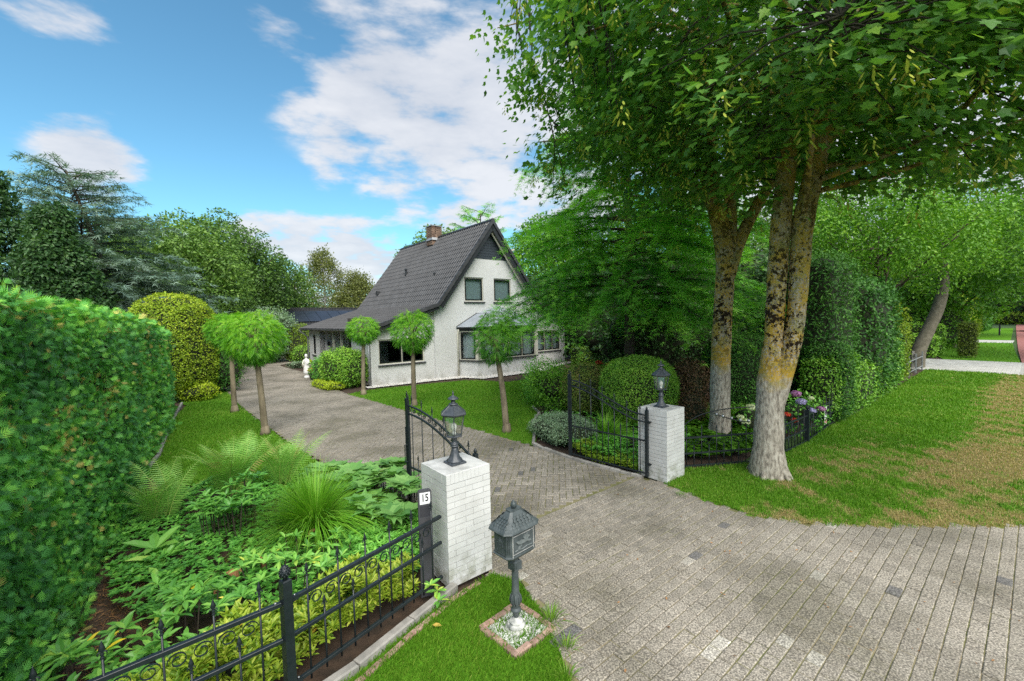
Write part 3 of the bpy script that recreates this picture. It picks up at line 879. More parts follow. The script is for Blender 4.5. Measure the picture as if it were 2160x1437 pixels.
# ------------------------------------------------------------------ house number post
NP = root('number_post', (-0.915, 4.20, 0), rad(22), 'dark flat post with house number 15 beside the white pillar', 'house number')
g = G(); w_ = .068; top = 1.10
g.prism([(-w_, 0), (w_, 0), (w_, top - .02), (w_ - .012, top - .005), (w_ - .03, top), (-w_ + .03, top), (-w_ + .012, top - .005), (-w_, top - .02)], -.018, .018, Matrix.Rotation(math.pi / 2, 4, 'X'))
g.obj('post_body', solid('dark_composite', (.045, .045, .052), (.06, .06, .068), 9, .6, .4, 90), NP)
g = G(); g.box((0, -.0195, 1.015), (.104, .003, .118)); g.obj('number_plate', M_plastic, NP)
g = G(); g.box((0, -.0195, .885), (.104, .003, .11)); g.obj('blank_panel', solid('dark_panel', (.035, .035, .042), None, 5, .5), NP)
def text(s_, parent, loc, size, mat, rot, name='lettering', ext=.0008, space=1.0, align='CENTER', sx=1.0):
    c = bpy.data.curves.new(name, 'FONT'); c.body = s_; c.size = size; c.extrude = ext; c.align_x = align; c.align_y = 'CENTER'; c.space_character = space
    c.materials.append(mat)
    o = bpy.data.objects.new(name, c); COL.objects.link(o); o.parent = parent; o.location = loc; o.rotation_euler = rot; o.scale = (sx, 1, 1)
    return o
text('15', NP, (0, -.0215, 1.018), .105, M_black, (math.pi / 2, 0, 0), 'house_number', sx=.72)
_c = bpy.data.objects['house_number']; _c.data.offset = .0018
bpy.context.view_layer.update()
_m = bpy.data.meshes.new_from_object(_c.evaluated_get(bpy.context.evaluated_depsgraph_get()))
_loc, _rot, _sc = _c.location.copy(), _c.rotation_euler.copy(), _c.scale.copy()
bpy.data.objects.remove(_c)
_o = link('house_number', _m, NP, _loc); _o.rotation_euler = _rot; _o.scale = _sc

# ------------------------------------------------------------------ gate leaves
def gate(name, hinge, end, label, hand, s_curve=True):
    h = np.array(hinge); e = np.array(end); d = e - h; Lg = float(np.hypot(*d))
    R0 = root(name, (*h, 0), math.atan2(d[1], d[0]), label, 'gate', 'the two open gate leaves')
    f = lambda t: 1.10 + .46 * (3 * t * t - 2 * t ** 3) if s_curve else 1.10 + .46 * math.sin(t * math.pi / 2) 
    zb, zm = .10, .66
    post_r = .024
    # hinge stile and meeting stile
    g = G(); g.box((0, 0, .62), (.05, .05, 1.14), bevel=.004); s1 = g.obj('hinge_stile', M_iron, R0)
    g = G(); g.lathe([(.012, 0), (.018, .012), (.02, .03), (.014, .048), (.004, .062)], 8, c=(0, 0, 1.19)); g.obj('knob', M_iron, s1, True)
    g = G(); g.box((Lg, 0, .87), (.05, .04, 1.60), bevel=.004); s2 = g.obj('meeting_stile', M_iron, R0)
    g = G(); g.box((Lg - .035, 0, .85), (.02, .03, 1.56), bevel=.002); g.obj('meeting_bar', M_iron, R0)
    link('finial', M_SPEAR, s2, (Lg, 0, 1.67)); link('finial', M_SPEAR, s2, (Lg - .035, 0, 1.63))
    for z in (zb, zm):
        G().box((Lg / 2, 0, z), (Lg - .05, .02, .024), bevel=.002).obj('rail', M_iron, R0)
    for off in (0.0, -.115):
        tt = np.linspace(0, 1, 25)
        p = np.stack([.02 + tt * (Lg - .05), np.zeros(25), np.array([f(t) for t in tt]) + off], 1)
        G().tube(p, .011, square=True).obj('curved_rail', M_iron, R0, True)
    n = int(round(Lg / .128))
    for k in range(1, n):
        x = k * Lg / n; t = x / Lg
        if k % 2 == 1 or True:
            if k % 2: bar_obj(R0, x, 0, zb - .05, f(t) + .06)
            else: bar_obj(R0, x, 0, zb - .05, zm + .12)
    for k in range(n):
        x = (k + .5) * Lg / n; t = x / Lg
        link('scroll', SCR[(1 if k % 2 else -1, .035)], R0, (x, 0, f(t) - .058))
    # hinges to the pillar
    for z in (1.0, .28):
        g = G(); g.tube([(-.085, .0, z), (-.01, 0, z)], .012, 8); g.box((-.05, 0, z - .015), (.03, .03, .04)); g.obj('hinge', M_iron, R0)
    # bolt handle
    g = G(); g.tube([(Lg - .03, .03, .75), (Lg - .03, .075, .75), (Lg - .03, .075, 1.0), (Lg - .03, .03, 1.0)], .007, 6); g.tube([(Lg + .01, .03, .55), (Lg + .01, .03, 1.25)], .009, 6); g.obj('drop_bolt', M_iron, R0)
    return R0
gate('iron_gate', (2.245, 7.125), (1.10, 8.30), 'open iron gate leaf hinged on the right pillar, before the garden bed', 1)
gate('iron_gate', (-0.47, 5.03), (-1.55, 6.15), 'open iron gate leaf behind the lantern pillar, over the driveway', -1, s_curve=False)

# ------------------------------------------------------------------ mailbox
M_relief = solid('rubbed_metal_relief', (0.12, 0.14, 0.14), (0.17, 0.19, 0.19), 14, 0.45)
MB = root('mailbox', (-0.02, 3.70, 0), rad(43), 'ornate cast metal mailbox with pagoda roof on a short column', 'mailbox')
def oct_(w, d, c): return [(-w + c, -d), (w - c, -d), (w, -d + c), (w, d - c), (w - c, d), (-w + c, d), (-w, d - c), (-w, -d + c)]
def stack(g, layers):
    """layers: (half width, half depth, chamfer, z)"""
    V = []; 
    for w_, d_, c_, z in layers: V += [(x, y, z) for x, y in oct_(w_, d_, c_)]
    n = 8; F = []
    for k in range(len(layers) - 1):
        for q in range(n): F.append((k * n + q, k * n + (q + 1) % n, (k + 1) * n + (q + 1) % n, (k + 1) * n + q))
    F.append(tuple(range(n))[::-1]); F.append(tuple(range((len(layers) - 1) * n, len(layers) * n)))
    g.add(V, F)
g = G(); stack(g, [(.105, .085, .03, .715), (.130, .107, .034, .745), (.130, .107, .034, .752), (.122, .099, .032, .757), (.122, .099, .032, .965)]); g.obj('letter_case', M_mail, MB)
g = G(); stack(g, [(.150, .125, .04, .962), (.155, .13, .042, .970), (.150, .125, .04, .982), (.122, .10, .034, 1.008), (.09, .072, .026, 1.04), (.062, .048, .018, 1.08), (.048, .036, .012, 1.105), (.05, .038, .012, 1.108), (.05, .038, .012, 1.116)]); rf = g.obj('roof', M_mail, MB)
# scales cast into the roof
g = G()
for face in range(4):
    a = face * math.pi / 2
    for row in range(5):
        f_ = row / 5.0; zz = .990 + row * .019; 
        dd = (.115 - .062 * f_) if face % 2 == 0 else (.138 - .068 * f_)
        wmax = (.115 - .06 * f_) if face % 2 == 0 else (.09 - .05 * f_)
        nn = max(2, int(wmax * 2 / .028))
        for q in range(nn):
            x = (q - (nn - 1) / 2 + (.5 if row % 2 else 0) * .6) * .028
            g.lathe([(.014, 0), (.0135, .0025), (.008, .004)], 7, c=(x * math.cos(a) + dd * math.sin(a), x * math.sin(a) - dd * math.cos(a), zz), rot=np.array(Matrix.Rotation(a, 3, 'Z') @ Matrix.Rotation(rad(52), 3, 'X')), sx=1, sy=1.1)
g.obj('roof_scales', M_mail, rf, kind='stuff')
g = G(); g.lathe([(.012, 0), (.02, .006), (.026, .02), (.028, .034), (.022, .05), (.012, .058), (.013, .064), (.006, .07)], 12, c=(0, 0, 1.116), flute=6, fl_amp=.08); g.obj('finial', M_mail, MB, True)
# front panels and relief
g = G(); g.box((0, -.1005, .852), (.178, .005, .15)); g.obj('door', M_mail, MB)
fr = G()
for (x, z, w_, h_) in ((0, .931, .184, .004), (0, .960, .184, .004), (-.090, .858, .004, .21), (.090, .858, .004, .21), (0, .7745, .184, .004)): fr.box((x, -.1015, z), (w_, .006, h_))
fr.obj('edge_bead', M_worn, MB)
g = G(); g.box((0, -.1025, .946), (.13, .003, .012)); g.obj('posting_slot_flap', M_mail, MB)
MX = Matrix.Translation((0, -.1035, .0)) @ Matrix.Rotation(math.pi / 2, 4, 'X')
horse = [(-.062, .874), (-.05, .884), (-.034, .878), (-.018, .881), (0, .878), (.016, .884), (.026, .898), (.036, .905), (.046, .898), (.05, .888), (.042, .886), (.034, .88), (.032, .868), (.046, .856), (.06, .852), (.058, .845), (.042, .846), (.024, .854), (.01, .852), (-.012, .851), (-.026, .852),
         (-.032, .84), (-.044, .828), (-.05, .814), (-.042, .813), (-.034, .826), (-.02, .838), (-.03, .85), (-.044, .856), (-.058, .866)]
hl = G(); hl.prism(horse, -.001, .012, MX)
hl.prism([(.0, .878), (.014, .880), (.014, .898), (.02, .906), (.014, .914), (.006, .912), (.002, .902), (-.004, .892)], -.001, .015, MX)
for p_ in ([(.03, .855), (.05, .838), (.062, .842)], [(-.03, .845), (-.02, .828), (-.034, .818)], [(.012, .905), (.03, .91), (.036, .916)]):
    hl.tube([(x, -.1045, z) for x, z in p_], .0028, 5)
hl.tube([(x, -.1035, z) for x, z in ((-.075, .80), (-.045, .805), (-.01, .797), (.03, .806), (.075, .80))], .004, 5)
hl.obj('horse_and_rider_relief', M_relief, MB)
fl = G()
for s in (-1, 1):
    for k in (-1, 1):
        fl.tube([(s * .1235, 0, .87), (s * .1245, k * .012, .888), (s * .1245, k * .026, .884), (s * .1245, k * .028, .868), (s * .1240, k * .018, .862)], [.004, .004, .004, .003, .002], 5)
        fl.tube([(s * .1235, k * .03, .79), (s * .1245, k * .034, .84), (s * .1245, k * .026, .86)], .003, 5)
    fl.lathe([(.009, 0), (.013, .02), (.006, .045), (.001, .06)], 8, c=(s * .119, 0, .865))
    fl.tube([(s * .1235, -.012, .845), (s * .1235, .012, .845)], .004, 5)
    fl.box((s * .1235, 0, .948), (.004, .12, .006)); fl.box((s * .1235, 0, .772), (.004, .12, .006))
for s in (-1, 1):
    for k in range(3):
        fl.tube([(s * (.1165 - .009 + k * .009 - .0), -.0865 + 0.0 - (.006 - k * .008), .79), (s * (.1165 - .009 + k * .009), -.0865 - (.006 - k * .008), .925)], .003, 5)
fl.obj('side_relief', M_mail, MB, kind='stuff')
for _o in list(MB.children):
    if not _o.name.startswith('finial'): _o.scale = (1.38, 1.13, 1)
g = G(); g.lathe([(.026, .655), (.03, .668), (.036, .68), (.052, .70), (.075, .722), (.085, .738)], 16, flute=8, fl_amp=.06); g.obj('funnel', M_mail, MB, True)
g = G(); g.box((0, 0, .606), (.088, .088, .085), bevel=.010); g.box((0, 0, .606), (.094, .05, .05)); g.box((0, 0, .606), (.05, .094, .05)); g.lathe([(.034, .648), (.034, .656), (.028, .66)], 14); g.obj('knuckle', M_mail, MB)
g = G(); g.lathe([(.030, .563), (.031, .55), (.033, .43), (.035, .34), (.042, .315), (.046, .27), (.042, .235), (.032, .215), (.034, .205), (.046, .195), (.048, .18), (.036, .165), (.03, .15), (.024, .115), (.02, .10)], 18); g.obj('column', M_mail, MB, True)
g = G()
for q in range(8):
    a = q * math.pi / 4
    g.tube([(.040 * math.cos(a), .040 * math.sin(a), .24), (.049 * math.cos(a), .049 * math.sin(a), .275), (.044 * math.cos(a), .044 * math.sin(a), .315), (.037 * math.cos(a), .037 * math.sin(a), .34)], [.004, .010, .008, .001], 5)
g.obj('acanthus_leaves', M_mail, MB, True, kind='stuff')
M_base = solid('flaking_pale_base', (0.16, 0.17, 0.165), (0.62, 0.61, 0.57), 16, 0.75, 1.2, 60)
g = G(); g.lathe([(.075, .03), (.082, .045), (.078, .06), (.062, .07), (.062, .082), (.052, .092), (.035, .105), (.024, .12)], 20); g.lathe([(.155, .002), (.155, .014), (.12, .026), (.08, .034)], 4, phase=math.pi / 4); g.obj('base', M_base, MB)

# brick frame with white pebbles round its foot
FR = root('brick_frame', (-0.01, 3.70, 0), rad(44), 'square of pink bricks on edge framing white pebbles round the mailbox foot', 'brick edging')
hw = .225; rr = rng(21)
for side in range(4):
    a = side * math.pi / 2
    for q in range(3):
        x = -hw + .08 + q * .157 + rr.normal(0, .003); l_ = .148
        if q == 2: l_ = .14
        y = -hw + rr.normal(0, .004)
        m_ = G().box((0, 0, 0), (l_, .058, .07), bevel=.009, v=float(rr.uniform(0, 1))).mesh('brick', M_redbrick)
        link('brick', m_, FR, (x * math.cos(a) - y * math.sin(a), x * math.sin(a) + y * math.cos(a), .0 + rr.normal(0, .004)), a + rr.normal(0, .02))
M_peb = solid('white_pebble', (0.5, 0.5, 0.48), (0.8, 0.8, 0.78), 12, 0.7, attr=.25)
g = G(); n = 1100
P = np.stack([rr.uniform(-.2, .2, n), rr.uniform(-.2, .2, n), rr.uniform(.004, .022, n)], 1)
ov = np.array([(1, 0, 0), (0, 1, 0), (-1, 0, 0), (0, -1, 0), (0, 0, .7), (0, 0, -.7)], float); of = np.array([(0, 1, 4), (1, 2, 4), (2, 3, 4), (3, 0, 4), (1, 0, 5), (2, 1, 5), (3, 2, 5), (0, 3, 5)])
X, Y, Z = frames(np.tile([0, 0, 1.0], (n, 1)), rr, tilt=.6)
g.scatter(ov, of, P, X * rr.uniform(.7, 1.5, (n, 1)), Y, Z, rr.uniform(.005, .010, n), rr.uniform(0, 1, n))
g.box((0, 0, .003), (.43, .43, .012)); g.obj('white_pebbles', M_peb, FR, kind='stuff')

# edging under the near fence: grey concrete kerb and pink bricks along the lawn
KE = link('fence_kerb', None, None, (0, 0, 0), 0.0, kind='structure', label='grey concrete kerb with a row of pink bricks under the near fence')
kp = [(-0.66, 4.30), (-0.76, 4.13), (-1.06, 3.68), (-1.34, 3.25), (-1.75, 2.78), (-2.4, 2.2), (-3.1, 1.55)]
kq = [(-0.40, 4.40), (-0.66, 4.11), (-0.98, 3.60), (-1.22, 3.22), (-1.66, 2.64), (-2.3, 2.04), (-3.0, 1.38)]
def along(pts, step):
    pts = np.array(pts, float); seg = np.hypot(*(pts[1:] - pts[:-1]).T); s_ = np.concatenate([[0], np.cumsum(seg)]); out = []
    for k in np.arange(step / 2, s_[-1], step):
        i = np.searchsorted(s_, k) - 1; t = (k - s_[i]) / seg[i]; p = pts[i] * (1 - t) + pts[i + 1] * t; d = pts[i + 1] - pts[i]
        out.append((p, math.atan2(d[1], d[0])))
    return out
for p, a in along(kp, .60):
    m_ = G().box((0, 0, 0), (.592, .085, .14), bevel=.012, v=float(rr.uniform(0, 1))).mesh('kerb_stone', M_kerb)
    link('kerb_stone', m_, KE, (p[0], p[1], .0), a)
for p, a in along(kq, .205):
    m_ = G().box((0, 0, 0), (.196, .06, .08), bevel=.012, v=float(rr.uniform(0, 1))).mesh('brick', M_redbrick)
    link('brick', m_, KE, (p[0], p[1], rr.normal(-.018, .004)), a + rr.normal(0, .03))
# edging along the conifer hedge and along the inner bed
def edging(label, pts, step, size, mat, seed, z=.0):
    E_ = link('lawn_edging', None, None, (0, 0, 0), 0.0, kind='structure', label=label); r = rng(seed)
    ms_ = [G().box((0, 0, 0), size, bevel=.01, v=float(v_)).mesh('edging_stone', mat) for v_ in (0, .3, .6, 1)]
    for p, a in along(pts, step):
        o = link('edging_stone', ms_[int(r.integers(4))], E_, (p[0], p[1], z + r.normal(0, .004)), a + r.normal(0, .02))
edging('grey edging stones between the conifer hedge and the lawn strip', [(-6.9, 7.7), (-7.7, 9.1), (-9.4, 11.5), (-10.9, 13.7), (-11.9, 15.2)], .5, (.48, .07, .1), M_kerb, 1, .0)
edging('row of concrete edging blocks round the silver leaved bed', [(2.2, 7.2), (1.6, 7.75), (1.08, 8.3), (.62, 8.9), (.42, 9.3), (.5, 10.2), (.5, 11.2), (.75, 12.3), (.6, 13.2)], .21, (.2, .07, .1), M_kerb, 2, .0)
# ================================================================== the white house
M_wallb = solid('white_house_brick', (0.60, 0.60, 0.59), (0.64, 0.64, 0.635), 1.2, 0.65, 0.0, 60, attr=0.03)
grime(M_wallb, 0.0, 0.5, (0.22, 0.21, 0.15), .6, 3)
M_wallj = solid('white_house_joint', (0.55, 0.55, 0.54), (0.59, 0.59, 0.58), 3, 0.85)
M_tile = solid('anthracite_roof_tile', (0.022, 0.023, 0.026), (0.042, 0.043, 0.047), 3, 0.5, 0.6, 60, attr=0.30)
M_board = solid('black_painted_board', (0.012, 0.014, 0.016), (0.018, 0.021, 0.024), 8, 0.5)
M_clad = solid('dark_blue_cladding', (0.018, 0.026, 0.034), (0.028, 0.038, 0.048), 8, 0.5)
M_cream = solid('cream_paint', (0.52, 0.50, 0.42), (0.56, 0.54, 0.46), 6, 0.5)
M_sash = solid('black_window_paint', (0.008, 0.010, 0.011), None, 6, 0.35)
M_sill = solid('dark_glazed_sill', (0.035, 0.037, 0.042), (0.06, 0.06, 0.065), 10, 0.4)
M_wglass = glass_mat('window_glass', (0.80, 0.85, 0.85), 0.05)
M_curtain = solid('white_net_curtain', (0.55, 0.56, 0.58), (0.62, 0.63, 0.65), 6, 0.9)
M_blind = solid('grey_roller_blind', (0.34, 0.40, 0.41), (0.38, 0.44, 0.45), 2, 0.8)
M_inside = solid('dark_room', (0.03, 0.028, 0.026), (0.05, 0.045, 0.04), 2, 0.9)
M_zinc = solid('grey_bay_roof_panel', (0.25, 0.28, 0.32), (0.33, 0.36, 0.40), 1.5, 0.22, spec=.6)
M_redbr = solid('chimney_brick', (0.14, 0.085, 0.06), (0.24, 0.165, 0.12), 6, 0.9, 1, 60, attr=.3)
M_gravel = solid('white_gravel', (0.55, 0.53, 0.50), (0.7, 0.68, 0.65), 60, 0.9, 2, 60, attr=.35)
M_solar = solid('solar_panel_glass', (0.020, 0.024, 0.034), (0.028, 0.032, 0.045), 2, 0.32, spec=.4)
M_gut = solid('zinc_gutter', (0.28, 0.29, 0.30), (0.36, 0.37, 0.38), 6, .45, metal=.3)

HS = root('white_house', (-6.05, 18.19, 0), rad(39), 'white painted brick house with steep dark tiled roof and black trimmed windows', 'house')


def to_wall(P2, origin, a):
    """points (along, up) of a wall frame whose outside faces -Y rotated by a"""
    P2 = np.asarray(P2, float); o = np.array(origin, float)
    return o


def wall(R0, name, origin, a, length, z0, z1, holes, top=None, thick=.28, bricks=True, seed=0, mat=None, jm=None):
    """wall with openings; local x runs along, outside is local -y. top(x) limits the height. holes: (x0,x1,z0,z1)"""
    T = Matrix.Translation(origin) @ Matrix.Rotation(a, 4, 'Z')
    M3 = np.array(T)[:3, :3]; M0 = np.array(T)[:3, 3]
    g = G()
    xs = sorted({0, length, *[h[0] for h in holes], *[h[1] for h in holes], *([q for q in np.linspace(0, length, 25)] if top else [])})
    zs = sorted({z0, z1, *[h[2] for h in holes], *[h[3] for h in holes]})
    for i in range(len(xs) - 1):
        for j in range(len(zs) - 1):
            xa, xb, za, zb = xs[i], xs[i + 1], zs[j], zs[j + 1]
            if xb - xa < 1e-6: continue
            xm, zm = (xa + xb) / 2, (za + zb) / 2
            if any(h[0] < xm < h[1] and h[2] < zm < h[3] for h in holes): continue
            ta = tb = zb
            if top:
                ta, tb = min(zb, top(xa)), min(zb, top(xb))
                if ta <= za and tb <= za: continue
                ta, tb = max(ta, za), max(tb, za)
            for y in (0.0,):
                g.add([(xa, y, za), (xb, y, za), (xb, y, tb), (xa, y, ta)], [(0, 1, 2, 3)])
            g.add([(xa, thick, za), (xb, thick, za), (xb, thick, tb), (xa, thick, ta)], [(3, 2, 1, 0)])
    for h in holes:
        xa, xb, za, zb = h
        g.add([(xa, 0, za), (xb, 0, za), (xb, thick, za), (xa, thick, za)], [(0, 3, 2, 1)])
        g.add([(xa, 0, zb), (xb, 0, zb), (xb, thick, zb), (xa, thick, zb)], [(0, 1, 2, 3)])
        g.add([(xa, 0, za), (xa, thick, za), (xa, thick, zb), (xa, 0, zb)], [(0, 1, 2, 3)])
        g.add([(xb, 0, za), (xb, thick, za), (xb, thick, zb), (xb, 0, zb)], [(3, 2, 1, 0)])
    for xe in (0, length):
        te = min(z1, top(xe)) if top else z1
        if te > z0: g.add([(xe, 0, z0), (xe, thick, z0), (xe, thick, te), (xe, 0, te)], [(0, 1, 2, 3) if xe else (3, 2, 1, 0)])
    g.V = [V @ M3.T + M0 for V in g.V]
    w_ = g.obj(name, jm or M_wallj, R0)
    if bricks:
        r = rng(seed); P, S, vv = [], [], []
        H_ = .0625
        for k in range(int((z1 - z0) / H_)):
            zc = z0 + (k + .5) * H_
            off = .11 if k % 2 else 0
            for q in range(int(length / .22) + 2):
                xa, xb = max(0, q * .22 - off), min(length, q * .22 - off + .22)
                if xb - xa < .04: continue
                segs = [(xa, xb)]
                for h in holes:
                    if h[2] - .02 < zc < h[3] + .02:
                        ns = []
                        for s0, s1 in segs:
                            if s1 <= h[0] or s0 >= h[1]: ns.append((s0, s1)); continue
                            if s0 < h[0]: ns.append((s0, h[0]))
                            if s1 > h[1]: ns.append((h[1], s1))
                        segs = ns
                for s0, s1 in segs:
                    if s1 - s0 < .02: continue
                    if top and (zc + .03 > top(s0) or zc + .03 > top(s1)): continue
                    P.append(((s0 + s1) / 2, 0, zc)); S.append(s1 - s0 - .006); vv.append(float(np.clip(r.normal(.5, .22), 0, 1)))
        TV_ = np.array([(-.5, 0, -.5), (.5, 0, -.5), (.5, 0, .5), (-.5, 0, .5), (-.485, -.002, -.46), (.485, -.002, -.46), (.485, -.002, .46), (-.485, -.002, .46)])
        TF_ = np.array([(0, 1, 5, 4), (1, 2, 6, 5), (2, 3, 7, 6), (3, 0, 4, 7), (4, 5, 6, 7)])
        P = np.array(P); n = len(P); S = np.array(S)
        P[:, 1] -= np.abs(r.normal(0, .0006, n))
        b = G(); b.scatter(TV_, TF_, P, np.stack([S, 0 * S, 0 * S], 1), np.tile([0, 1.0, 0], (n, 1)), np.tile([0, 0, H_ - .006], (n, 1)), 1.0, np.array(vv))
        b.V = [V @ M3.T + M0 for V in b.V]
        b.obj('brickwork', mat or M_wallb, w_, kind='stuff')
    return w_


def window(R0, origin, a, x0, x1, z0, z1, sashes=1, curtain=None, sill=True, cream=True, depth=.07, muntin=False, plant=False, name='window'):
    """window in a wall frame: pale outer frame, black sash, pane, sill; outside is local -y"""
    T = Matrix.Translation(origin) @ Matrix.Rotation(a, 4, 'Z')
    W = root(name, (0, 0, 0)); W.parent = R0; W.matrix_local = T
    o = .05; fm = M_cream if cream else M_sash
    g = G(); y = depth + .02
    for (cx_, cz, w_, h_) in (((x0 + x1) / 2, z1 - o / 2, x1 - x0, o), ((x0 + x1) / 2, z0 + o / 2, x1 - x0, o), (x0 + o / 2, (z0 + z1) / 2, o, z1 - z0 - 2 * o), (x1 - o / 2, (z0 + z1) / 2, o, z1 - z0 - 2 * o)):
        g.box((cx_, y, cz), (w_, .09, h_))
    for k in range(1, sashes):
        g.box((x0 + (x1 - x0) * k / sashes, y, (z0 + z1) / 2), (o * .8, .085, z1 - z0 - 2 * o - .001))
    g.obj('frame', fm, W)
    sw = (x1 - x0) / sashes
    for k in range(sashes):
        a0_, a1_ = x0 + sw * k + (o if k == 0 else o * .4) + .004, x0 + sw * (k + 1) - (o if k == sashes - 1 else o * .4) - .004
        b0_, b1_ = z0 + o + .004, z1 - o - .004; t = .055
        g = G(); ys = y - .03
        for (cx_, cz, w_, h_) in (((a0_ + a1_) / 2, b1_ - t / 2, a1_ - a0_, t), ((a0_ + a1_) / 2, b0_ + t / 2, a1_ - a0_, t), (a0_ + t / 2, (b0_ + b1_) / 2, t, b1_ - b0_ - 2 * t), (a1_ - t / 2, (b0_ + b1_) / 2, t, b1_ - b0_ - 2 * t)):
            g.box((cx_, ys, cz), (w_, .05, h_))
        if muntin:
            g.box(((a0_ + a1_) / 2, ys, (b0_ + b1_) / 2), (.03, .04, b1_ - b0_ - 2 * t)); 
        g.obj('sash', M_sash, W)
        g = G(); g.box(((a0_ + a1_) / 2, ys + .006, (b0_ + b1_) / 2), (a1_ - a0_ - 2 * t, .006, b1_ - b0_ - 2 * t)); g.obj('pane', M_wglass, W)
    if curtain == 'blind':
        g = G(); g.box(((x0 + x1) / 2, y + .07, (z0 + z1) / 2), (x1 - x0 - .04, .004, z1 - z0 - .04)); g.obj('blind', M_blind, W)
    elif curtain == 'net':
        g = G(); n = int((x1 - x0) / .035); xx = np.linspace(x0 + .05, x1 - .05, n); rr_ = rng(int(x0 * 100) % 97)
        yy = y + .16 + .03 * np.sin(np.arange(n) * 1.9 + rr_.normal(0, .4, n)) + rr_.normal(0, .006, n)
        V = np.concatenate([np.stack([xx, yy, np.full(n, z0 + .03)], 1), np.stack([xx, yy, np.full(n, z1 - .03)], 1)])
        g.add(V, np.array([(i, i + 1, n + i + 1, n + i) for i in range(n - 1)])); g.obj('curtain', M_curtain, W, True)
    if sill:
        g = G(); n = int((x1 - x0 + .12) / .11); 
        for k in range(n):
            w_ = (x1 - x0 + .12) / n
            V = np.array([(-.5, .06, -.03), (.5, .06, -.03), (.5, -.06, -.055), (-.5, -.06, -.055), (-.5, .06, .02), (.5, .06, .02), (.5, -.06, -.012), (-.5, -.06, -.012)]) * [w_ - .006, 1, 1]
            g.add(V + [x0 - .06 + (k + .5) * w_, -.015, z0 - .022], [(0, 1, 2, 3), (4, 7, 6, 5), (0, 4, 5, 1), (1, 5, 6, 2), (2, 6, 7, 3), (3, 7, 4, 0)])
        g.obj('sill', M_sill, W)
    return W


# section of the house across its width (x), roof runs back along y
EA, BE, AP, BE2, EA2 = (-.42, 2.42), (3.08, 3.50), (6.31, 7.72), (9.54, 3.50), (13.04, 2.42)
YF, YB = -.50, 10.2
def under(x):
    pts = [EA, BE, AP, BE2, EA2]
    for (xa, za), (xb, zb) in zip(pts, pts[1:]):
        if xa <= x <= xb: return za + (zb - za) * (x - xa) / (xb - xa) - .10
    return 2.3
# front: low left wing, gable wall, low right wing
HL = [(.35, 2.52, .88, 1.98)]
wall(HS, 'wall', (0, 0, 0), 0, 3.04, 0, 3.5, HL, top=lambda x: under(x), seed=1)
window(HS, (0, 0, 0), 0, *HL[0], sashes=2, muntin=False)
HG = [(1.72, 2.86, 3.66, 4.86), (3.52, 4.66, 3.66, 4.86), (1.45, 5.6, 0.72, 2.25)]
wall(HS, 'wall', (3.04, -.11, 0), 0, 6.54, 0, 7.8, HG, top=lambda x: under(x + 3.04), seed=2)
for h in HG[:2]: window(HS, (3.04, -.11, 0), 0, *h, curtain='blind')
HR = [(.42, 2.35, .80, 2.0)]
wall(HS, 'wall', (9.58, .45, 0), 0, 2.75, 0, 3.5, HR, top=lambda x: under(x + 9.58), seed=3)
window(HS, (9.58, .45, 0), 0, *HR[0], sashes=3, curtain='net')
wall(HS, 'wall', (12.33, .45, 0), rad(90), 9.3, 0, 2.45, [], seed=4)
wall(HS, 'wall', (12.33, 10.0, 0), rad(180), 12.33, 0, 3.0, [], bricks=False, top=lambda x: under(12.33 - x))
# left side: solid part by the corner, recessed porch, far block with a narrow window
wall(HS, 'wall', (0, 2.4, 0), rad(-90), 2.4, 0, 2.5, [], seed=5)
HN = [(.78, 1.42, .90, 2.12)]
wall(HS, 'wall', (0, 10.0, 0), rad(-90), 2.3, 0, 2.5, HN, seed=6)
window(HS, (0, 10.0, 0), rad(-90), *HN[0], sashes=1, muntin=True)
wall(HS, 'wall', (0, 7.7, 0), 0, 1.5, 0, 2.75, [], bricks=False, top=lambda x: under(x), mat=None, jm=M_wallb)
wall(HS, 'wall', (1.5, 2.4, 0), rad(180), 1.5, 0, 2.75, [], bricks=False, top=lambda x: under(1.5 - x), jm=M_wallb)
wall(HS, 'wall', (1.5, 7.7, 0), rad(-90), 5.3, 0, 2.9, [(.4, 1.35, .1, 2.15), (1.8, 4.6, .5, 2.15)], bricks=False, jm=M_wallb)
window(HS, (1.5, 7.7, 0), rad(-90), 1.8, 4.6, .5, 2.15, sashes=3)
D = root('door', (0, 0, 0)); D.parent = HS; D.matrix_local = Matrix.Translation((1.5, 7.7, 0)) @ Matrix.Rotation(rad(-90), 4, 'Z')
G().box((.875, .08, 1.12), (.93, .05, 2.04)).obj('door_leaf', M_sash, D)
G().tube([(.52, .03, 1.05), (.52, .0, 1.05), (.62, .0, 1.05)], .01, 6).obj('handle', M_galv, D)
for y in (5.4, 7.0 - 2.9): G().box((.08, y, 1.2), (.10, .10, 2.4)).obj('porch_post', M_cream, HS)
G().box((.05, 5.05, 2.34), (.08, 5.3, .12)).obj('porch_beam', M_cream, HS)
wl = G(); wl.box((.42, 7.66, 1.62), (.06, .05, .14)); wl.lathe([(.02, 0), (.06, .03), (.065, .15), (.03, .2), (.005, .24)], 6, c=(.42, 7.56, 1.45)); wl.tube([(.42, 7.66, 1.7), (.42, 7.6, 1.75), (.42, 7.56, 1.69)], .008, 5); wl.obj('wall_lamp', M_iron, HS)
G().box((6.2, 5.1, .02), (12.0, 9.6, .04)).obj('floor_slab', M_inside, HS)
G().box((6.2, 4.9, 2.95), (6.3, 9.3, .06)).obj('upper_floor', M_inside, HS)
G().box((6.2, 3.4, 1.5), (12.0, .06, 2.9)).obj('inner_wall', M_inside, HS)
G().box((6.31, 2.0, 4.1), (3.2, .06, 1.9)).obj('inner_wall', M_inside, HS)

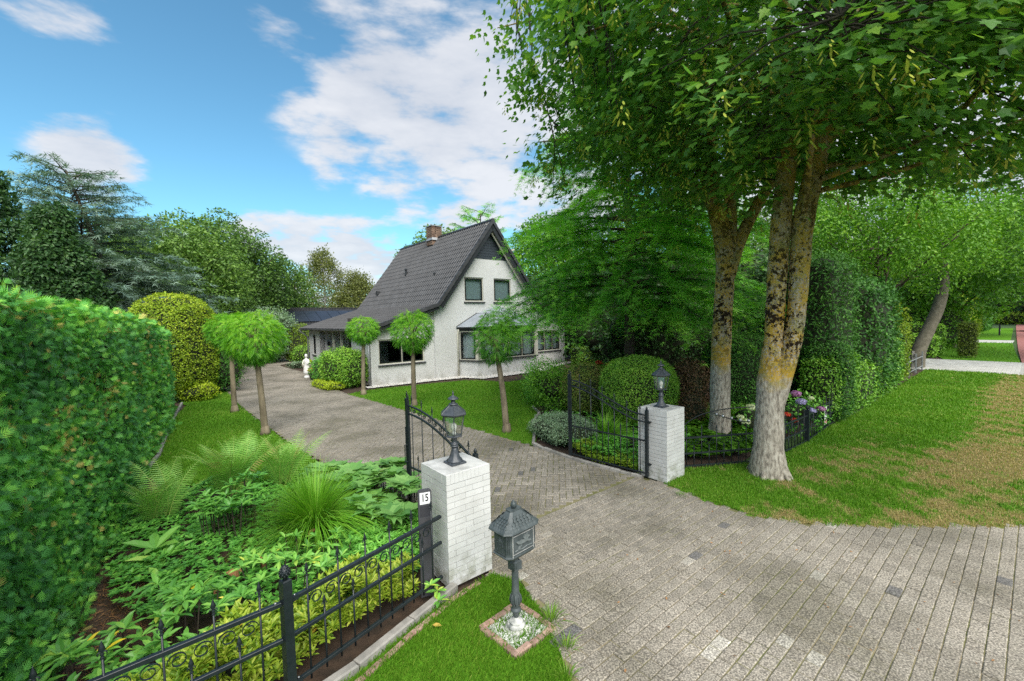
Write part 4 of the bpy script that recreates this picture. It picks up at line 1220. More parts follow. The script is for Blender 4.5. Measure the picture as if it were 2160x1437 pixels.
# roof slopes: deck, then pantiles
def slope_axes(p, q):
    """from eave point p to upper point q (x,z); returns unit upslope, normal, length"""
    d = np.array([q[0] - p[0], 0, q[1] - p[1]]); L_ = np.linalg.norm(d); d = d / L_
    nrm = np.cross(d, np.array([0, 1.0, 0])); nrm = nrm if nrm[2] > 0 else -nrm
    return d, nrm, L_
# pantile: width along y .235, length along slope .345 (x of template = width, y = upslope, z = normal)
prof = [(-.1175, .010), (-.085, .048), (-.05, .052), (-.02, .014), (.03, .0), (.08, .0), (.1175, .012)]
def tile_mesh(v):
    g = G(); n = len(prof); V = []
    for y, dz in ((-.19, .030), (.18, .008)):
        V += [(x, y, z + dz) for x, z in prof]
    V += [(x, -.19, z + .010) for x, z in prof]
    F = [(i, i + 1, n + i + 1, n + i) for i in range(n - 1)] + [(2 * n + i, 2 * n + i + 1, i + 1, i) for i in range(n - 1)]
    g.add(V, F, v); return g
TL = [tile_mesh(v).mesh('roof_tile', M_tile) for v in (.1, .35, .55, .8)]
tv = tile_mesh(.5); TLV, TLF = tv.V[0], np.concatenate(tv.Q)
RF = root('roof', (0, 0, 0)); RF.parent = HS
rt = rng(8)
def tiles(parent, p, q, y0, y1, singles, seed, flip=False, origin=(0, 0, 0)):
    d, nrm, L_ = slope_axes(p, q)
    g = G(); ed = np.array([0, 1.0, 0])
    a_, b_ = np.array([p[0], 0, p[1]]), np.array([q[0], 0, q[1]])
    V = [a_ + ed * y0, a_ + ed * y1, b_ + ed * y1, b_ + ed * y0]; V2 = [x - nrm * .09 for x in V]
    g.add(V + V2, [(0, 1, 2, 3), (7, 6, 5, 4), (0, 4, 5, 1), (1, 5, 6, 2), (2, 6, 7, 3), (3, 7, 4, 0)]); g.obj('roof_deck', M_board, parent)
    rows = int(round(L_ / .33)); cols = int(round((y1 - y0) / .235)); P, vs = [], []
    hgt, wid = L_ / rows, (y1 - y0) / cols
    X = ed if np.cross(ed, d) @ nrm > 0 else -ed
    cnt = 0
    for r0 in range(rows):
        for c0 in range(cols):
            pos = a_ + d * (hgt * (r0 + .5)) + ed * (y0 + wid * (c0 + .5)) + nrm * .004
            v = float(np.clip(rt.normal(.5, .2), 0, 1))
            if singles and c0 < singles:
                o = link('roof_tile', TL[int(np.argmin([abs(v - z) for z in (.1, .35, .55, .8)]))], parent)
                Mx = Matrix(((X[0], d[0], nrm[0], pos[0]), (X[1], d[1], nrm[1], pos[1]), (X[2], d[2], nrm[2], pos[2]), (0, 0, 0, 1))); o.matrix_local = Mx; cnt += 1
            else: P.append(pos); vs.append(v)
    n = len(P)
    if n:
        g = G(); g.scatter(TLV, TLF, np.array(P), np.tile(X, (n, 1)), np.tile(d, (n, 1)), np.tile(nrm, (n, 1)), 1.0, np.array(vs)); g.obj('roof_tiles', M_tile, parent, kind='stuff')
    return cnt
tiles(RF, EA, BE, YF, YB, 10, 1)
tiles(RF, BE, AP, YF, YB, 12, 2)
tiles(RF, BE2, AP, YF, YB, 0, 3)
tiles(RF, EA2, BE2, -.05, YB, 0, 4)
# verge tiles, ridge tiles, barge boards
def verge(p, q, y, sgn, parent):
    d, nrm, L_ = slope_axes(p, q); n = int(L_ / .33); k_ = L_ / n
    a_ = np.array([p[0], 0, p[1]])
    for k in range(n):
        g = G(); c0, c1 = a_ + d * (k * k_ - .02), a_ + d * ((k + 1) * k_)
        w_ = .075
        V = []
        for c, lift in ((c0, .072), (c1, .052)):
            V += [c + nrm * lift + [0, y + w_, 0], c + nrm * lift + [0, y - .03, 0], c + nrm * (lift - .15) + [0, y - .04, 0], c + nrm * (lift - .15) + [0, y + .0, 0]]
        g.add(V, [(0, 1, 5, 4), (1, 2, 6, 5), (2, 3, 7, 6), (0, 3, 2, 1), (4, 5, 6, 7)], float(rt.uniform(.4, .8))); g.obj('verge_tile', M_tile, parent)
for p, q in ((EA, BE), (BE, AP), (BE2, AP)): verge(p, q, YF, 1, RF)
n = int((YB - YF) / .36)
for k in range(n):
    y0 = YF + k * (YB - YF) / n
    g = G(); a = np.linspace(math.pi * 1.02, -math.pi * .02, 8); V = []
    for y, s_ in ((y0 - .02, 1.0), (y0 + (YB - YF) / n, .9)):
        V += [(AP[0] + .13 * s_ * math.cos(t), y, AP[1] - .02 + .12 * s_ * math.sin(t)) for t in a]
    g.add(V, [(i, i + 1, 8 + i + 1, 8 + i) for i in range(7)] + [tuple(range(8))], float(rt.uniform(.4, .8))); g.obj('ridge_tile', M_tile, RF)
def board(p, q, y, drop0, drop1, mat, name, th=.03):
    d, nrm, L_ = slope_axes(p, q); a_, b_ = np.array([p[0], 0, p[1]]), np.array([q[0], 0, q[1]])
    V = []
    for yy in (y, y + th): V += [a_ - nrm * drop0 + [0, yy, 0], b_ - nrm * drop0 + [0, yy, 0], b_ - nrm * drop1 + [0, yy, 0], a_ - nrm * drop1 + [0, yy, 0]]
    g = G(); g.add(V, [(0, 1, 2, 3), (7, 6, 5, 4), (0, 4, 5, 1), (3, 2, 6, 7), (0, 3, 7, 4), (1, 5, 6, 2)]); g.obj(name, mat, RF)
board(EA, BE, YF + .02, .04, .22, M_board, 'barge_board'); board(BE, AP, YF + .02, .04, .30, M_board, 'barge_board'); board(BE2, AP, YF + .02, .04, .30, M_board, 'barge_board')
board(EA, BE, YF + .05, .10, .12, M_board, 'soffit', .5); board(BE, AP, YF + .05, .10, .13, M_board, 'soffit', .5); board(BE2, AP, YF + .05, .10, .13, M_cream, 'soffit', .5)
G().tube([(6.31 + .85, YF + .1, AP[1] - 1.45), (6.31 + 1.45, YF + .1, AP[1] - 1.35)], .05, square=True).obj('gable_strut', M_cream, HS)
board((BE2[0] - 0.0, BE2[1]), AP, YF + .16, .30, .36, M_cream, 'gable_rafter', .07)
# cladding planks in the gable top
for k in range(14):
    z = 5.82 + k * .135
    if z + .05 > AP[1] - .2: break
    hw_ = (AP[1] - .12 - z) / (AP[1] - BE[1]) * (AP[0] - BE[0]); hw2 = (AP[1] - .12 - z - .128) / (AP[1] - BE[1]) * (AP[0] - BE[0])
    hw2 = max(hw2, .02)
    g = G(); V = [(AP[0] - hw_, -.135, z), (AP[0] + hw_, -.135, z), (AP[0] + hw2, -.122, z + .128), (AP[0] - hw2, -.122, z + .128), (AP[0] - hw_, -.112, z), (AP[0] + hw_, -.112, z), (AP[0] + hw2, -.112, z + .128), (AP[0] - hw2, -.112, z + .128)]
    g.add(V, [(0, 1, 2, 3), (0, 4, 5, 1), (3, 2, 6, 7), (0, 3, 7, 4), (1, 5, 6, 2)]); g.obj('plank', M_clad, HS)
# gutter and downpipes
g = G(); a = np.linspace(math.pi, 2 * math.pi, 8); V = []
for y in (YF, YB + .1): V += [(EA[0] - .05 + .065 * math.cos(t), y, EA[1] + .015 + .065 * math.sin(t)) for t in a]
g.add(V, [(i, i + 1, 9 + i, 8 + i) for i in range(7)]); g.add(V, [(8 + i, 9 + i, i + 1, i) for i in range(7)]); g.obj('gutter', M_gut, HS)
G().tube([(EA[0] - .05, 10.1, EA[1] - .05), (EA[0] - .04, 10.1, EA[1] - .15), (-.06, 10.08, 1.95), (-.06, 10.08, 0)], .04, 8).obj('downpipe', M_gut, HS, True)
G().tube([(4.30, -.18, 2.3), (4.30, -.18, 2.2), (4.26, -.17, 2.1), (4.26, -.17, 0)], .045, 8).obj('downpipe', M_cream, HS, True)
G().tube([(-.06, .06, 2.3), (-.06, .06, 0)], .04, 8).obj('downpipe', M_gut, HS, True)
# brick pilaster corner base, roof vents, chimney
CH = root('chimney', (6.15, 5.25, 0)); CH.parent = HS
g = G(); rr = rng(31)
for k in range(16):
    z = 7.30 + k * .0675
    for side in range(4):
        a = side * math.pi / 2
        for x in ((-.20, .05, .25) if k % 2 else (-.25, -.05, .20)):
            g.box((x * math.cos(a) + .29 * math.sin(a), x * math.sin(a) - .29 * math.cos(a), z), (.19, .08, .058), a, float(rr.uniform(0, 1)), bevel=.004)
g.box((0, 0, 7.8), (.60, .60, 1.04), v=.2); g.obj('chimney_brickwork', M_redbr, CH, kind='stuff')
G().box((0, 0, 8.40), (.74, .74, .05)).obj('chimney_cap', M_gut, CH)
G().box((0, 0, 7.62), (.76, .80, .16), taper=.15).obj('lead_flashing', M_gut, CH)
g = G(); g.lathe([(.08, 0), (.085, .05), (.06, .07), (.06, .28), (.09, .30), (.09, .36), (.03, .40)], 12, c=(4.55, 5.9, 5.47)); g.obj('roof_vent', M_board, HS)
g = G(); g.box((3.75, 8.3, 4.55), (.3, .2, .22), taper=.3); g.obj('roof_vent', M_board, HS)
g = G(); g.lathe([(.07, 0), (.08, .1), (.02, .15)], 10, c=(4.3, 2.0, 5.12)); g.obj('roof_vent', M_board, HS)

# ------------------------------------------------------------------ bay window
BY = root('bay_window', (0, 0, 0)); BY.parent = HS
bw0, bw1, bw2, bw3 = (4.36, -.11), (4.80, -1.05), (8.58, -1.05), (9.02, -.11)
pts = [bw0, bw1, bw2, bw3]
for k in range(3):
    p, q = np.array(pts[k]), np.array(pts[k + 1]); d = q - p; L_ = float(np.hypot(*d)); a = math.atan2(d[1], d[0])
    wall(BY, 'bay_wall', (*p, 0), a, L_, 0, .74, [], thick=.12, seed=40 + k)
    G().box((*(p + d / 2), 2.27), (L_ + .04, .12, .12), a).obj('bay_lintel', M_sash, BY)
def bay_win(p, q, x0, x1, sashes=1):
    d = np.array(q) - np.array(p); L_ = float(np.hypot(*d)); a = math.atan2(d[1], d[0])
    return window(BY, (*p, 0), a, x0, x1, .80, 2.21, sashes=sashes, curtain='net', sill=False, depth=.0), a, L_
bay_win(bw0, bw1, .06, .98); bay_win(bw1, bw2, .12, 3.66, 4); bay_win(bw2, bw3, .06, .98)
for p in pts[1:3]: G().box((*p, 1.48), (.15, .15, 1.46), rad(25 if p is pts[1] else -25)).obj('bay_post', M_cream, BY)
g = G()
op = [(4.28, -.12), (4.74, -1.15), (8.64, -1.15), (9.10, -.12)]
g.prism(op, .735, .80); g.obj('bay_sill', M_sill, BY)
ep = [(4.22, -.12), (4.70, -1.24), (8.68, -1.24), (9.16, -.12)]; up = [(5.45, -.12), (5.75, -.50), (7.65, -.50), (7.95, -.12)]
g = G(); g.prism(ep, 2.33, 2.40); g.obj('bay_fascia', M_sash, BY)
for k in range(3):
    n_ = (1, 4, 1)[k]
    for q in range(n_):
        f = lambda P_, t: np.array(P_[k]) * (1 - t) + np.array(P_[k + 1]) * t
        e0, e1, u0, u1 = f(ep, q / n_ + .006), f(ep, (q + 1) / n_ - .006), f(up, q / n_ + .01), f(up, (q + 1) / n_ - .01)
        g = G(); V = [(*e0, 2.405), (*e1, 2.405), (*u1, 3.06), (*u0, 3.06)]; V2 = [(x, y + .01, z - .03) for x, y, z in V]
        g.add(V + V2, [(0, 1, 2, 3), (7, 6, 5, 4), (0, 4, 5, 1), (1, 5, 6, 2), (2, 6, 7, 3), (3, 7, 4, 0)]); g.obj('bay_roof_panel', M_zinc, BY)
for k in range(4):
    for q in (range(4) if k == 1 else range(1)):
        if k == 3 and q: continue
        t = q / 4 if k == 1 else 0
        e = np.array(ep[k]) * (1 - t) + np.array(ep[min(k + 1, 3)]) * t; u_ = np.array(up[k]) * (1 - t) + np.array(up[min(k + 1, 3)]) * t
        G().tube([(*e, 2.42), (*u_, 3.08)], .02, 6).obj('bay_roof_rib', M_sash, BY)
g = G(); V = [(5.42, -.13, 3.06), (5.74, -.52, 3.06), (7.66, -.52, 3.06), (7.98, -.13, 3.06), (6.7, -.13, 3.46)]; g.add(V, [(0, 1, 4), (1, 2, 4), (2, 3, 4), (0, 4, 3), (3, 2, 1, 0)]); g.obj('bay_roof_top', M_zinc, BY)
G().tube([(6.7, -.16, 3.46), (6.7, -.17, 3.60), (6.78, -.17, 3.72)], .012, 5).obj('roof_hook', M_iron, BY)

# gravel strip at the wall foot with dark edging
g = G(); rr = rng(77)
gp = [(-.3, -.42), (-.3, 0), (3.04, 0), (3.04, -.11), (4.4, -.11), (4.85, -1.05), (8.55, -1.05), (9.0, -.11), (9.58, -.11), (9.58, .4), (12.6, .4), (12.9, -.1), (10, -.8), (9.1, -1.6), (8.7, -1.75), (4.6, -1.75), (4.2, -.85), (3.0, -.6)]
gp = ccw(gp)
q = polysample(gp, 5200, rr); n = len(q); X, Y, Z = frames(np.tile([0, 0, 1.0], (n, 1)), rr, tilt=.6)
g.scatter(ov, of, np.column_stack([q, rr.uniform(0, .02, n)]), X * 1.3, Y, Z, rr.uniform(.015, .028, n), rr.uniform(0, 1, n))
g.add([(x, y, .004) for x, y in gp], [tuple(range(len(gp)))])
gs = g.obj('gravel', M_gravel, None, kind='stuff', label='white gravel strip along the foot of the house wall'); gs.location = (-6.05, 18.19, -.004); gs.rotation_euler = (0, 0, rad(39))

# ------------------------------------------------------------------ low annex with solar panels
AX = root('low_annex', (-21.2, 36.0 - 1.6, 0), rad(39), 'low outbuilding behind the driveway with dark solar panels on its roof', 'outbuilding')
AL = 17.0
wall(AX, 'wall', (.3, .35, 0), 0, AL - .6, 0, 2.35, [(3, 5, 0, 2.1), (8, 9.4, .9, 2.0)], bricks=False, jm=M_wallb)
G().box((AL / 2, 4.2, 1.1), (AL - .7, 7.0, 2.2)).obj('inner_core', M_inside, AX)
AE, AR = (-0.25, 2.38), (4.0, 4.10)
g = G()
V = [(-.2, AE[0], AE[1]), (AL, AE[0], AE[1]), (AL, AR[0], AR[1]), (-.2, AR[0], AR[1]), (AL, 8.2, AE[1]), (-.2, 8.2, AE[1])]
V2 = [(x, y, z - .12) for x, y, z in V]
g.add(V + V2, [(0, 1, 2, 3), (3, 2, 4, 5), (6, 9, 8, 7), (9, 11, 10, 8), (0, 6, 7, 1), (4, 10, 11, 5), (0, 3, 9, 6), (3, 5, 11, 9), (1, 7, 8, 2), (2, 8, 10, 4)]); g.obj('roof_deck', M_board, AX)
d_ = np.array([0, AR[0] - AE[0], AR[1] - AE[1]]); Ls = np.linalg.norm(d_); d_ /= Ls; nr_ = np.array([0, -d_[2], d_[1]])
P, vs = [], []
for r0 in range(13):
    for c0 in range(72):
        P.append(np.array([-.1 + c0 * .235, AE[0], AE[1]]) + d_ * (.17 + r0 * Ls / 13.4) + nr_ * .004); vs.append(float(np.clip(rt.normal(.5, .2), 0, 1)))
n = len(P); g = G(); g.scatter(TLV, TLF, np.array(P), np.tile([1.0, 0, 0], (n, 1)), np.tile(d_, (n, 1)), np.tile(nr_, (n, 1)), 1.0, np.array(vs)); g.obj('roof_tiles', M_tile, AX, kind='stuff')
for c0 in range(12):
    for r0 in range(1):
        c_ = np.array([1.2 + c0 * 1.03, AE[0], AE[1]]) + d_ * (1.35 + .95 + r0 * 1.7) + nr_ * .13
        g = G(); g.box((0, 0, 0), (1.0, 3.2 / 2 * 1.62, .035), bevel=.004); o = g.obj('solar_panel', M_solar, AX)
        o.matrix_local = Matrix(((1, 0, 0, c_[0]), (0, d_[1], nr_[1], c_[1]), (0, d_[2], nr_[2], c_[2]), (0, 0, 0, 1)))
G().box((AL / 2, 4.0, 4.16), (AL + .1, .3, .10)).obj('ridge_tiles', M_tile, AX)
G().tube([(-.2, AE[0] - .06, AE[1] - .02), (AL, AE[0] - .06, AE[1] - .02)], .06, 8).obj('gutter', M_gut, AX)
g = G(); g.box((13.2, 3.6, 4.25), (2.6, .1, .05)); g.box((12.0, 3.6, 4.1), (.12, .1, .3)); g.box((14.4, 3.6, 4.1), (.12, .1, .3)); g.obj('roof_rail', M_board, AX)
for x in (1.0, 3.1): G().lathe([(.12, 0), (.13, .12), (.2, .14), (.17, .22), (.05, .28)], 12, c=(x, 4.3, 4.05)).obj('roof_vent', M_gut, AX)
# ================================================================== vegetation
def tri_fan(outline, fold=0.0):
    V = np.array([(0, 0.15, 0)] + [(x, y, fold * abs(x)) for x, y in outline]); n = len(outline)
    return V, np.array([(0, i, i + 1) for i in range(1, n)] )
# sycamore leaf, five pointed lobes, stalk end at the origin
ML = [(.0, 0), (.16, -.06), (.34, -.02), (.27, .12), (.52, .22), (.42, .34), (.50, .50), (.26, .50), (.20, .66), (.0, .95), (-.20, .66), (-.26, .50), (-.50, .50), (-.42, .34), (-.52, .22), (-.27, .12), (-.34, -.02), (-.16, -.06), (.0, 0)]
MLV = np.array([(0, .25, -.02)] + [(x, y, .10 * abs(x) - .16 * max(0, y - .5) - .10 * abs(x) ** 2) for x, y in ML]); MLF = np.array([(0, i, i + 1) for i in range(1, len(ML))])
# simpler leaf for farther ones
ML2 = [(.0, 0), (.36, .0), (.50, .46), (.18, .55), (.0, .95), (-.18, .55), (-.50, .46), (-.36, .0), (.0, 0)]
ML2V = np.array([(0, .3, -.02)] + [(x, y, .10 * abs(x) - .12 * max(0, y - .5)) for x, y in ML2]); ML2F = np.array([(0, i, i + 1) for i in range(1, len(ML2))])
# plain pointed leaf, 2 halves folded
LFV = np.array([(0, 0, 0), (.28, .42, .07), (0, 1, -.04), (-.28, .42, .07)]); LFF = np.array([(0, 1, 2), (0, 2, 3)])
# longer leaf with a bent blade
LLV = np.array([(0, 0, 0), (.16, .35, .05), (.13, .72, .02), (0, 1, -.10), (-.13, .72, .02), (-.16, .35, .05), (0, .5, -.01)]); LLF = np.array([(0, 1, 6), (1, 2, 6), (2, 3, 6), (3, 4, 6), (4, 5, 6), (5, 0, 6)])
# small clump of 5 leaves (for distant crowns)
def clump(n, seed, spread=.5, leaf=.42):
    r = rng(seed); V, F = [], []
    for k in range(n):
        c = r.normal(0, spread * .5, 3); N_ = unit(np.array([r.normal(0, .6), r.normal(0, .6), 1.0])); A = unit(np.cross(N_, r.normal(0, 1, 3))); B = np.cross(N_, A)
        L_ = leaf * r.uniform(.7, 1.3)
        q = [c, c + A * L_ * .3 + B * L_ * .45, c + B * L_, c - A * L_ * .3 + B * L_ * .45]
        b = len(V); V += q; F += [(b, b + 1, b + 2), (b, b + 2, b + 3)]
    return np.array(V), np.array(F)
CL5 = clump(5, 3)

GRN = dict(
    maple=[(0.018, 0.045, 0.012), (0.032, 0.082, 0.020), (0.060, 0.125, 0.024), (0.115, 0.185, 0.026), (0.22, 0.19, 0.04)],
    oak=[(0.014, 0.032, 0.008), (0.035, 0.075, 0.014), (0.065, 0.125, 0.020), (0.10, 0.16, 0.03)],
    bright=[(0.03, 0.09, 0.008), (0.07, 0.19, 0.012), (0.13, 0.28, 0.020), (0.20, 0.34, 0.03)],
    robinia=[(0.02, 0.085, 0.008), (0.05, 0.17, 0.012), (0.12, 0.30, 0.016), (0.22, 0.38, 0.03)],
    box=[(0.015, 0.045, 0.006), (0.05, 0.125, 0.012), (0.11, 0.21, 0.02), (0.17, 0.25, 0.04)],
    gold=[(0.04, 0.08, 0.006), (0.13, 0.22, 0.012), (0.27, 0.38, 0.02), (0.42, 0.45, 0.04)],
    thuja=[(0.010, 0.036, 0.010), (0.022, 0.080, 0.020), (0.055, 0.155, 0.022), (0.12, 0.22, 0.03), (0.17, 0.10, 0.04)],
    dark=[(0.006, 0.018, 0.006), (0.014, 0.038, 0.012), (0.028, 0.065, 0.018), (0.05, 0.09, 0.025)],
    blue=[(0.03, 0.055, 0.045), (0.07, 0.115, 0.09), (0.12, 0.18, 0.14), (0.17, 0.23, 0.18)],
    cedar=[(0.015, 0.05, 0.010), (0.035, 0.105, 0.014), (0.075, 0.185, 0.022), (0.14, 0.27, 0.035)],
    laurel=[(0.008, 0.028, 0.006), (0.018, 0.062, 0.010), (0.045, 0.12, 0.018), (0.085, 0.18, 0.025)],
    silver=[(0.06, 0.11, 0.06), (0.12, 0.20, 0.11), (0.20, 0.29, 0.18), (0.30, 0.38, 0.26)],
    brown=[(0.05, 0.03, 0.018), (0.10, 0.055, 0.035), (0.13, 0.085, 0.04), (0.10, 0.11, 0.035)],
    birch=[(0.06, 0.075, 0.02), (0.10, 0.115, 0.03), (0.15, 0.16, 0.05)],
    fern=[(0.035, 0.085, 0.016), (0.07, 0.15, 0.03), (0.13, 0.22, 0.05), (0.16, 0.12, 0.05)],
    sedge=[(0.04, 0.12, 0.010), (0.09, 0.24, 0.014), (0.17, 0.36, 0.03), (0.28, 0.42, 0.07)],
    euon=[(0.035, 0.10, 0.012), (0.10, 0.21, 0.02), (0.27, 0.37, 0.03), (0.48, 0.52, 0.09), (0.62, 0.42, 0.06)],
    rhodo=[(0.022, 0.075, 0.014), (0.045, 0.135, 0.022), (0.09, 0.21, 0.035), (0.17, 0.26, 0.045), (0.70, 0.28, 0.02)],
    ground=[(0.015, 0.055, 0.010), (0.035, 0.115, 0.018), (0.075, 0.19, 0.028), (0.13, 0.26, 0.045)],
    lime=[(0.15, 0.24, 0.01), (0.30, 0.40, 0.02), (0.45, 0.50, 0.04)],
)
for _k in GRN:
    _f = {'maple': 2.75, 'oak': 2.2, 'thuja': 3.6, 'dark': 2.4, 'laurel': 2.1, 'ground': 2.7, 'box': 2.4, 'rhodo': 2.3, 'cedar': 3.2, 'fern': 3.0, 'blue': 1.8, 'birch': 1.7, 'robinia': 1.5, 'sedge': 1.4, 'euon': 1.25, 'gold': 1.2}.get(_k, 1.35)
    GRN[_k] = [tuple(min(.8, c * _f) for c in col) for col in GRN[_k]]
LM = {}
def lm(k, **kw):
    if k not in LM: LM[k] = leaf_mat('leaf_' + k, GRN[k], **kw)
    return LM[k]
lm('maple', rough=.42, trans=.42); lm('laurel', rough=.5, trans=.18, spec=.25); lm('rhodo', rough=.35, trans=.22, spec=.45, pos=[0, .3, .65, .9, 1.0]); lm('euon', pos=[0, .3, .62, .93, 1], rough=.4, trans=.28); lm('thuja', pos=[0, .3, .62, .86, 1], trans=.2); lm('robinia', trans=.4)
M_core = solid('shaded_inner_twigs', (0.010, 0.016, 0.006), (0.022, 0.028, 0.010), 12, 1.0)
M_bark = solid('brown_bark', (0.045, 0.033, 0.024), (0.10, 0.078, 0.055), 8, 0.95, 2.0, 30, stretch=(1, 1, .25))
M_twig = solid('dark_twig', (0.030, 0.024, 0.018), (0.055, 0.045, 0.032), 12, 0.95)


def maple_bark():
    m, nt, N, L = _nt('lichen_covered_bark')
    tc = N('ShaderNodeTexCoord'); sep = N('ShaderNodeSeparateXYZ'); L(tc.outputs['Object'], sep.inputs[0])
    def noise(sc, det=5, st=None, rough=.6):
        n = N('ShaderNodeTexNoise'); n.inputs['Scale'].default_value = sc; n.inputs['Detail'].default_value = det; n.inputs['Roughness'].default_value = rough
        if st:
            mp = N('ShaderNodeMapping'); mp.inputs['Scale'].default_value = st; L(tc.outputs['Object'], mp.inputs[0]); L(mp.outputs[0], n.inputs['Vector'])
        else: L(tc.outputs['Object'], n.inputs['Vector'])
        return n.outputs[0]
    def ma(op, a, b, cl=False):
        n = N('ShaderNodeMath'); n.operation = op; n.use_clamp = cl
        for i, v in enumerate((a, b)):
            if isinstance(v, (int, float)): n.inputs[i].default_value = v
            else: L(v, n.inputs[i])
        return n.outputs[0]
    def mr(v, a, b, c=0, d=1):
        n = N('ShaderNodeMapRange'); L(v, n.inputs['Value']); n.inputs['From Min'].default_value = a; n.inputs['From Max'].default_value = b; n.inputs['To Min'].default_value = c; n.inputs['To Max'].default_value = d; return n.outputs[0]
    def mix(f, a, b):
        n = N('ShaderNodeMix'); n.data_type = 'RGBA'; L(f, n.inputs[0])
        for i, v in ((6, a), (7, b)):
            if isinstance(v, tuple): n.inputs[i].default_value = (*v, 1)
            else: L(v, n.inputs[i])
        return n.outputs[2]
    fine = noise(38, 6); big = noise(3.2, 4); crack = noise(26, 4, (1, 1, .35))
    base = ramp_node(nt, [(0.16, 0.14, 0.115), (0.33, 0.295, 0.245), (0.46, 0.425, 0.36)], [.36, .5, .64]); L(crack, base.inputs[0])
    z = sep.outputs[2]
    # lichen begins about 1.7 m up, ragged edge
    zl = mr(ma('ADD', z, ma('MULTIPLY', ma('SUBTRACT', big, .5), .9)), 1.55, 1.80)
    lich = mr(ma('ADD', fine, ma('MULTIPLY', big, .6)), .68, .84)
    lf = ma('MULTIPLY', lich, zl, True)
    ly = ramp_node(nt, [(0.34, 0.28, 0.06), (0.46, 0.29, 0.035), (0.25, 0.23, 0.07)], [.35, .5, .65]); L(noise(2.2, 3), ly.inputs[0])
    c1 = mix(lf, base.outputs[0], ly.outputs[0])
    # dark mossy/sooty patches higher up
    dn = noise(13, 7, None, .72)
    dk = ma('MULTIPLY', mr(ma('ADD', dn, ma('MULTIPLY', noise(1.3, 2), .5)), .785, .83), mr(z, 1.7, 2.2), True)
    c2 = mix(dk, c1, (0.022, 0.014, 0.008))
    # olive film near the crown
    ol = ma('MULTIPLY', mr(z, 3.2, 4.6), .45)
    c3 = mix(ol, c2, (0.22, 0.18, 0.035))
    p = N('ShaderNodeBsdfPrincipled'); L(c3, p.inputs['Base Color']); p.inputs['Roughness'].default_value = .95; p.inputs['Specular IOR Level'].default_value = .15
    b = N('ShaderNodeBump'); b.inputs['Strength'].default_value = 1; b.inputs['Distance'].default_value = .018; L(ma('ADD', crack, ma('MULTIPLY', dk, -.35)), b.inputs['Height']); L(b.outputs[0], p.inputs['Normal'])
    o = N('ShaderNodeOutputMaterial'); L(p.outputs[0], o.inputs[0])
    return m
M_mbark = maple_bark()


def limb(g, pts, r0, r1, seg=10, wob=0.0, seed=0, sub=5):
    """smooth tapering limb through points"""
    pts = np.array(pts, float); n = len(pts); t = np.linspace(0, n - 1, (n - 1) * sub + 1)
    out = []
    for q in t:
        i = min(int(q), n - 2); f = q - i
        p0, p1, p2, p3 = pts[max(i - 1, 0)], pts[i], pts[i + 1], pts[min(i + 2, n - 1)]
        out.append(.5 * ((2 * p1) + (-p0 + p2) * f + (2 * p0 - 5 * p1 + 4 * p2 - p3) * f * f + (-p0 + 3 * p1 - 3 * p2 + p3) * f ** 3))
    out = np.array(out)
    rr_ = np.linspace(0, 1, len(out)); R_ = (r0 + (r1 - r0) * rr_ ** .8) if np.isscalar(r0) and not isinstance(r1, list) else np.interp(rr_, np.linspace(0, 1, len(r1)), r1)
    if wob: R_ = R_ * (1 + wob * np.sin(np.arange(len(out)) * 1.7 + seed))
    g.tube(out, R_, seg)
    return out


def crown(g, lobes, dens, leaf, r, TVx=LFV, TFx=LFF, tilt=.7, shell=.35, vbase=.45, vvar=.16, droop=.3, clump_amp=.16, at=(0, 0, 0)):
    """leaves through a crown made of lobes (centre, radii). More of them towards the outside."""
    for (c, ra) in lobes:
        c = np.array(c, float); ra = np.array(ra, float) * np.ones(3)
        A = 4 * math.pi * ((ra[0] * ra[1]) ** 1.6 / 3 + (ra[0] * ra[2]) ** 1.6 / 3 + (ra[1] * ra[2]) ** 1.6 / 3) ** (1 / 1.6)
        n = int(A * dens)
        D = unit(r.normal(0, 1, (n, 3)))
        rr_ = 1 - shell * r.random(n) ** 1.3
        rr_ *= 1 + .10 * sn(D * 2.2, 1.5, int(abs(c[0] * 7 + c[1] * 3)) % 50)
        P = c + D * ra * rr_[:, None]
        kk = thin_back(P + np.array(at, float), D, r, .2); D, P, rr_ = D[kk], P[kk], rr_[kk]; n = len(P)
        Nn = unit(D / ra); Nn[:, 2] += .35
        X, Y, Z = frames(unit(Nn), r, tilt=tilt, spin=unit(D + np.array([0, 0, -droop]) + r.normal(0, .5, D.shape)))
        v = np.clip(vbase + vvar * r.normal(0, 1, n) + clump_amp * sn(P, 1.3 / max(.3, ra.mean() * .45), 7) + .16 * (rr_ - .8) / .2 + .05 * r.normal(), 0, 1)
        g.scatter(TVx, TFx, P, X, Y, Z, leaf * r.uniform(.65, 1.3, n), v)
    return g


def lobes_for(cen, R, n, lr, r, flat=.8, low=-.5):
    """lobes over an ellipsoid crown"""
    out = []
    for k in range(n):
        z = low + (1 - low) * (k + .5) / n; a = k * 2.39996 + r.uniform(-.3, .3); q = math.sqrt(max(0, 1 - z * z))
        d = np.array([q * math.cos(a), q * math.sin(a), z])
        f = r.uniform(.58, .78)
        s = lr * r.uniform(.75, 1.25)
        out.append((np.array(cen) + d * np.array(R) * f, (s, s, s * flat)))
    out.append((np.array(cen), (R[0] * .5, R[1] * .5, R[2] * .5)))
    return out


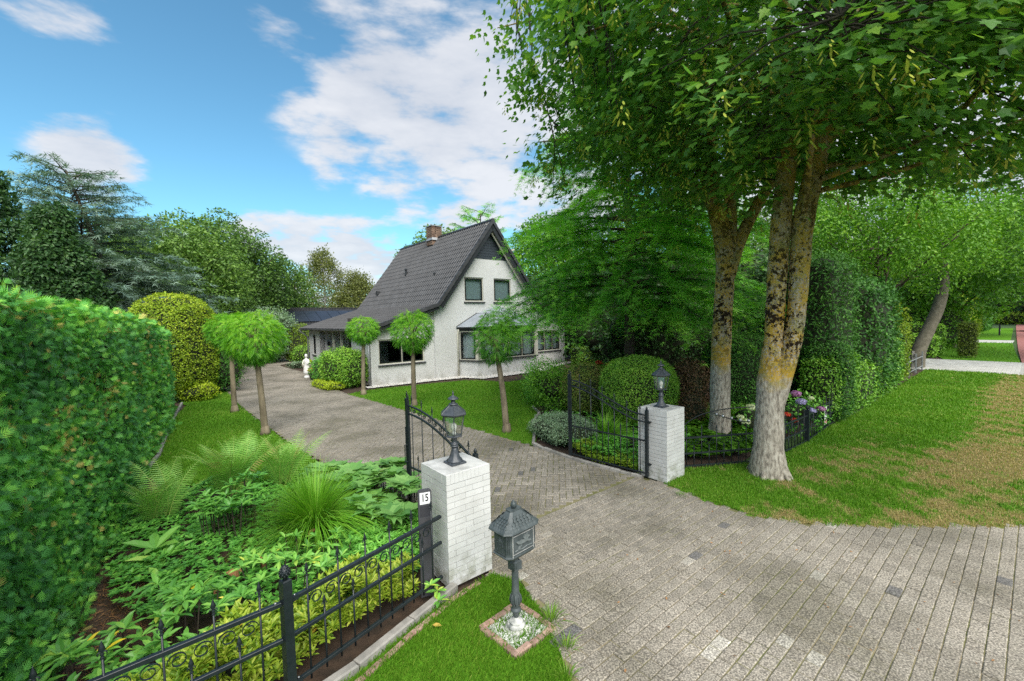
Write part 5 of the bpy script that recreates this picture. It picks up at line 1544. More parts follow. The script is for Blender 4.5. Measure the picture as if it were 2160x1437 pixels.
def tree(name, label, loc, H, R, trunk_r, crown_z, mat, dens, leaf, seed, nl=16, lr=None, group=None, flat=.8, TVx=LFV, TFx=LFF, bark=None, low=-.55, vbase=.45, rz=None):
    r = rng(seed)
    T = root(name, (*loc, 0), 0, label, 'tree', group)
    cz = (H + crown_z) / 2; rzz = rz or (H - crown_z) / 2
    g = G(); tp = [(0, 0, -.1), (r.normal(0, .1), r.normal(0, .1), crown_z), (r.normal(0, .3), r.normal(0, .3), cz), (r.normal(0, .3), r.normal(0, .3), H * .9)]
    limb(g, tp, trunk_r, trunk_r * .15, 8)
    lb = lobes_for((0, 0, cz), (R, R, rzz), nl, lr or R * .42, r, flat, low)
    for c, s in lb[::2]:
        z0 = r.uniform(crown_z, cz); limb(g, [(0, 0, z0), (np.array([0, 0, z0]) + c) / 2 + [0, 0, .2], c], trunk_r * .35, .02, 5, sub=3)
    g.obj('trunk', bark or M_bark, T, True)
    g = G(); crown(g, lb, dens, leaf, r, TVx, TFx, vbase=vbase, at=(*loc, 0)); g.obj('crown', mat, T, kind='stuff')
    return T


# ------------------------------------------------------------------ maples by the gate
def tube_on(g, P, r): g.tube(P, r, 6)

MAPLES = []
def maple(label, loc, trunks, crown_lobes, seed, n_pads, flare):
    r = rng(seed)
    T = root('maple_tree', (*loc, 0), 0, label, 'tree', 'maples on the verge')
    L0 = np.array([*loc, 0.0])
    g = G()
    tips = []
    for pts, rads in trunks:
        o = limb(g, np.array(pts) - L0, 0, rads, 22, wob=.025, seed=seed)
        tips.append(o)
    # root flare
    for k in range(flare):
        a = k * 2 * math.pi / flare + r.uniform(-.3, .3); q = r.uniform(.27, .38)
        limb(g, [(.08 * math.cos(a), .08 * math.sin(a), .65), (.17 * math.cos(a), .17 * math.sin(a), .25), (q * math.cos(a), q * math.sin(a), -.06)], .145, .035, 8, sub=4)
    # knots
    for (p, s) in [(tips[0][len(tips[0]) // 3], .1), (tips[-1][len(tips[-1]) // 2], .12)]:
        pass
    all_t = np.concatenate([t[int(len(t) * .45):] for t in tips])
    # pads of foliage spread through the lobes
    cs, cw = [], np.array([np.prod(np.array(l[1]) * np.ones(3)) for l in crown_lobes]); cw = cw / cw.sum()
    li = r.choice(len(crown_lobes), n_pads, p=cw)
    D = unit(r.normal(0, 1, (n_pads, 3))); q = r.uniform(.25, 1, n_pads) ** .42
    C = np.array([crown_lobes[i][0] for i in li]) - L0; RR = np.array([np.array(crown_lobes[i][1]) * np.ones(3) for i in li])
    pads = C + D * RR * q[:, None]
    pads = pads[pads[:, 2] > 3.9]; n_pads = len(pads)
    # limbs: a dozen main ones towards far pads, then branchlets from the nearest main limb
    mains = []
    far = pads[np.argsort(-np.linalg.norm(pads[:, :2], axis=1))]
    chosen = []
    for p in far:
        if all(np.linalg.norm(p - c) > 2.1 for c in chosen): chosen.append(p)
        if len(chosen) >= 26: break
    for p in chosen:
        cand = all_t[all_t[:, 2] < p[2] + .6]
        if not len(cand): cand = all_t[:3]
        s = cand[np.argmin(np.linalg.norm(cand - p, axis=1) + .25 * np.abs(cand[:, 2] - (p[2] - 1.2)))]
        m1 = s * .62 + p * .38 + [0, 0, .45] + r.normal(0, .22, 3); m2 = s * .28 + p * .72 + [0, 0, .40] + r.normal(0, .2, 3)
        mains.append(limb(g, [s, m1, m2, p], .052, .010, 7, sub=5))
    tr = g.obj('trunk', M_mbark, T, True)
    allm = np.concatenate([m[3:] for m in mains] + [all_t])
    bg = G()
    LP, LN, LS, LV = [], [], [], []
    seeds_at = []
    for k, p in enumerate(pads):
        s = allm[np.argmin(np.linalg.norm(allm - p, axis=1))]
        dd = p - s; ln = np.linalg.norm(dd)
        if ln > .25: bg.tube([s, s * .5 + p * .5 + [0, 0, .1 * ln], p], [.016, .010, .005], 4, caps=False)
        pr = r.uniform(.38, .62); nl = int(r.integers(38, 56))
        off = r.normal(0, .5, (nl, 3)) * [pr, pr, pr * .55]
        off[:, 2] -= .25 * np.linalg.norm(off[:, :2], axis=1)
        P = p + off
        outw = P - [0, 0, P[:, 2].mean()]; outw[:, 2] = 0; outw = unit(outw)
        if p[2] > 8.6 and r.random() < .6: continue  # unseen upper crown thinned so more light reaches the ground below
        LP.append(P); LN.append(unit(outw * .55 + [0, 0, .85])); LS.append(r.uniform(.085, .155, nl)); 
        LV.append(np.clip(.40 + r.normal(0, .05) + r.normal(0, .14, nl), 0, .98))
        if r.random() < .9: seeds_at.append(p + r.normal(0, .25, 3) + [0, 0, -.15])
    bg.obj('twigs', M_twig, T, True, kind='stuff')
    LP, LN, LS, LV = map(np.concatenate, (LP, LN, LS, LV))
    Wp = LP + L0
    n = len(LP)
    out = unit(np.stack([LP[:, 0], LP[:, 1], np.zeros(n)], 1)) * .8 + np.array([0, 0, -.75]) + r.normal(0, .35, (n, 3))
    X, Y, Z = frames(LN, r, tilt=.35, spin=unit(out))
    dist = np.linalg.norm(Wp - np.array([0, 0, 2.8]), axis=1)
    vis = (Wp[:, 1] > .8) & (Wp[:, 2] - 2.8 < Wp[:, 1] * .80) & (np.abs(Wp[:, 0]) < Wp[:, 1] * 1.22)
    order = np.argsort(np.where(vis, dist, 99)); nsing = 150
    sing = order[:nsing]; mask = np.ones(n, bool); mask[sing] = False
    meshes = []
    for vv in (.2, .35, .5, .7): meshes.append(G().add(MLV, MLF, vv).mesh('leaf', lm('maple')))
    for i in sing:
        o = link('leaf', meshes[int(np.argmin([abs(LV[i] - q_) for q_ in (.2, .35, .5, .7)]))], T)
        s = LS[i]; o.matrix_local = Matrix([[X[i][a] * s, Y[i][a] * s, Z[i][a] * s, LP[i][a]] for a in range(3)] + [[0, 0, 0, 1]])
    nearm = mask & (dist < 5.3) & vis; farm = mask & ~nearm
    farm &= ~((~vis) & (r.random(n) < .45))
    g = G(); g.scatter(MLV, MLF, LP[nearm], X[nearm], Y[nearm], Z[nearm], LS[nearm], LV[nearm]); g.scatter(ML2V, ML2F, LP[farm], X[farm], Y[farm], Z[farm], LS[farm] * np.where(vis[farm], 1, 1.3), LV[farm])
    g.obj('crown', lm('maple'), T, kind='stuff')
    # winged seeds
    SV, SF = [], []
    rs = rng(3)
    for q in range(14):
        a = rs.uniform(0, 6.28); z = -.02 - rs.uniform(0, .13); c = np.array([.03 * math.cos(a), .03 * math.sin(a), z]); d = unit(np.array([math.cos(a) * .7, math.sin(a) * .7, -.9])); w_ = unit(np.cross(d, [0, 0, 1.0])) * .007
        b = len(SV); SV += [c, c + d * .018 + w_, c + d * .04 + w_ * .6, c + d * .042 - w_ * .7, c + d * .018 - w_]; SF += [(b, b + 1, b + 4), (b + 1, b + 2, b + 3), (b + 1, b + 3, b + 4)]
    SV, SF = np.array(SV), np.array(SF); seeds_at = np.array(seeds_at); m = len(seeds_at)
    I = np.tile(np.eye(3)[None], (m, 1, 1)); g = G(); g.scatter(SV, SF, seeds_at, I[:, 0], I[:, 1], I[:, 2], r.uniform(1.3, 2.3, m), r.uniform(.3, .9, m))
    g.obj('winged_seed_clusters', M_seed, T, kind='stuff')
    print('maple leaves', n)
    return T
M_seed = leaf_mat('winged_seed', [(0.32, 0.38, 0.05), (0.52, 0.54, 0.09), (0.62, 0.42, 0.12)], [0, .8, 1], .5, .3)
maple('thinner lichen covered maple standing inside the fence, forking into three', (4.61, 9.41),
      [([(4.61, 9.41, -.1), (4.60, 9.41, 1.2), (4.64, 9.41, 2.5), (4.70, 9.41, 3.9), (4.55, 9.41, 4.9), (4.38, 9.42, 5.5), (4.33, 9.45, 7.0), (4.18, 9.5, 8.6), (4.2, 9.5, 11)], [.225, .205, .195, .187, .18, .17, .145, .12, .04]),
       ([(4.72, 9.40, 3.5), (4.84, 9.42, 4.3), (4.86, 9.5, 5.4), (4.9, 9.6, 7.5), (5.0, 9.8, 10)], [.16, .13, .10, .08, .03]),
       ([(4.76, 9.40, 3.6), (5.02, 9.38, 4.4), (5.45, 9.3, 5.3), (6.2, 9.1, 6.6), (7.0, 9, 8.5)], [.15, .13, .11, .08, .03])],
      [((4.3, 9.4, 8.9), (4.3, 4.2, 4.0)), ((2.4, 9.0, 7.4), (2.3, 2.3, 2.5)), ((3.4, 8.0, 6.4), (2.6, 1.8, 1.4)), ((1.6, 9.6, 9.6), (2.0, 2.2, 2.2)), ((5.6, 10.2, 6.8), (2.8, 2.2, 1.6))], 5, 720, 4)
maple('thick two stemmed maple with flared roots in front of the fence', (4.40, 7.25),
      [([(4.38, 7.25, -.1), (4.38, 7.25, .5), (4.40, 7.25, 1.2), (4.41, 7.25, 1.65), (4.46, 7.26, 2.4), (4.54, 7.3, 3.5), (4.60, 7.3, 4.4), (4.75, 7.35, 6.0), (4.7, 7.4, 7.4), (4.7, 7.4, 10.5)], [.33, .235, .215, .205, .14, .152, .156, .13, .10, .035]),
       ([(4.44, 7.22, 1.1), (4.56, 7.18, 1.7), (4.70, 7.16, 2.3), (4.77, 7.15, 2.8), (4.81, 7.15, 3.5), (4.87, 7.15, 4.3), (5.02, 7.12, 5.1), (5.26, 7.0, 6.4), (5.5, 6.9, 8.0), (5.8, 6.8, 10.5)], [.145, .158, .153, .136, .15, .157, .145, .12, .095, .025])],
      [((4.6, 6.9, 8.2), (4.2, 3.9, 3.6)), ((3.2, 5.4, 6.1), (2.2, 1.8, 1.2)), ((5.4, 5.0, 5.6), (2.6, 1.8, 1.1)), ((7.2, 6.0, 5.7), (2.4, 1.9, 1.2)), ((8.6, 7.4, 6.6), (2.4, 2.0, 1.7)), ((2.0, 5.6, 7.0), (1.8, 1.8, 1.7)), ((4.8, 4.2, 6.4), (2.4, 1.4, 1.2))], 9, 820, 9)
# ------------------------------------------------------------------ clipped shrubs and hedges
def shell(name, label, cat, loc, ra, p, leafl, dens, mat, seed, z0=0.0, rotz=0.0, noise_=.04, nf=2.0, group=None, tilt=.7, core=.93, TVx=LFV, TFx=LFF, vb=.5, vv=.2, topgain=.12, shag=.06, partname='foliage', upbias=.2, flatbot=-.95):
    """clipped plant: leaves on a rounded-box shell of half sizes ra, exponent p; dark twiggy core inside"""
    r = rng(seed); ra = np.array(ra, float)
    T = root(name, (*loc, z0), rotz, label, cat, group)
    def surf(D):
        k = (np.abs(D) ** p).sum(1) ** (-1 / p)
        return D * k[:, None] * ra
    # sample directions weighted roughly by area: sample on box faces
    f = np.array([ra[1] * ra[2], ra[0] * ra[2], ra[0] * ra[1]]); A = 8 * f.sum() * .8; n = int(A * dens)
    ax = r.choice(3, n, p=f / f.sum()); D = r.uniform(-1, 1, (n, 3)); D[np.arange(n), ax] = r.choice([-1, 1], n)
    P = surf(D); P = P[P[:, 2] > flatbot * ra[2]]; n = len(P)
    Nn = unit(np.sign(P) * np.abs(P / ra) ** (p - 1) / ra)
    ca_, sa_ = math.cos(rotz), math.sin(rotz)
    Wn = np.stack([Nn[:, 0] * ca_ - Nn[:, 1] * sa_, Nn[:, 0] * sa_ + Nn[:, 1] * ca_, Nn[:, 2]], 1); Wp = np.stack([P[:, 0] * ca_ - P[:, 1] * sa_, P[:, 0] * sa_ + P[:, 1] * ca_, P[:, 2] + ra[2]], 1) + np.array([*loc, z0])
    kk = thin_back(Wp, Wn, r, .18); P, Nn = P[kk], Nn[kk]; n = len(P)
    P = P * (1 + (noise_ * sn(P, nf, seed))[:, None] * np.array([1, 1, 1])) + Nn * (r.normal(0, shag * .5, n) - shag * .2)[:, None]
    P[:, 2] += ra[2]
    Nb = Nn.copy(); Nb[:, 2] += upbias
    sp = unit(Nn + r.normal(0, .7, (n, 3)) + [0, 0, .2])
    X, Y, Z = frames(unit(Nb), r, tilt=tilt, spin=sp)
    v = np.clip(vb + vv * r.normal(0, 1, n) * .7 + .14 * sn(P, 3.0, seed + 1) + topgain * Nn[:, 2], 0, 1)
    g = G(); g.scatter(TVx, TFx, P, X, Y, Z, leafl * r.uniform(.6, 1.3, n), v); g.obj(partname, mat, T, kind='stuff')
    # core
    g = G(); nu, nv = 28, 14; V = []
    for i in range(nv + 1):
        th = math.pi * i / nv
        for j in range(nu):
            ph = 2 * math.pi * j / nu; V.append((math.sin(th) * math.cos(ph), math.sin(th) * math.sin(ph), math.cos(th)))
    V = surf(np.array(V) + 1e-6); V = V * (1 + (noise_ * sn(V, nf, seed))[:, None]) * core; V[:, 2] += ra[2]
    F = np.array([(i * nu + j, i * nu + (j + 1) % nu, (i + 1) * nu + (j + 1) % nu, (i + 1) * nu + j) for i in range(nv) for j in range(nu)])
    g.add(V, F); g.obj('inner_twigs', M_core, T, True)
    return T


# thuja spray template: flat fan of scale-like leaflets
def spray(n=5, seed=0):
    V, F = [], []
    def leaflet(a, L_, y0, w_=.065):
        c = np.array([0, y0, 0.0]); d = np.array([math.sin(a), math.cos(a), 0]); q = np.array([math.cos(a), -math.sin(a), 0]) * w_
        b = len(V); V.extend([c - q * .7, c + q * .7 + d * L_ * .2, c + d * L_ + [0, 0, -.08 * L_]]); F.extend([(b, b + 1, b + 2)])
    leaflet(0, 1.0, 0, .065)
    for k in range(n):
        y0 = .12 + .14 * k
        for s in (-1, 1): leaflet(s * (.75 - .05 * k), .62 - .09 * k, y0)
    return np.array(V), np.array(F)
SPV, SPF = spray(4)

# big conifer hedge on the left: a long body in local coordinates, x along the hedge, outer face at -y side
def conifer_hedge():
    r = rng(71)
    p0, p1 = np.array([-2.55, 1.35]), np.array([-11.35, 14.05]); d = p1 - p0; L_ = float(np.hypot(*d)); a = math.atan2(d[1], d[0])
    T = root('conifer_hedge', (*p0, 0), a, 'tall clipped conifer hedge with brown patches running along the left lawn', 'hedge')
    Hh, W = 3.12, 1.5       # garden side faces local -y
    def top(x): return Hh - .22 * (x / L_) - (.16 if 0 else 0) - .30 / (1 + np.exp(-(x - 12.0) * 3))
    def bulge(x, z): return .05 * np.sin(x * 1.1 + 1) + .03 * np.sin(x * 2.7 + z * 2) + .03 * np.sin(z * 4 + x * .7) - .12 * np.clip(z / Hh, 0, 1) + .10
    g = G()
    # garden face
    for (x0, x1, dens, sc) in ((0, 5, 1600, .085), (5, 9, 750, .105), (9, L_, 380, .14)):
        n = int((x1 - x0) * Hh * dens * .8); x = r.uniform(x0, x1, n); z = r.uniform(.0, 1, n) * top(x)
        y = -bulge(x, z) + np.maximum(0, z - top(x) + .22) ** 2 * 3.0
        P = np.stack([x, y, z], 1); P += r.normal(0, .045, P.shape)
        Nn = np.tile([0.0, -1, .25], (n, 1)) + np.stack([sn(P, 2.2, 5), 0 * x, sn(P, 2.6, 8)], 1) * .6
        sp = unit(np.stack([r.normal(0, .55, n), np.full(n, -.55), .45 + r.normal(0, .5, n)], 1))
        X, Y, Z = frames(unit(Nn), r, tilt=.55, spin=sp)
        pat = sn(P, .75, 31); fine = sn(P, 3.3, 12)
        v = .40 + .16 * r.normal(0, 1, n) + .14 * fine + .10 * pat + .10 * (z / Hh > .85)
        br = (sn(P, 1.7, 44) + .5 * sn(P, 5, 3) > .78) & (z > 1.4) | (r.random(n) < .03)
        v = np.where(br & (r.random(n) < .7), .96, np.clip(v, 0, .84))
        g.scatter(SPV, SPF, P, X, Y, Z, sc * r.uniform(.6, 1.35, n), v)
    # top and ends
    for (x0, x1, dens, sc) in ((0, 6, 600, .11), (6, L_, 250, .15)):
        n = int((x1 - x0) * W * dens); x = r.uniform(x0, x1, n); y = r.uniform(-.05, W, n)
        P = np.stack([x, y, top(x) - .12 * np.abs(y - W / 2) ** 2 + .05 * sn(np.stack([x, y], 1), 2.5, 2)], 1); P += r.normal(0, .035, P.shape)
        X, Y, Z = frames(np.tile([0, -.2, 1.0], (n, 1)), r, tilt=.6, spin=unit(np.stack([r.normal(0, 1, n), r.normal(0, 1, n) - .4, r.uniform(.2, 1, n)], 1)))
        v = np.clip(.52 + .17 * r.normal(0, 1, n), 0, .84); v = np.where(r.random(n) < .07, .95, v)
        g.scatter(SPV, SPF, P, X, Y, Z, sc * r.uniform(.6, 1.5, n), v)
    n = int(W * Hh * 260); P = np.stack([np.full(n, L_) + .08 * r.normal(0, 1, n), r.uniform(0, W, n), r.uniform(0, 1, n) * top(L_)], 1)
    X, Y, Z = frames(np.tile([1.0, 0, .2], (n, 1)), r, tilt=.6); g.scatter(SPV, SPF, P, X, Y, Z, .15, np.clip(.5 + .15 * r.normal(0, 1, n), 0, .84))
    n = int(L_ * Hh * 30); P = np.stack([r.uniform(0, L_, n), np.full(n, W), r.uniform(0, Hh * .9, n)], 1); X, Y, Z = frames(np.tile([0, 1.0, .2], (n, 1)), r, tilt=.6); g.scatter(SPV, SPF, P, X, Y, Z, .3, .4)
    g.obj('foliage', lm('thuja'), T, kind='stuff')
    g = G(); nx, nz = 60, 10
    V = []; xs = np.linspace(0, L_, nx)
    for x in xs:
        for z in np.linspace(0, 1, nz): zz = z * (top(x) - .10); V.append((x, -bulge(x, zz) + .09 + max(0, zz - top(x) + .3) ** 2 * 2, zz))
        V.append((x, W - .1, top(x) - .12)); V.append((x, W - .1, 0))
    k = nz + 2
    F = np.array([(i * k + j, (i + 1) * k + j, (i + 1) * k + j + 1, i * k + j + 1) for i in range(nx - 1) for j in range(k - 1)])
    g.add(np.array(V), F); g.add([V[(nx - 1) * k], V[(nx - 1) * k + nz - 1], V[-2], V[-1]], [(3, 2, 1, 0)]); g.add([V[0], V[nz - 1], V[nz], V[nz + 1]], [(0, 1, 2, 3)])
    g.obj('inner_twigs', M_core, T)
conifer_hedge()

# clipped domes and hedges (half sizes)
lm('gold', trans=.25); lm('box', trans=.2)
shell('golden_dome_shrub', 'big clipped golden green dome rising behind the conifer hedge', 'shrub', (-12.9, 16.3), (1.2, 1.2, 2.0), 3.2, .075, 620, lm('gold'), 1, z0=-.05, noise_=.03, vb=.52, topgain=.18)
shell('box_ball', 'large clipped box ball behind the right gate leaf and lantern', 'shrub', (3.22, 10.95), (.95, .95, .86), 2.3, .042, 2100, lm('box'), 2, noise_=.03, vb=.5)
shell('box_ball', 'smaller reddish tipped clipped ball left of the large box ball', 'shrub', (2.10, 12.2), (.72, .72, .72), 2.2, .042, 1700, leaf_mat('leaf_box_red', [(0.05, 0.11, 0.02), (0.14, 0.24, 0.04), (0.24, 0.33, 0.06), (0.42, 0.22, 0.12)]), 3, noise_=.05)
shell('clipped_oval_shrub', 'dark clipped oval shrub between the two maple trunks', 'shrub', (6.45, 12.0), (1.0, .95, 1.10), 2.5, .05, 1300, lm('laurel'), 4, noise_=.03)
shell('brown_shrub', 'rusty brown shrub left of the thinner maple trunk', 'shrub', (5.0, 11.9), (.48, .48, .75), 2.1, .06, 1500, lm('brown'), 5, noise_=.08, shag=.12)
shell('brown_shrub', 'low rusty brown shrub at the right side of the large box ball', 'shrub', (4.35, 10.3), (.32, .32, .42), 2.1, .05, 1500, lm('brown'), 6, noise_=.08, shag=.12)
shell('tall_laurel_hedge', 'tall dark laurel hedge block behind the warning sign fence', 'hedge', (8.75, 12.3), (1.35, .75, 2.15), 6, .10, 480, lm('laurel'), 7, rotz=rad(39), noise_=.05, nf=1.6, shag=.16, vb=.5, TVx=LLV, TFx=LLF)
shell('clipped_column_shrub', 'dark rounded shrub column at the foot of the tall laurel hedge', 'shrub', (8.25, 11.1), (.52, .5, .98), 3.5, .06, 1100, lm('laurel'), 8, rotz=rad(39), noise_=.06, shag=.08, vb=.42)
shell('holly_hedge', 'darker evergreen mass right of the tall laurel hedge', 'hedge', (11.6, 14.3), (1.8, .8, 1.9), 4, .11, 330, lm('laurel'), 9, rotz=rad(39), noise_=.08, shag=.2, vb=.36)
for k, (t, o, h, lab) in enumerate([(15.9, 3.45, .62, 'first low clipped hedge section right of the laurel, by the verge'), (18.1, 3.45, .72, 'second low clipped hedge section along the verge'), (20.3, 3.5, .85, 'third clipped hedge section along the verge, yellow green'), (22.2, 3.6, 1.15, 'tallest section of the verge hedge beside the leaning tree')]):
    shell('low_hedge', lab, 'hedge', so(t, o), (1.12, .38, h), 4.5, .08, 520, lm('box') if k < 3 else lm('gold'), 20 + k, rotz=rad(39), noise_=.06, shag=.12, group='clipped hedge sections along the verge', vb=.4)
shell('low_hedge', 'narrow leafy hedge filling the gap under the tall laurel at the fence end', 'hedge', so(13.7, 3.45), (1.1, .42, .85), 4, .07, 900, lm('box'), 29, rotz=rad(39), noise_=.06, shag=.12, vb=.42)
# beyond the leaning tree
shell('low_hedge', 'square clipped hedge block beyond the leaning trunk', 'hedge', so(34.0, 4.9), (.6, 1.3, .62), 8, .12, 300, lm('box'), 31, rotz=rad(39), shag=.1)
shell('low_hedge', 'taller square clipped hedge behind the low clipped block', 'hedge', so(36.0, 5.0), (.5, 1.5, .92), 8, .12, 260, lm('box'), 32, rotz=rad(39), shag=.1)
shell('hedge_pillar', 'narrow upright clipped hedge pillar at the pale driveway', 'hedge', so(34.6, 2.45), (.22, .35, 1.0), 6, .09, 700, leaf_mat('leaf_pillar', [(0.06, 0.11, 0.01), (0.13, 0.19, 0.02), (0.2, 0.26, 0.04)]), 33, rotz=rad(39), shag=.05)
shell('bright_shrub', 'bright green rounded shrub beyond the pale driveway', 'shrub', so(42, 4.9), (2.0, 1.5, 1.5), 2.3, .16, 130, lm('bright'), 34, noise_=.1, shag=.3)
shell('yellow_shrub', 'yellow green shrub behind the leaning trunk', 'shrub', so(31.5, 5.9), (1.3, 1.3, 1.7), 2.2, .16, 120, lm('gold'), 35, noise_=.1, shag=.3)
shell('bright_shrub', 'tall light green shrub over the clipped hedge blocks', 'shrub', so(44, 7.4), (3.0, 2.0, 2.3), 2.2, .18, 90, lm('bright'), 36, noise_=.12, shag=.4)
shell('golden_hedge', 'tall golden hedge block beyond the second verge', 'hedge', so(60, 4.7), (4.8, 1.0, 1.95), 7, .2, 90, lm('gold'), 37, rotz=rad(39), shag=.2)
shell('dark_hedge', 'dark green hedge block further along the street than the golden one', 'hedge', so(76, 4.9), (5, 1.2, 2.1), 6, .25, 50, lm('laurel'), 38, rotz=rad(39), shag=.2)
shell('dark_hedge', 'dark bushes closing the far end of the street', 'shrub', so(112, 6), (3, 9, 2.6), 4, .4, 22, lm('dark'), 39, rotz=rad(39), shag=.5)
shell('yellow_shrub', 'yellow shrub glimpsed at the far end of the street', 'shrub', so(103, 2.5), (1.0, 2.0, .8), 3, .3, 50, lm('gold'), 40, rotz=rad(39), shag=.3)
shell('low_hedge', 'small square hedge at the right end of the house', 'hedge', (4.35, 25.2), (.95, .45, .52), 7, .07, 500, lm('box'), 41, rotz=rad(39), shag=.06)
shell('ivy_hedge', 'dark ivy hedge behind the cedar', 'hedge', (9.5, 21.5), (5.5, 1.2, 1.55), 4, .18, 120, lm('dark'), 42, rotz=rad(20), noise_=.1, shag=.3, vb=.6)
shell('ivy_hedge', 'tall dark evergreen mass behind the maple trunks', 'hedge', (12.3, 18.0), (3.8, 1.2, 2.6), 3, .2, 110, lm('dark'), 43, rotz=rad(39), noise_=.12, shag=.4, vb=.6)
shell('ivy_hedge', 'tall dark hedge closing the garden far behind the cedar', 'hedge', (14, 27), (11, 1.2, 3.2), 5, .26, 60, lm('dark'), 49, rotz=rad(10), noise_=.1, shag=.5, vb=.5)
shell('ivy_hedge', 'dark hedge visible between the house end and the cedar', 'hedge', (6.5, 29.5), (6, 1.2, 2.9), 5, .26, 60, lm('dark'), 61, noise_=.1, shag=.5, vb=.5)
shell('green_dome_shrub', 'smooth pale green dome behind the golden dome', 'shrub', (-15.7, 23.0), (1.1, 1.1, 1.55), 2.3, .05, 500, lm('box'), 44, noise_=.02, shag=.03)
shell('shrub', 'dark green shrub at the foot of the golden dome', 'shrub', (-12.1, 17.7), (.62, .62, .95), 2.1, .09, 420, lm('laurel'), 45, noise_=.12, shag=.2)
shell('shrub', 'loose yellow green plants in front of the golden dome', 'shrub', (-11.75, 15.9), (.55, .45, .28), 2.2, .08, 700, lm('lime'), 46, noise_=.15, shag=.12)
shell('pale_shrub', 'pale variegated shrub above the left lollipop trees', 'shrub', (-17.6, 30.5), (1.9, 1.9, 1.95), 2.1, .13, 200, lm('silver'), 47, noise_=.12, shag=.3)
shell('pale_shrub', 'pale flowering shrub between the golden dome and the lollipop trees', 'shrub', (-20.5, 30), (1.2, 1.2, 2.1), 2.1, .13, 200, lm('silver'), 48, noise_=.12, shag=.3)
# by the house
shell('entrance_shrub', 'large dense green shrub by the wing corner of the house', 'shrub', (-7.35, 18.55), (1.05, .8, .78), 2.3, .075, 900, lm('box'), 50, rotz=rad(-30), noise_=.10, shag=.16, vb=.48)
shell('entrance_shrub', 'lower green shrub between the entrance pot and the large shrub', 'shrub', (-8.75, 20.1), (.85, .6, .58), 2.3, .07, 800, lm('ground'), 51, rotz=rad(-40), noise_=.12, shag=.16)
shell('grey_shrub', 'wispy grey green shrub against the porch', 'shrub', (-8.3, 21.6), (.7, .6, .95), 2.1, .07, 260, lm('silver'), 52, noise_=.15, shag=.3, core=.6)
shell('lime_groundcover', 'low lime green ground cover at the edge of the driveway', 'plant', (-7.9, 18.15), (1.25, .45, .13), 2.5, .055, 1300, lm('lime'), 53, rotz=rad(-48), noise_=.15, shag=.08)
shell('climbing_shrub', 'tall green and yellow shrub at the left end of the house', 'shrub', (-15.6, 31.3), (1.1, 1.1, 1.28), 2.4, .10, 300, lm('gold'), 54, noise_=.12, shag=.25, vb=.3)
shell('entrance_shrub', 'green shrub left of the entrance pots', 'shrub', (-13.7, 28.8), (1.1, .9, .6), 2.2, .09, 330, lm('box'), 55, noise_=.12, shag=.2)
shell('silver_groundcover', 'low grey green ground cover left of the entrance pots', 'plant', (-13.0, 26.9), (1.2, .5, .16), 2.4, .07, 600, lm('silver'), 56, rotz=rad(20), noise_=.15, shag=.1)
shell('silver_groundcover', 'silver leaved mound spilling at the driveway edge by the gate', 'plant', (1.12, 9.75), (.62, .95, .24), 2.3, .035, 3200, lm('silver'), 57, rotz=rad(20), noise_=.18, nf=3, shag=.08, vb=.5)
shell('rose_bush', 'loose leafy rose bush right of the lawn tree', 'shrub', (1.25, 12.6), (.85, .7, .72), 2.1, .06, 620, lm('bright'), 58, noise_=.22, nf=2.5, shag=.22, core=.45, vb=.35)
shell('rose_bush', 'taller loose rose bush nearer the lawn', 'shrub', (.95, 13.6), (.7, .7, .75), 2.1, .06, 560, lm('ground'), 59, noise_=.22, nf=2.5, shag=.22, core=.45, vb=.6)
shell('green_ledge', 'low bright green hedge between the rose bushes and the small ball', 'hedge', (2.6, 14.4), (1.2, .5, .55), 3, .05, 800, lm('bright'), 60, rotz=rad(39), noise_=.08, shag=.1, vb=.35)

# ------------------------------------------------------------------ lollipop trees
def ball_tree(loc, H, R, lean, seed, label, vb=.55, rz=1.0, cz=None):
    r = rng(seed); T = root('lollipop_tree', (*loc, 0), 0, label, 'tree', 'lollipop trees along the driveway')
    g = G(); zc = cz or H - R * .98 * rz; limb(g, [(0, 0, -.05), (lean * .3, 0, zc * .4), (lean * .75, .02, zc * .75), (lean, 0, zc)], .088, .055, 10, sub=4)
    g.lathe([(.14, -.02), (.11, .06), (.085, .2)], 10)
    c = np.array([lean, 0, zc])
    for k in range(14):
        d = unit(r.normal(0, 1, 3) + [0, 0, .3]); limb(g, [c - [0, 0, R * .4], c + d * R * .4, c + d * R * .8], .03, .006, 5, sub=3)
    g.obj('trunk', M_btrunk, T, True)
    # feathered sprays laid like shingles, drooping outwards
    n = int(4200 * R * R); D = unit(r.normal(0, 1, (n, 3)))
    rr_ = (.55 + .42 * r.random(n) ** .5) * (1 + .07 * sn(D, 2.5, seed)); rr_ *= np.where(D[:, 2] < -.5, .93, 1)
    P = c + D * [R, R, R * rz * .92] * rr_[:, None]
    N0 = D * [.8, .8, .5] + [0, 0, .62]
    h = D.copy(); h[:, 2] = 0; sp = unit(unit(h + 1e-3) + np.stack([r.normal(0, .35, n), r.normal(0, .35, n), -.22 + .55 * D[:, 2]], 1))
    X, Y, Z = frames(unit(N0), r, tilt=.45, spin=sp)
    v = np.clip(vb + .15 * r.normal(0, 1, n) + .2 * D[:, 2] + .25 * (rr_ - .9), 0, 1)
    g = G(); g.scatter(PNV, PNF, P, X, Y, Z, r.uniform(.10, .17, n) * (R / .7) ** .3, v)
    g.obj('crown', lm('robinia'), T, kind='stuff')
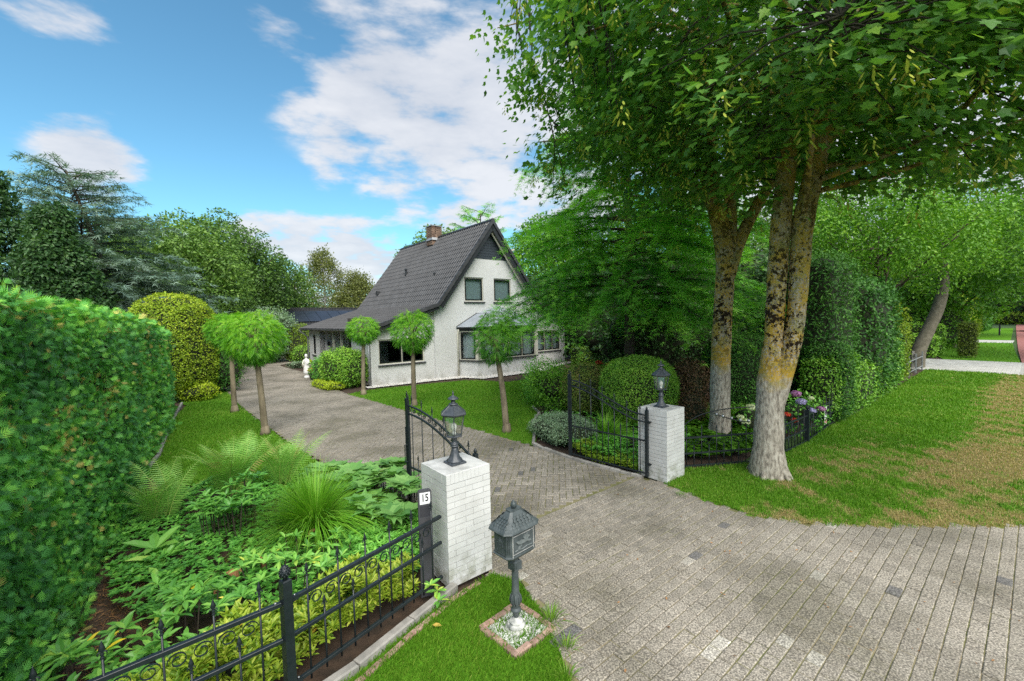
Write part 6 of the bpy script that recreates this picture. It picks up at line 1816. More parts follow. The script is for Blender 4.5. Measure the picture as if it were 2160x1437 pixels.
# pinnate leaf: pairs of oval leaflets
def pinnate(pairs=5):
    V, F = [], []
    def lf(c, d, L_, w_):
        q = np.array([-d[1], d[0], 0]) * w_; b = len(V); V.extend([c + q * .9 + d * L_ * .15, c - q * .9 + d * L_ * .15, c + d * L_ + [0, 0, -.05]]); F.extend([(b, b + 1, b + 2)])
    for k in range(pairs):
        y = .12 + k * .16
        for s in (-1, 1): lf(np.array([0, y, -.18 * y * y]), unit(np.array([s, .45, 0])), .30 - .015 * k, .075)
    lf(np.array([0, .9, -.16]), np.array([0, 1.0, 0]), .28, .07)
    return np.array(V, float), np.array(F)
PNV, PNF = pinnate()
M_btrunk = solid('young_tree_bark', (0.13, 0.105, 0.07), (0.24, 0.20, 0.135), 9, .95, 1.5, 40, stretch=(1, 1, .3))
ball_tree((-8.95, 13.57), 3.24, .66, -.02, 1, 'lollipop tree furthest left, half hidden by its neighbour', .5)
ball_tree((-6.32, 10.71), 3.22, .74, -.16, 2, 'largest lollipop tree, standing on the left lawn strip', .62, rz=1.08)
ball_tree((-5.73, 16.22), 3.05, .61, .08, 3, 'lollipop tree nearest the wing corner of the house', .6)
ball_tree((-3.26, 13.9), 3.21, .70, .02, 4, 'lollipop tree between the wing window and the lantern', .55, rz=1.12)
ball_tree((-0.18, 10.42), 3.02, .58, -.22, 5, 'lollipop tree before the bay window, darker and looser', .36, rz=1.28)

# ------------------------------------------------------------------ cedar with drooping layered boughs
def needle_tuft():
    r = rng(2); V, F = [], []
    for k in range(6):
        a = -1.2 + k * .48 + r.uniform(-.2, .2); L_ = r.uniform(.55, 1.0); d = unit(np.array([math.sin(a), math.cos(a), r.uniform(-.45, .15)])); q = np.array([math.cos(a), -math.sin(a), 0]) * .055
        c = np.array([0, r.uniform(-.3, .35), 0]); b = len(V); V += [c - q, c + q, c + d * L_]; F += [(b, b + 1, b + 2)]
    return np.array(V), np.array(F)
NTV, NTF = needle_tuft()
def cedar(name, label, loc, H, R, z_low, mat, seed, nb, trunk_r, tuft=.13, step=.085, droop=.35, top_taper=.75, axis_lean=(0, 0), blue=False, start=.18, hang=.42):
    r = rng(seed); T = root(name, (*loc, 0), 0, label, 'tree')
    g = G(); limb(g, [(0, 0, -.1), (0, 0, H * .5), (axis_lean[0], axis_lean[1], H)], trunk_r, .03, 10)
    PP, DD, VV, NN = [], [], [], []
    for k in range(nb):
        f = (k + .5) / nb; z = z_low + (H - z_low) * f ** 1.05
        Lb = R * (1 - top_taper * f ** 1.2) * r.uniform(.72, 1.12); a = k * 2.39996 + r.normal(0, .2)
        d = np.array([math.cos(a), math.sin(a), 0]); up = .10 if f < .6 else .35
        s = np.linspace(0, 1, 9); base = np.array([axis_lean[0] * f, axis_lean[1] * f, z])
        pts = base + d * (s * Lb)[:, None] + np.array([0, 0, 1])[None] * (up * s * Lb - droop * Lb * s ** 2.2)[:, None]
        g.tube(pts, np.linspace(.055 * (1 - .6 * f) + .01, .006, 9), 6, caps=False)
        side = np.array([-d[1], d[0], 0]); bough = r.normal(0, .09)
        ns = int(Lb / .11)
        for q in range(2, ns):
            u_ = q / ns; 
            if u_ < start: continue
            p = np.array([np.interp(u_, s, pts[:, c]) for c in range(3)])
            lt = Lb * .36 * math.sin(min(1, u_ * 1.25 + .12) * math.pi * .80) * r.uniform(.6, 1.2) + .12
            for sd_ in (-1, 1):
                dd = unit(side * sd_ * .85 + d * .65 + np.array([0, 0, .10]) + r.normal(0, .12, 3))
                m = max(2, int(lt / step)); w_ = (np.arange(m) + .7) / m
                pp = p + dd * (w_ * lt)[:, None] + np.array([0, 0, -1.0])[None] * (hang * lt * w_ ** 1.8)[:, None]
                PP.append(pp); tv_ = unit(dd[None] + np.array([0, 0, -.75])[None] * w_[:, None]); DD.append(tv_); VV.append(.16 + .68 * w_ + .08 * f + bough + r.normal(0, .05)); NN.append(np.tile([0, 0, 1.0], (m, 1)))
    P, D_, V_, N_ = map(np.concatenate, (PP, DD, VV, NN)); n = len(P)
    P = P + r.normal(0, .03, P.shape)
    X, Y, Z = frames(N_, r, tilt=.3, spin=unit(D_ + r.normal(0, .25, D_.shape)))
    g.obj('trunk', M_bark, T, True)
    g = G(); g.scatter(NTV, NTF, P, X, Y, Z, tuft * r.uniform(.75, 1.5, n), np.clip(V_ + .1 * r.normal(0, 1, n), 0, 1)); g.obj('boughs', mat, T, kind='stuff')
    print(name, n)
    return T
lm('cedar', trans=.28); lm('blue', trans=.15)
cedar('himalayan_cedar', 'large cedar with drooping bright green boughs right of the house', (4.2, 15.2), 10.9, 5.1, 3.0, lm('cedar'), 3, 82, .24, tuft=.175, step=.085, droop=.27, start=.20, hang=.80, top_taper=.62)
cedar('blue_cedar', 'blue green cedar with layered boughs behind the left hedge', (-18.4, 19.6), 9.9, 5.4, 1.6, lm('blue'), 4, 110, .24, tuft=.27, step=.21, droop=.12, top_taper=.72, axis_lean=(-1.5, 0))

# dark yew-like conifer at the left edge
def dark_conifer(label, loc, H, R, seed):
    r = rng(seed); T = root('dark_conifer', (*loc, 0), 0, label, 'tree'); g = G(); limb(g, [(0, 0, 0), (0, 0, H * .6), (0, 0, H * .95)], .25, .03, 8); g.obj('trunk', M_bark, T, True)
    lb = []
    for k in range(46):
        f = (k + .5) / 46; z = .3 + (H - .8) * f; a = k * 2.4; q = R * (1 - f ** 1.7) * .82
        s = .95 * (1 - .5 * f) * r.uniform(.8, 1.2); lb.append(((q * math.cos(a), q * math.sin(a), z), (s, s, s * .85)))
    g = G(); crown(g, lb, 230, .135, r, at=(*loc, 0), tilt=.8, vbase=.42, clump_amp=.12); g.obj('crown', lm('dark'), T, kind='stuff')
dark_conifer('dense dark green conifer at the left edge of the photo', (-18.9, 15.8), 8.9, 2.3, 5)
dark_conifer('second dark green conifer peeping left of the blue cedar', (-16.4, 15.6), 7.4, 1.45, 6)

# ------------------------------------------------------------------ background trees
lm('oak', trans=.25); lm('bright', trans=.35)
BG = 'broadleaf trees beyond the garden'
tree('oak_tree', 'broad mid green oak right of the blue cedar', (-21.0, 27.5), 10.2, 4.3, .3, 1.2, lm('oak'), 42, .20, 1, 46, 1.35, BG, vbase=.56, low=-.9)
tree('oak_tree', 'dark oak whose top rises highest behind the golden dome', (-25.5, 37.0), 13.0, 4.8, .35, 1.5, lm('oak'), 30, .24, 2, 46, 1.45, BG, vbase=.36, low=-.9)
tree('oak_tree', 'dark narrow oak right of the highest oak', (-22.5, 37.5), 11.2, 3.2, .3, 1.2, lm('oak'), 32, .24, 3, 34, 1.15, BG, vbase=.26, low=-.95)
tree('oak_tree', 'dark tree filling the gap behind the blue cedar', (-29, 32), 11.0, 5.0, .35, 1.5, lm('oak'), 26, .26, 4, 40, 1.5, BG, vbase=.3, low=-.9)
tree('maple_tree', 'rounded dark maple standing alone against the low cloud', (-23.0, 42.5), 9.9, 3.4, .3, .8, lm('oak'), 26, .26, 5, 40, 1.15, BG, vbase=.36, low=-.95)
tree('oak_tree', 'deciduous tree rising behind the left slope of the house roof', (-5.6, 38), 10.9, 4.6, .35, 2.5, lm('oak'), 24, .25, 6, 40, 1.4, BG, vbase=.5)
tree('oak_tree', 'green tree just right of the house gable', (3.6, 36), 11.6, 4.6, .35, 2.0, lm('bright'), 24, .25, 7, 40, 1.4, BG, vbase=.3)
tree('oak_tree', 'green tree far behind the cedar', (11.0, 34), 12.5, 5.6, .35, 2.0, lm('bright'), 20, .27, 8, 40, 1.6, BG, vbase=.25)
tree('oak_tree', 'leafy tree far behind the maple trunks', (19.5, 31), 11.5, 5.4, .35, 1.5, lm('oak'), 22, .26, 9, 40, 1.6, BG, vbase=.45)
for k, (x, y, H_, R_, lab) in enumerate([(-41, 80, 7.0, 4.5, 'low round tree left of the birches on the horizon'), (-46, 84, 6.2, 4.0, 'small round tree at the left end of the horizon row'), (-34, 76, 6.6, 4.2, 'bush like tree at the foot of the birches'), (-25.5, 72, 8.4, 4.2, 'olive brown bushy tree right of the birches'), (-20.5, 74, 8.2, 4.0, 'dark tree touching the roof edge right of the birches')]):
    tree('distant_tree', lab, (x, y), H_, R_, .3, .5, lm('birch') if k == 3 else lm('oak'), 10, .42, 30 + k, 12, 1.9, BG, vbase=.45, low=-.95)
def birch(label, loc, H, R, seed):
    r = rng(seed); T = root('birch_tree', (*loc, 0), 0, label, 'tree', 'birches on the horizon'); g = G()
    limb(g, [(0, 0, 0), (.3, 0, H * .5), (.1, 0, H * .97)], .22, .03, 7); PP = []
    for k in range(70):
        f = .22 + .78 * (k + .5) / 70; z = H * f; a = k * 2.4; q = R * math.sin(min(1, (1.06 - f) * 1.5) * math.pi / 2) * r.uniform(.45, 1)
        tip = np.array([q * math.cos(a), q * math.sin(a), z + r.uniform(.2, .9)]); limb(g, [(.2, 0, z - .9), tip * .5 + [0, 0, z * .5 + .1], tip], .05, .01, 4, sub=3)
        for w_ in range(6):
            b = tip * [r.uniform(.5, 1), r.uniform(.5, 1), 1] + r.normal(0, .3, 3); L_ = r.uniform(.8, 2.2); m = 7
            PP.append(b + np.stack([r.normal(0, .10, m), r.normal(0, .10, m), -np.linspace(0, 1, m) * L_], 1))
    g.obj('trunk', solid('birch_bark', (.35, .33, .3), (.5, .48, .45), 3, .9), T, True)
    P = np.concatenate(PP); n = len(P); X, Y, Z = frames(np.tile([0, 0, 1.0], (n, 1)), r, tilt=1.5); g = G(); g.scatter(*CL5, P, X, Y, Z, r.uniform(.45, .8, n), np.clip(.45 + .2 * r.normal(0, 1, n), 0, 1)); g.obj('crown', lm('birch'), T, kind='stuff')
birch('taller weeping birch against the low cloud', (-29.8, 68), 13.6, 8.0, 1)
birch('shorter weeping birch right of the taller one', (-24.6, 69), 10.0, 5.4, 2)
# conifer tips over the ridge
cedar('ridge_conifer', 'spiky conifer top showing above the roof ridge', (-2.2, 33), 11.0, 3.2, 6.0, lm('cedar'), 14, 26, .2, tuft=.28, step=.2, droop=-.05, top_taper=.5)

# trees over the street on the right
lm('bright')
tree('verge_maple', 'light green maple crown over the verge behind the tall hedge', (14.2, 16.6), 8.6, 3.6, .12, 2.6, lm('bright'), 85, .12, 50, 34, 1.1, None, vbase=.45, low=-.75, rz=2.9)
tree('street_tree', 'darker tree crown at the right edge over the street', (30.5, 20.5), 13.5, 6.4, .3, 4.6, lm('oak'), 34, .22, 51, 24, 1.9, None, vbase=.5, low=-.7)
tree('street_tree', 'dark tree further along the street behind the golden hedge', (46, 43), 13, 7.5, .4, 2.5, lm('dark'), 13, .42, 52, 24, 3.0, None, vbase=.6, low=-.8)
tree('street_tree', 'dark crown closing the street beyond the parked car', (92, 76), 17, 12, .5, 1.5, lm('dark'), 7, .7, 53, 26, 5, None, vbase=.55, low=-.9)
tree('street_tree', 'green tree above the clipped hedges', (31, 30), 9.0, 4.2, .3, 1.5, lm('bright'), 22, .26, 54, 18, 1.8, None, vbase=.3, low=-.9)
tree('street_tree', 'tree crown over the left kerb halfway down the street', (62, 60), 14, 8, .4, 2.5, lm('oak'), 9, .5, 55, 22, 3.2, None, vbase=.35, low=-.9)
tree('street_tree', 'tree crown on the far side of the street beyond the car', (84, 58), 15, 8, .4, 2.2, lm('oak'), 8, .55, 56, 22, 3.2, None, vbase=.3, low=-.9)
# leaning trunk
LT = root('leaning_tree', (19.4, 20.4, 0), 0, 'leaning grey trunk arching over the verge hedge', 'tree'); g = G()
limb(g, [(0, 0, -.1), (.12, 0, .8), (.55, 0, 1.8), (1.0, 0, 2.9), (1.2, 0, 4.1), (1.0, 0, 6)], 0, [.33, .27, .25, .235, .2, .1], 14)
M_gbark = solid('grey_smooth_bark', (0.10, 0.09, 0.062), (0.17, 0.15, 0.11), 6, .9, 1.0, 25)
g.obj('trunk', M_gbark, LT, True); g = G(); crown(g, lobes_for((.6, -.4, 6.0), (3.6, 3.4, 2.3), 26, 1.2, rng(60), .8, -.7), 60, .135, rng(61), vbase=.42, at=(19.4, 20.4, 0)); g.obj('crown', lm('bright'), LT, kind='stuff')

# ------------------------------------------------------------------ near garden plants
def fern(loc, label, n=46, L_=1.0, seed=1, z=0.0, spread=1.0):
    r = rng(seed); T = root('fern', (*loc, z), 0, label, 'fern')
    ms_ = []
    for q in range(5):
        g = G(); rr_ = rng(seed * 10 + q); m = 30; s = np.linspace(0, 1, m)
        bend = rr_.uniform(.35, .62)
        th = rad(78) - bend * 1.6 * s ** 1.5
        y = np.cumsum(np.cos(th)) / m; z_ = np.cumsum(np.sin(th)) / m
        pts = np.stack([.04 * np.sin(s * 3 + q), y, z_], 1); g.tube(pts, np.linspace(.006, .0015, m), 4, v=.85, caps=False)
        PV, PF = pinna()
        for k in range(3, m):
            w_ = .165 * math.sin(math.pi * (s[k] * .86 + .12)) ** .8 + .01; d = unit(pts[k] - pts[k - 1]); up_ = unit(np.cross(np.array([1.0, 0, 0]), d))
            for sd_ in (-1, 1):
                for h_ in (0,):
                    p = pts[k] + d * h_ / m
                    Y = unit(np.array([sd_ * .95, 0, 0]) + d * .32 + up_ * -.18); Z = unit(np.cross(np.cross(Y, up_), Y)); X = np.cross(Y, Z)
                    g.scatter(PV, PF, p[None], X[None], Y[None], Z[None], w_, float(np.clip((.85 if q == 4 else .42) + rr_.normal(0, .10) + .12 * s[k], 0, 1)))
        ms_.append(g.mesh('frond', lm('fern')))
    for k in range(n):
        a = k * 2.39996 + r.normal(0, .2); t = (k + .5) / n
        o = link('frond', ms_[4 if r.random() < .13 else int(r.integers(4))], T, (.08 * math.cos(a), .08 * math.sin(a), 0))
        sc = L_ * r.uniform(.75, 1.15) * (.8 + .25 * t); o.scale = (sc, sc, sc)
        o.rotation_euler = (rad(14) - t * rad(26) * spread, r.normal(0, .08), a)
    return T
def pinna():
    V = [(0, 0, 0)]; F = []; m = 7
    pts = []
    for k in range(m):
        y = (k + .5) / m; w_ = .062 * (1 - y) ** .6 + .01
        V += [(w_, y, 0), (-w_, y, 0), (w_ * .35, y + .07, 0), (-w_ * .35, y + .07, 0)]
    V += [(0, 1.05, -.03)]
    V = np.array(V)
    F = [(0, 1, 2)]
    for k in range(m - 1):
        b = 1 + 4 * k; F += [(b + 2, b + 4, b + 5), (b + 2, b + 5, b + 3), (b, b + 2, b + 3), (b, b + 3, b + 1)]
    b = 1 + 4 * (m - 1); F += [(b, b + 2, b + 3), (b, b + 3, b + 1), (b + 2, len(V) - 1, b + 3)]
    return V, np.array(F)
lm('fern', pos=[0, .4, .75, 1])
fern((-4.55, 6.75), 'big fern with arching green fronds in the left bed', 34, 1.2, 1)
fern((-5.0, 5.9), 'darker fern tucked against the conifer hedge', 20, 1.0, 2, spread=1.25)
fern((-3.9, 7.1), 'fern standing right behind the biggest one, beside the lawn', 22, 1.05, 3)

def sedge(loc, label, n, L_, seed, mat=None, w=.011, z=0.0):
    r = rng(seed); T = root('ornamental_grass', (*loc, z), 0, label, 'ornamental grass'); g = G(); m = 7
    a = r.uniform(0, 6.283, n); ln = L_ * r.uniform(.55, 1.1, n); lean_ = r.uniform(.08, 1.0, n) ** .8; s = np.linspace(0, 1, m)
    V = np.zeros((n, m, 2, 3))
    for k in range(m):
        out = ln * (lean_ * .95 * s[k] ** 1.5 + .06 * s[k]); up_ = ln * (s[k] * (1 - .25 * lean_) - lean_ * .62 * s[k] ** 2.6)
        c = np.stack([np.cos(a) * (out + .07 * lean_), np.sin(a) * (out + .07 * lean_), np.maximum(up_, .01)], 1)
        sw = a + .5 * s[k] * np.sin(a * 5)
        q = np.stack([-np.sin(sw), np.cos(sw), .25 * np.ones(n)], 1) * (w * (1 - s[k] ** 2 * .92) * .5)
        V[:, k, 0] = c - q; V[:, k, 1] = c + q
    F = []
    base = (np.arange(n) * m * 2)[:, None]
    for k in range(m - 1): F.append(base + np.array([[2 * k, 2 * k + 1, 2 * k + 3, 2 * k + 2]]))
    g.add(V.reshape(-1, 3), np.concatenate(F), np.repeat(np.clip(r.normal(.5, .2, n), 0, 1), m * 2)); g.obj('blades', mat or lm('sedge'), T, kind='stuff'); return T
lm('sedge', trans=.35)
sedge((-2.62, 5.45), 'large bright green ornamental grass clump in the left bed', 1900, 1.12, 1)
sedge((-3.05, 5.95), 'ornamental grass clump behind the largest one', 700, .8, 2)
sedge((2.0, 9.15), 'ornamental grass clump behind the right gate leaf', 700, .85, 3, w=.017)
sedge((4.72, 9.95), 'ornamental grass clump left of the thinner maple trunk', 500, .75, 4, w=.018)
sedge((5.5, 10.2), 'ornamental grass clump between the maple trunks', 500, .78, 5, w=.018)

def whorls(name, label, cat, pts, mat, seed, n_leaf=8, leaf=.10, up=.35, TVx=LLV, TFx=LLF, stem=None, vb=.5, vv=.15, org=None, part='foliage', layers=1, orange=0.0):
    """rosettes of leaves at the given points (N,3)"""
    r = rng(seed); pts = np.asarray(pts); c0 = pts.mean(0) * [1, 1, 0] if org is None else np.array(org)
    T = root(name, tuple(c0), 0, label, cat); g = G(); sg = G()
    for L0_ in range(layers):
        for k in range(n_leaf):
            n = len(pts); a = k * 6.283 / n_leaf + r.uniform(-.35, .35, n) + L0_ * .4; e = up + r.normal(0, .22, n) - L0_ * .45
            Y = np.stack([np.cos(a) * np.cos(e), np.sin(a) * np.cos(e), np.sin(e)], 1); N0 = np.stack([-np.cos(a) * np.sin(e), -np.sin(a) * np.sin(e), np.cos(e)], 1)
            Z = unit(N0 + r.normal(0, .15, (n, 3))); Z = unit(Z - Y * (Z * Y).sum(1, keepdims=True)); X = np.cross(Y, Z)
            v = np.clip(vb + vv * r.normal(0, 1, n) + .10 * sn(pts, 4, seed), 0, .93)
            if orange: v = np.where(r.random(n) < orange, 1.0, v)
            g.scatter(TVx, TFx, pts - c0 + [0, 0, -.03 * L0_], X, Y, Z, leaf * r.uniform(.7, 1.25, n), v)
    g.obj(part, mat, T, kind='stuff')
    if stem:
        for p in pts[:stem]:
            q = p - c0; sg.tube([(q[0] * .9 + r.normal(0, .03), q[1] * .9 + r.normal(0, .03), .0), (q[0], q[1], q[2])], .006, 4, caps=False)
        sg.obj('stems', M_twig, T, kind='stuff')
    return T
def carpet(poly, n, z0, z1, seed, f=1.2):
    r = rng(seed); q = polysample(ccw(poly), n, r); h = z0 + (z1 - z0) * (.5 + .5 * sn(q, f, seed)) + r.normal(0, .02, len(q)); return np.column_stack([q, h])
# ground cover across the left bed (low, dense)
BEDL = [(-1.05, 4.6), (-1.2, 5.7), (-2.0, 6.5), (-3.2, 7.3), (-4.2, 7.5), (-5.8, 7.0), (-5.9, 6.2), (-4.9, 5.0), (-4.1, 4.15), (-3.3, 3.75), (-2.6, 3.8), (-1.7, 3.9)]
whorls('ground_cover', 'carpet of small dark green rosettes over the left bed', 'ground cover', carpet(BEDL, 3400, .03, .22, 1), lm('ground'), 1, 6, .062, .3, LFV, LFF, vb=.42, layers=1)
BEDG = [(-1.10, 4.35), (-.98, 4.9), (-1.25, 5.6), (-1.9, 6.0), (-2.1, 5.2), (-1.6, 4.4)]
whorls('pachysandra', 'fresh green ground cover between the number post and the gate', 'ground cover', carpet(BEDG, 420, .10, .24, 2), lm('ground'), 2, 6, .075, .35, vb=.62)
# yellow green hedge along the near fence
FH = [(-.98, 4.17), (-1.5, 3.55), (-1.9, 3.0), (-2.35, 2.55), (-2.75, 2.75), (-2.4, 3.35), (-1.9, 3.9), (-1.25, 4.45)]
q = carpet(FH, 620, .22, .48, 3, 2.0); q2 = carpet(FH, 500, .03, .3, 4, 2.0)
whorls('variegated_shrub_row', 'yellow green leafy shrub row just behind the near fence', 'shrub', np.concatenate([q, q2]), lm('euon'), 3, 6, .072, .75, vb=.58, vv=.16, layers=2, orange=.004)
# looser rhododendron with orange leaves towards the corner
RH = [(-2.2, 3.3), (-2.65, 2.6), (-3.2, 2.55), (-3.65, 3.0), (-3.45, 3.8), (-2.6, 4.0)]
whorls('rhododendron', 'leafy rhododendron with a few orange leaves in the near corner bed', 'shrub', carpet(RH, 95, .12, .46, 5, 2.2), lm('rhodo'), 5, 8, .125, .25, vb=.5, stem=60, orange=.03)
whorls('rhododendron', 'rhododendron sprigs in the middle of the left bed', 'shrub', carpet([(-1.9, 4.1), (-2.5, 3.9), (-3.0, 4.3), (-2.6, 4.9), (-1.9, 4.9)], 46, .2, .38, 6, 2.2), lm('rhodo'), 6, 8, .10, .3, vb=.58, stem=40)
whorls('rhododendron', 'pale green whorled shrub in front of the big fern', 'shrub', carpet([(-3.45, 5.2), (-4.0, 5.1), (-4.15, 5.8), (-3.5, 6.0)], 46, .30, .72, 7, 2.2), lm('rhodo'), 7, 8, .13, .35, vb=.35, stem=34)
whorls('seedling', 'small leafy plant at the foot of the white pillar', 'plant', np.array([(-.80, 4.12, .10), (-.86, 4.05, .2), (-.78, 4.02, .06)]), lm('rhodo'), 8, 8, .10, .3, vb=.65)
# hydrangea-like / hellebore mass behind the ornamental grass
q = carpet([(-1.35, 5.2), (-1.35, 6.1), (-1.9, 6.9), (-2.8, 7.2), (-3.3, 6.6), (-2.5, 5.9), (-1.9, 5.3)], 95, .28, .62, 9, 2.0)
whorls('hellebore', 'large leaved pale green plants between the ornamental grass and the gate', 'plant', q, leaf_mat('leaf_hellebore', [(0.07, 0.19, 0.05), (0.14, 0.33, 0.08), (0.26, 0.46, 0.14), (0.5, 0.5, 0.08)], [0, .4, .9, 1], .45, .3), 9, 6, .19, .10, ML2V * [1.0, 1.25, 1], ML2F, vb=.55, stem=95)
whorls('broad_leaf_plant', 'glossy broad leaved clump at the edge of the bare soil', 'plant', np.array([(-4.05, 4.75, .12), (-4.3, 4.95, .15), (-3.75, 4.35, .10)]), lm('rhodo'), 10, 9, .30, .45, vb=.6)
# right bed
BEDR = [(2.2, 7.45), (1.75, 7.95), (1.25, 8.5), (1.0, 9.1), (1.9, 9.6), (3.0, 9.3), (3.6, 8.6), (2.95, 7.85)]
whorls('ground_cover', 'fresh green ground cover behind the right gate leaf', 'ground cover', carpet(BEDR, 1100, .06, .30, 11), lm('ground'), 11, 6, .07, .35, LFV, LFF, vb=.6)
whorls('euonymus_edging', 'yellow green leafy edging spilling over the pavers below the right gate leaf', 'ground cover', carpet([(2.3, 7.2), (1.85, 7.7), (1.35, 8.2), (1.15, 8.45), (1.4, 8.75), (2.1, 8.2), (2.7, 7.7)], 520, .05, .26, 16), lm('euon'), 16, 6, .06, .55, vb=.42, vv=.14, layers=2)
BEDF = [(3.05, 7.95), (4.6, 8.1), (5.5, 8.8), (6.3, 9.6), (7.4, 10.6), (6.2, 11), (4.6, 10.3), (3.4, 9.6)]
whorls('ground_cover', 'lush green ground cover behind the right fence', 'ground cover', carpet(BEDF, 1700, .05, .32, 12), lm('bright'), 12, 6, .085, .2, ML2V, ML2F, vb=.35)
whorls('ground_cover', 'low dark plants under the box balls and roses', 'ground cover', carpet([(1.0, 9.9), (.75, 11.2), (.9, 12.3), (.8, 13.4), (3.2, 15), (5.5, 12.5), (4.3, 10.2), (2.2, 9.9)], 1300, .02, .18, 13), lm('ground'), 13, 5, .085, .3, LFV, LFF, vb=.4)
whorls('ground_cover', 'dark plants and ivy under the cedar and hedges', 'ground cover', carpet([(3.5, 14.5), (2.4, 17.5), (5.5, 21), (12, 21), (13, 17), (9, 13), (6, 12.6)], 2400, .02, .45, 14, .5), lm('laurel'), 14, 5, .14, .3, LFV, LFF, vb=.4)
whorls('garden_plants', 'mixed low green plants behind the driveway bend', 'plant', carpet([(-16.2, 26.0), (-14.2, 21.5), (-15.5, 21), (-21, 27), (-22, 30), (-19, 29)], 900, .1, .5, 15, .5), lm('bright'), 15, 5, .16, .3, LFV, LFF, vb=.3)

# hydrangea by the fence
def flowers(name, label, loc, ra, heads, seed, leafn=900):
    T = shell(name, label, 'shrub', loc, ra, 2.2, .085, leafn / 4, lm('ground'), seed, noise_=.15, shag=.2, vb=.6, core=.6)
    r = rng(seed)
    for (dx, dy, z, R_, col) in heads:
        g = G(); n = 160; D = unit(r.normal(0, 1, (n, 3)) + [0, 0, .3]); X, Y, Z = frames(D, r, tilt=.3); 
        g.scatter(np.array([(-.5, -.5, 0), (.5, -.5, 0), (.5, .5, 0), (-.5, .5, 0)]), np.array([(0, 1, 2), (0, 2, 3)]), D * [R_, R_, R_ * .6] * r.uniform(.75, 1, (n, 1)), X, Y, Z, R_ * .32, r.uniform(0, 1, n))
        o = g.obj('flower_head', FM[col], T, kind='stuff'); o.location = (dx, dy, z)
    return T
FM = dict(pink=leaf_mat('pink_petal', [(.45, .16, .42), (.65, .35, .62)], None, .6, .3), blue=leaf_mat('lilac_petal', [(.35, .3, .65), (.55, .5, .8)], None, .6, .3), red=leaf_mat('red_petal', [(.6, .03, .02), (.8, .12, .06)], None, .6, .2), white=leaf_mat('white_petal', [(.6, .68, .4), (.8, .82, .6)], None, .6, .3))
flowers('hydrangea', 'hydrangea with lilac and pink heads behind the fence post', (6.35, 9.85), (.75, .55, .42), [(-.35, -.35, .78, .10, 'blue'), (-.1, -.5, .98, .11, 'pink'), (.02, -.5, .80, .11, 'blue'), (.25, -.5, .60, .10, 'blue'), (.5, -.45, .62, .09, 'pink'), (-.3, -.5, .52, .08, 'red'), (-.15, -.55, .40, .08, 'red'), (.3, -.4, .85, .07, 'white')], 71)
flowers('hydrangea', 'white flowering hydrangea beside the thinner maple trunk', (5.35, 9.6), (.45, .4, .36), [(-.15, -.35, .72, .11, 'white'), (-.28, -.4, .42, .10, 'white'), (.05, -.4, .25, .11, 'white'), (-.35, -.3, .5, .08, 'white')], 72, 500)
flowers('flowering_plants', 'red and mauve flowers under the cedar boughs', (4.0, 17.2), (1.1, .6, .45), [(-.6, -.5, .95, .16, 'red'), (-.2, -.5, .85, .14, 'red'), (.4, -.5, .62, .14, 'pink'), (.8, -.4, .9, .12, 'blue')], 73, 500)
# ================================================================== small things
# parked car far down the street, seen from the front
CP = so(75.5, .0)
CR = root('parked_car', (*CP, 0), rad(39 + 180), 'dark car standing at the far end of the street', 'car')
M_car = solid('dark_car_paint', (0.012, 0.014, 0.018), None, 4, .25, spec=.7); M_tyre = solid('tyre_rubber', (.02, .02, .02), None, 8, .8); M_cglass = solid('car_glass', (.06, .075, .085), None, 4, .08, spec=.8); M_chrome = solid('headlight_glass', (.75, .78, .8), None, 4, .15)
g = G()
sec = [(-2.1, .35, .62, .80), (-2.0, .28, .80, .88), (-1.1, .25, .95, .92), (-.9, .25, .98, .92), (1.6, .25, 1.02, .92), (2.05, .3, .98, .86), (2.15, .4, .8, .8)]   # x, bottom, top, half width ; front is +x after the turn
V = []
for x, b, t, hw_ in [(-x, b, t, h) for x, b, t, h in sec]:
    V += [(x, -hw_ * .94, b), (x, -hw_, (b + t) / 2), (x, -hw_ * .93, t), (x, hw_ * .93, t), (x, hw_, (b + t) / 2), (x, hw_ * .94, b)]
F = [(i * 6 + j, i * 6 + (j + 1) % 6, (i + 1) * 6 + (j + 1) % 6, (i + 1) * 6 + j) for i in range(6) for j in range(6)] + [tuple(range(6))[::-1], tuple(range(36, 42))]
g.add(V, F); g.obj('body', M_car, CR)
g = G(); V = []
for x, t, hw_ in ((1.15, .96, .80), (.45, 1.42, .62), (-1.2, 1.46, .62), (-1.95, 1.0, .78)):
    V += [(x, -hw_, t if t > 1 else t), (x, hw_, t)]
V += [(1.15, -.82, .93), (1.15, .82, .93), (-1.95, -.82, .93), (-1.95, .82, .93)]
g.add(V, [(0, 1, 3, 2), (2, 3, 5, 4), (4, 5, 7, 6), (8, 0, 2, 4, 6, 10), (11, 7, 5, 3, 1, 9)]); cab = g.obj('cabin', M_cglass, CR)
G().box((-.38, 0, 1.455), (1.6, 1.16, .03)).obj('roof', M_car, CR)
for sy in (-1, 1):
    G().box((2.08, sy * .62, .74), (.12, .36, .12)).obj('headlight', M_chrome, CR)
    G().box((1.0, sy * .98, 1.0), (.12, .18, .12)).obj('mirror', M_car, CR)
    for sx_ in (-1.3, 1.35):
        w_ = root('wheel', (sx_, sy * .82, .32)); w_.parent = CR
        G().tube([(0, -.11, 0), (0, .11, 0)], .32, 18).obj('tyre', M_tyre, w_, True); G().tube([(0, -.115, 0), (0, .115, 0)], .2, 12).obj('rim', M_galv, w_, True)
G().box((2.13, 0, .45), (.02, .5, .11)).obj('number_plate', M_plastic, CR); G().box((2.12, 0, .66), (.02, .9, .14)).obj('grille', M_black, CR)

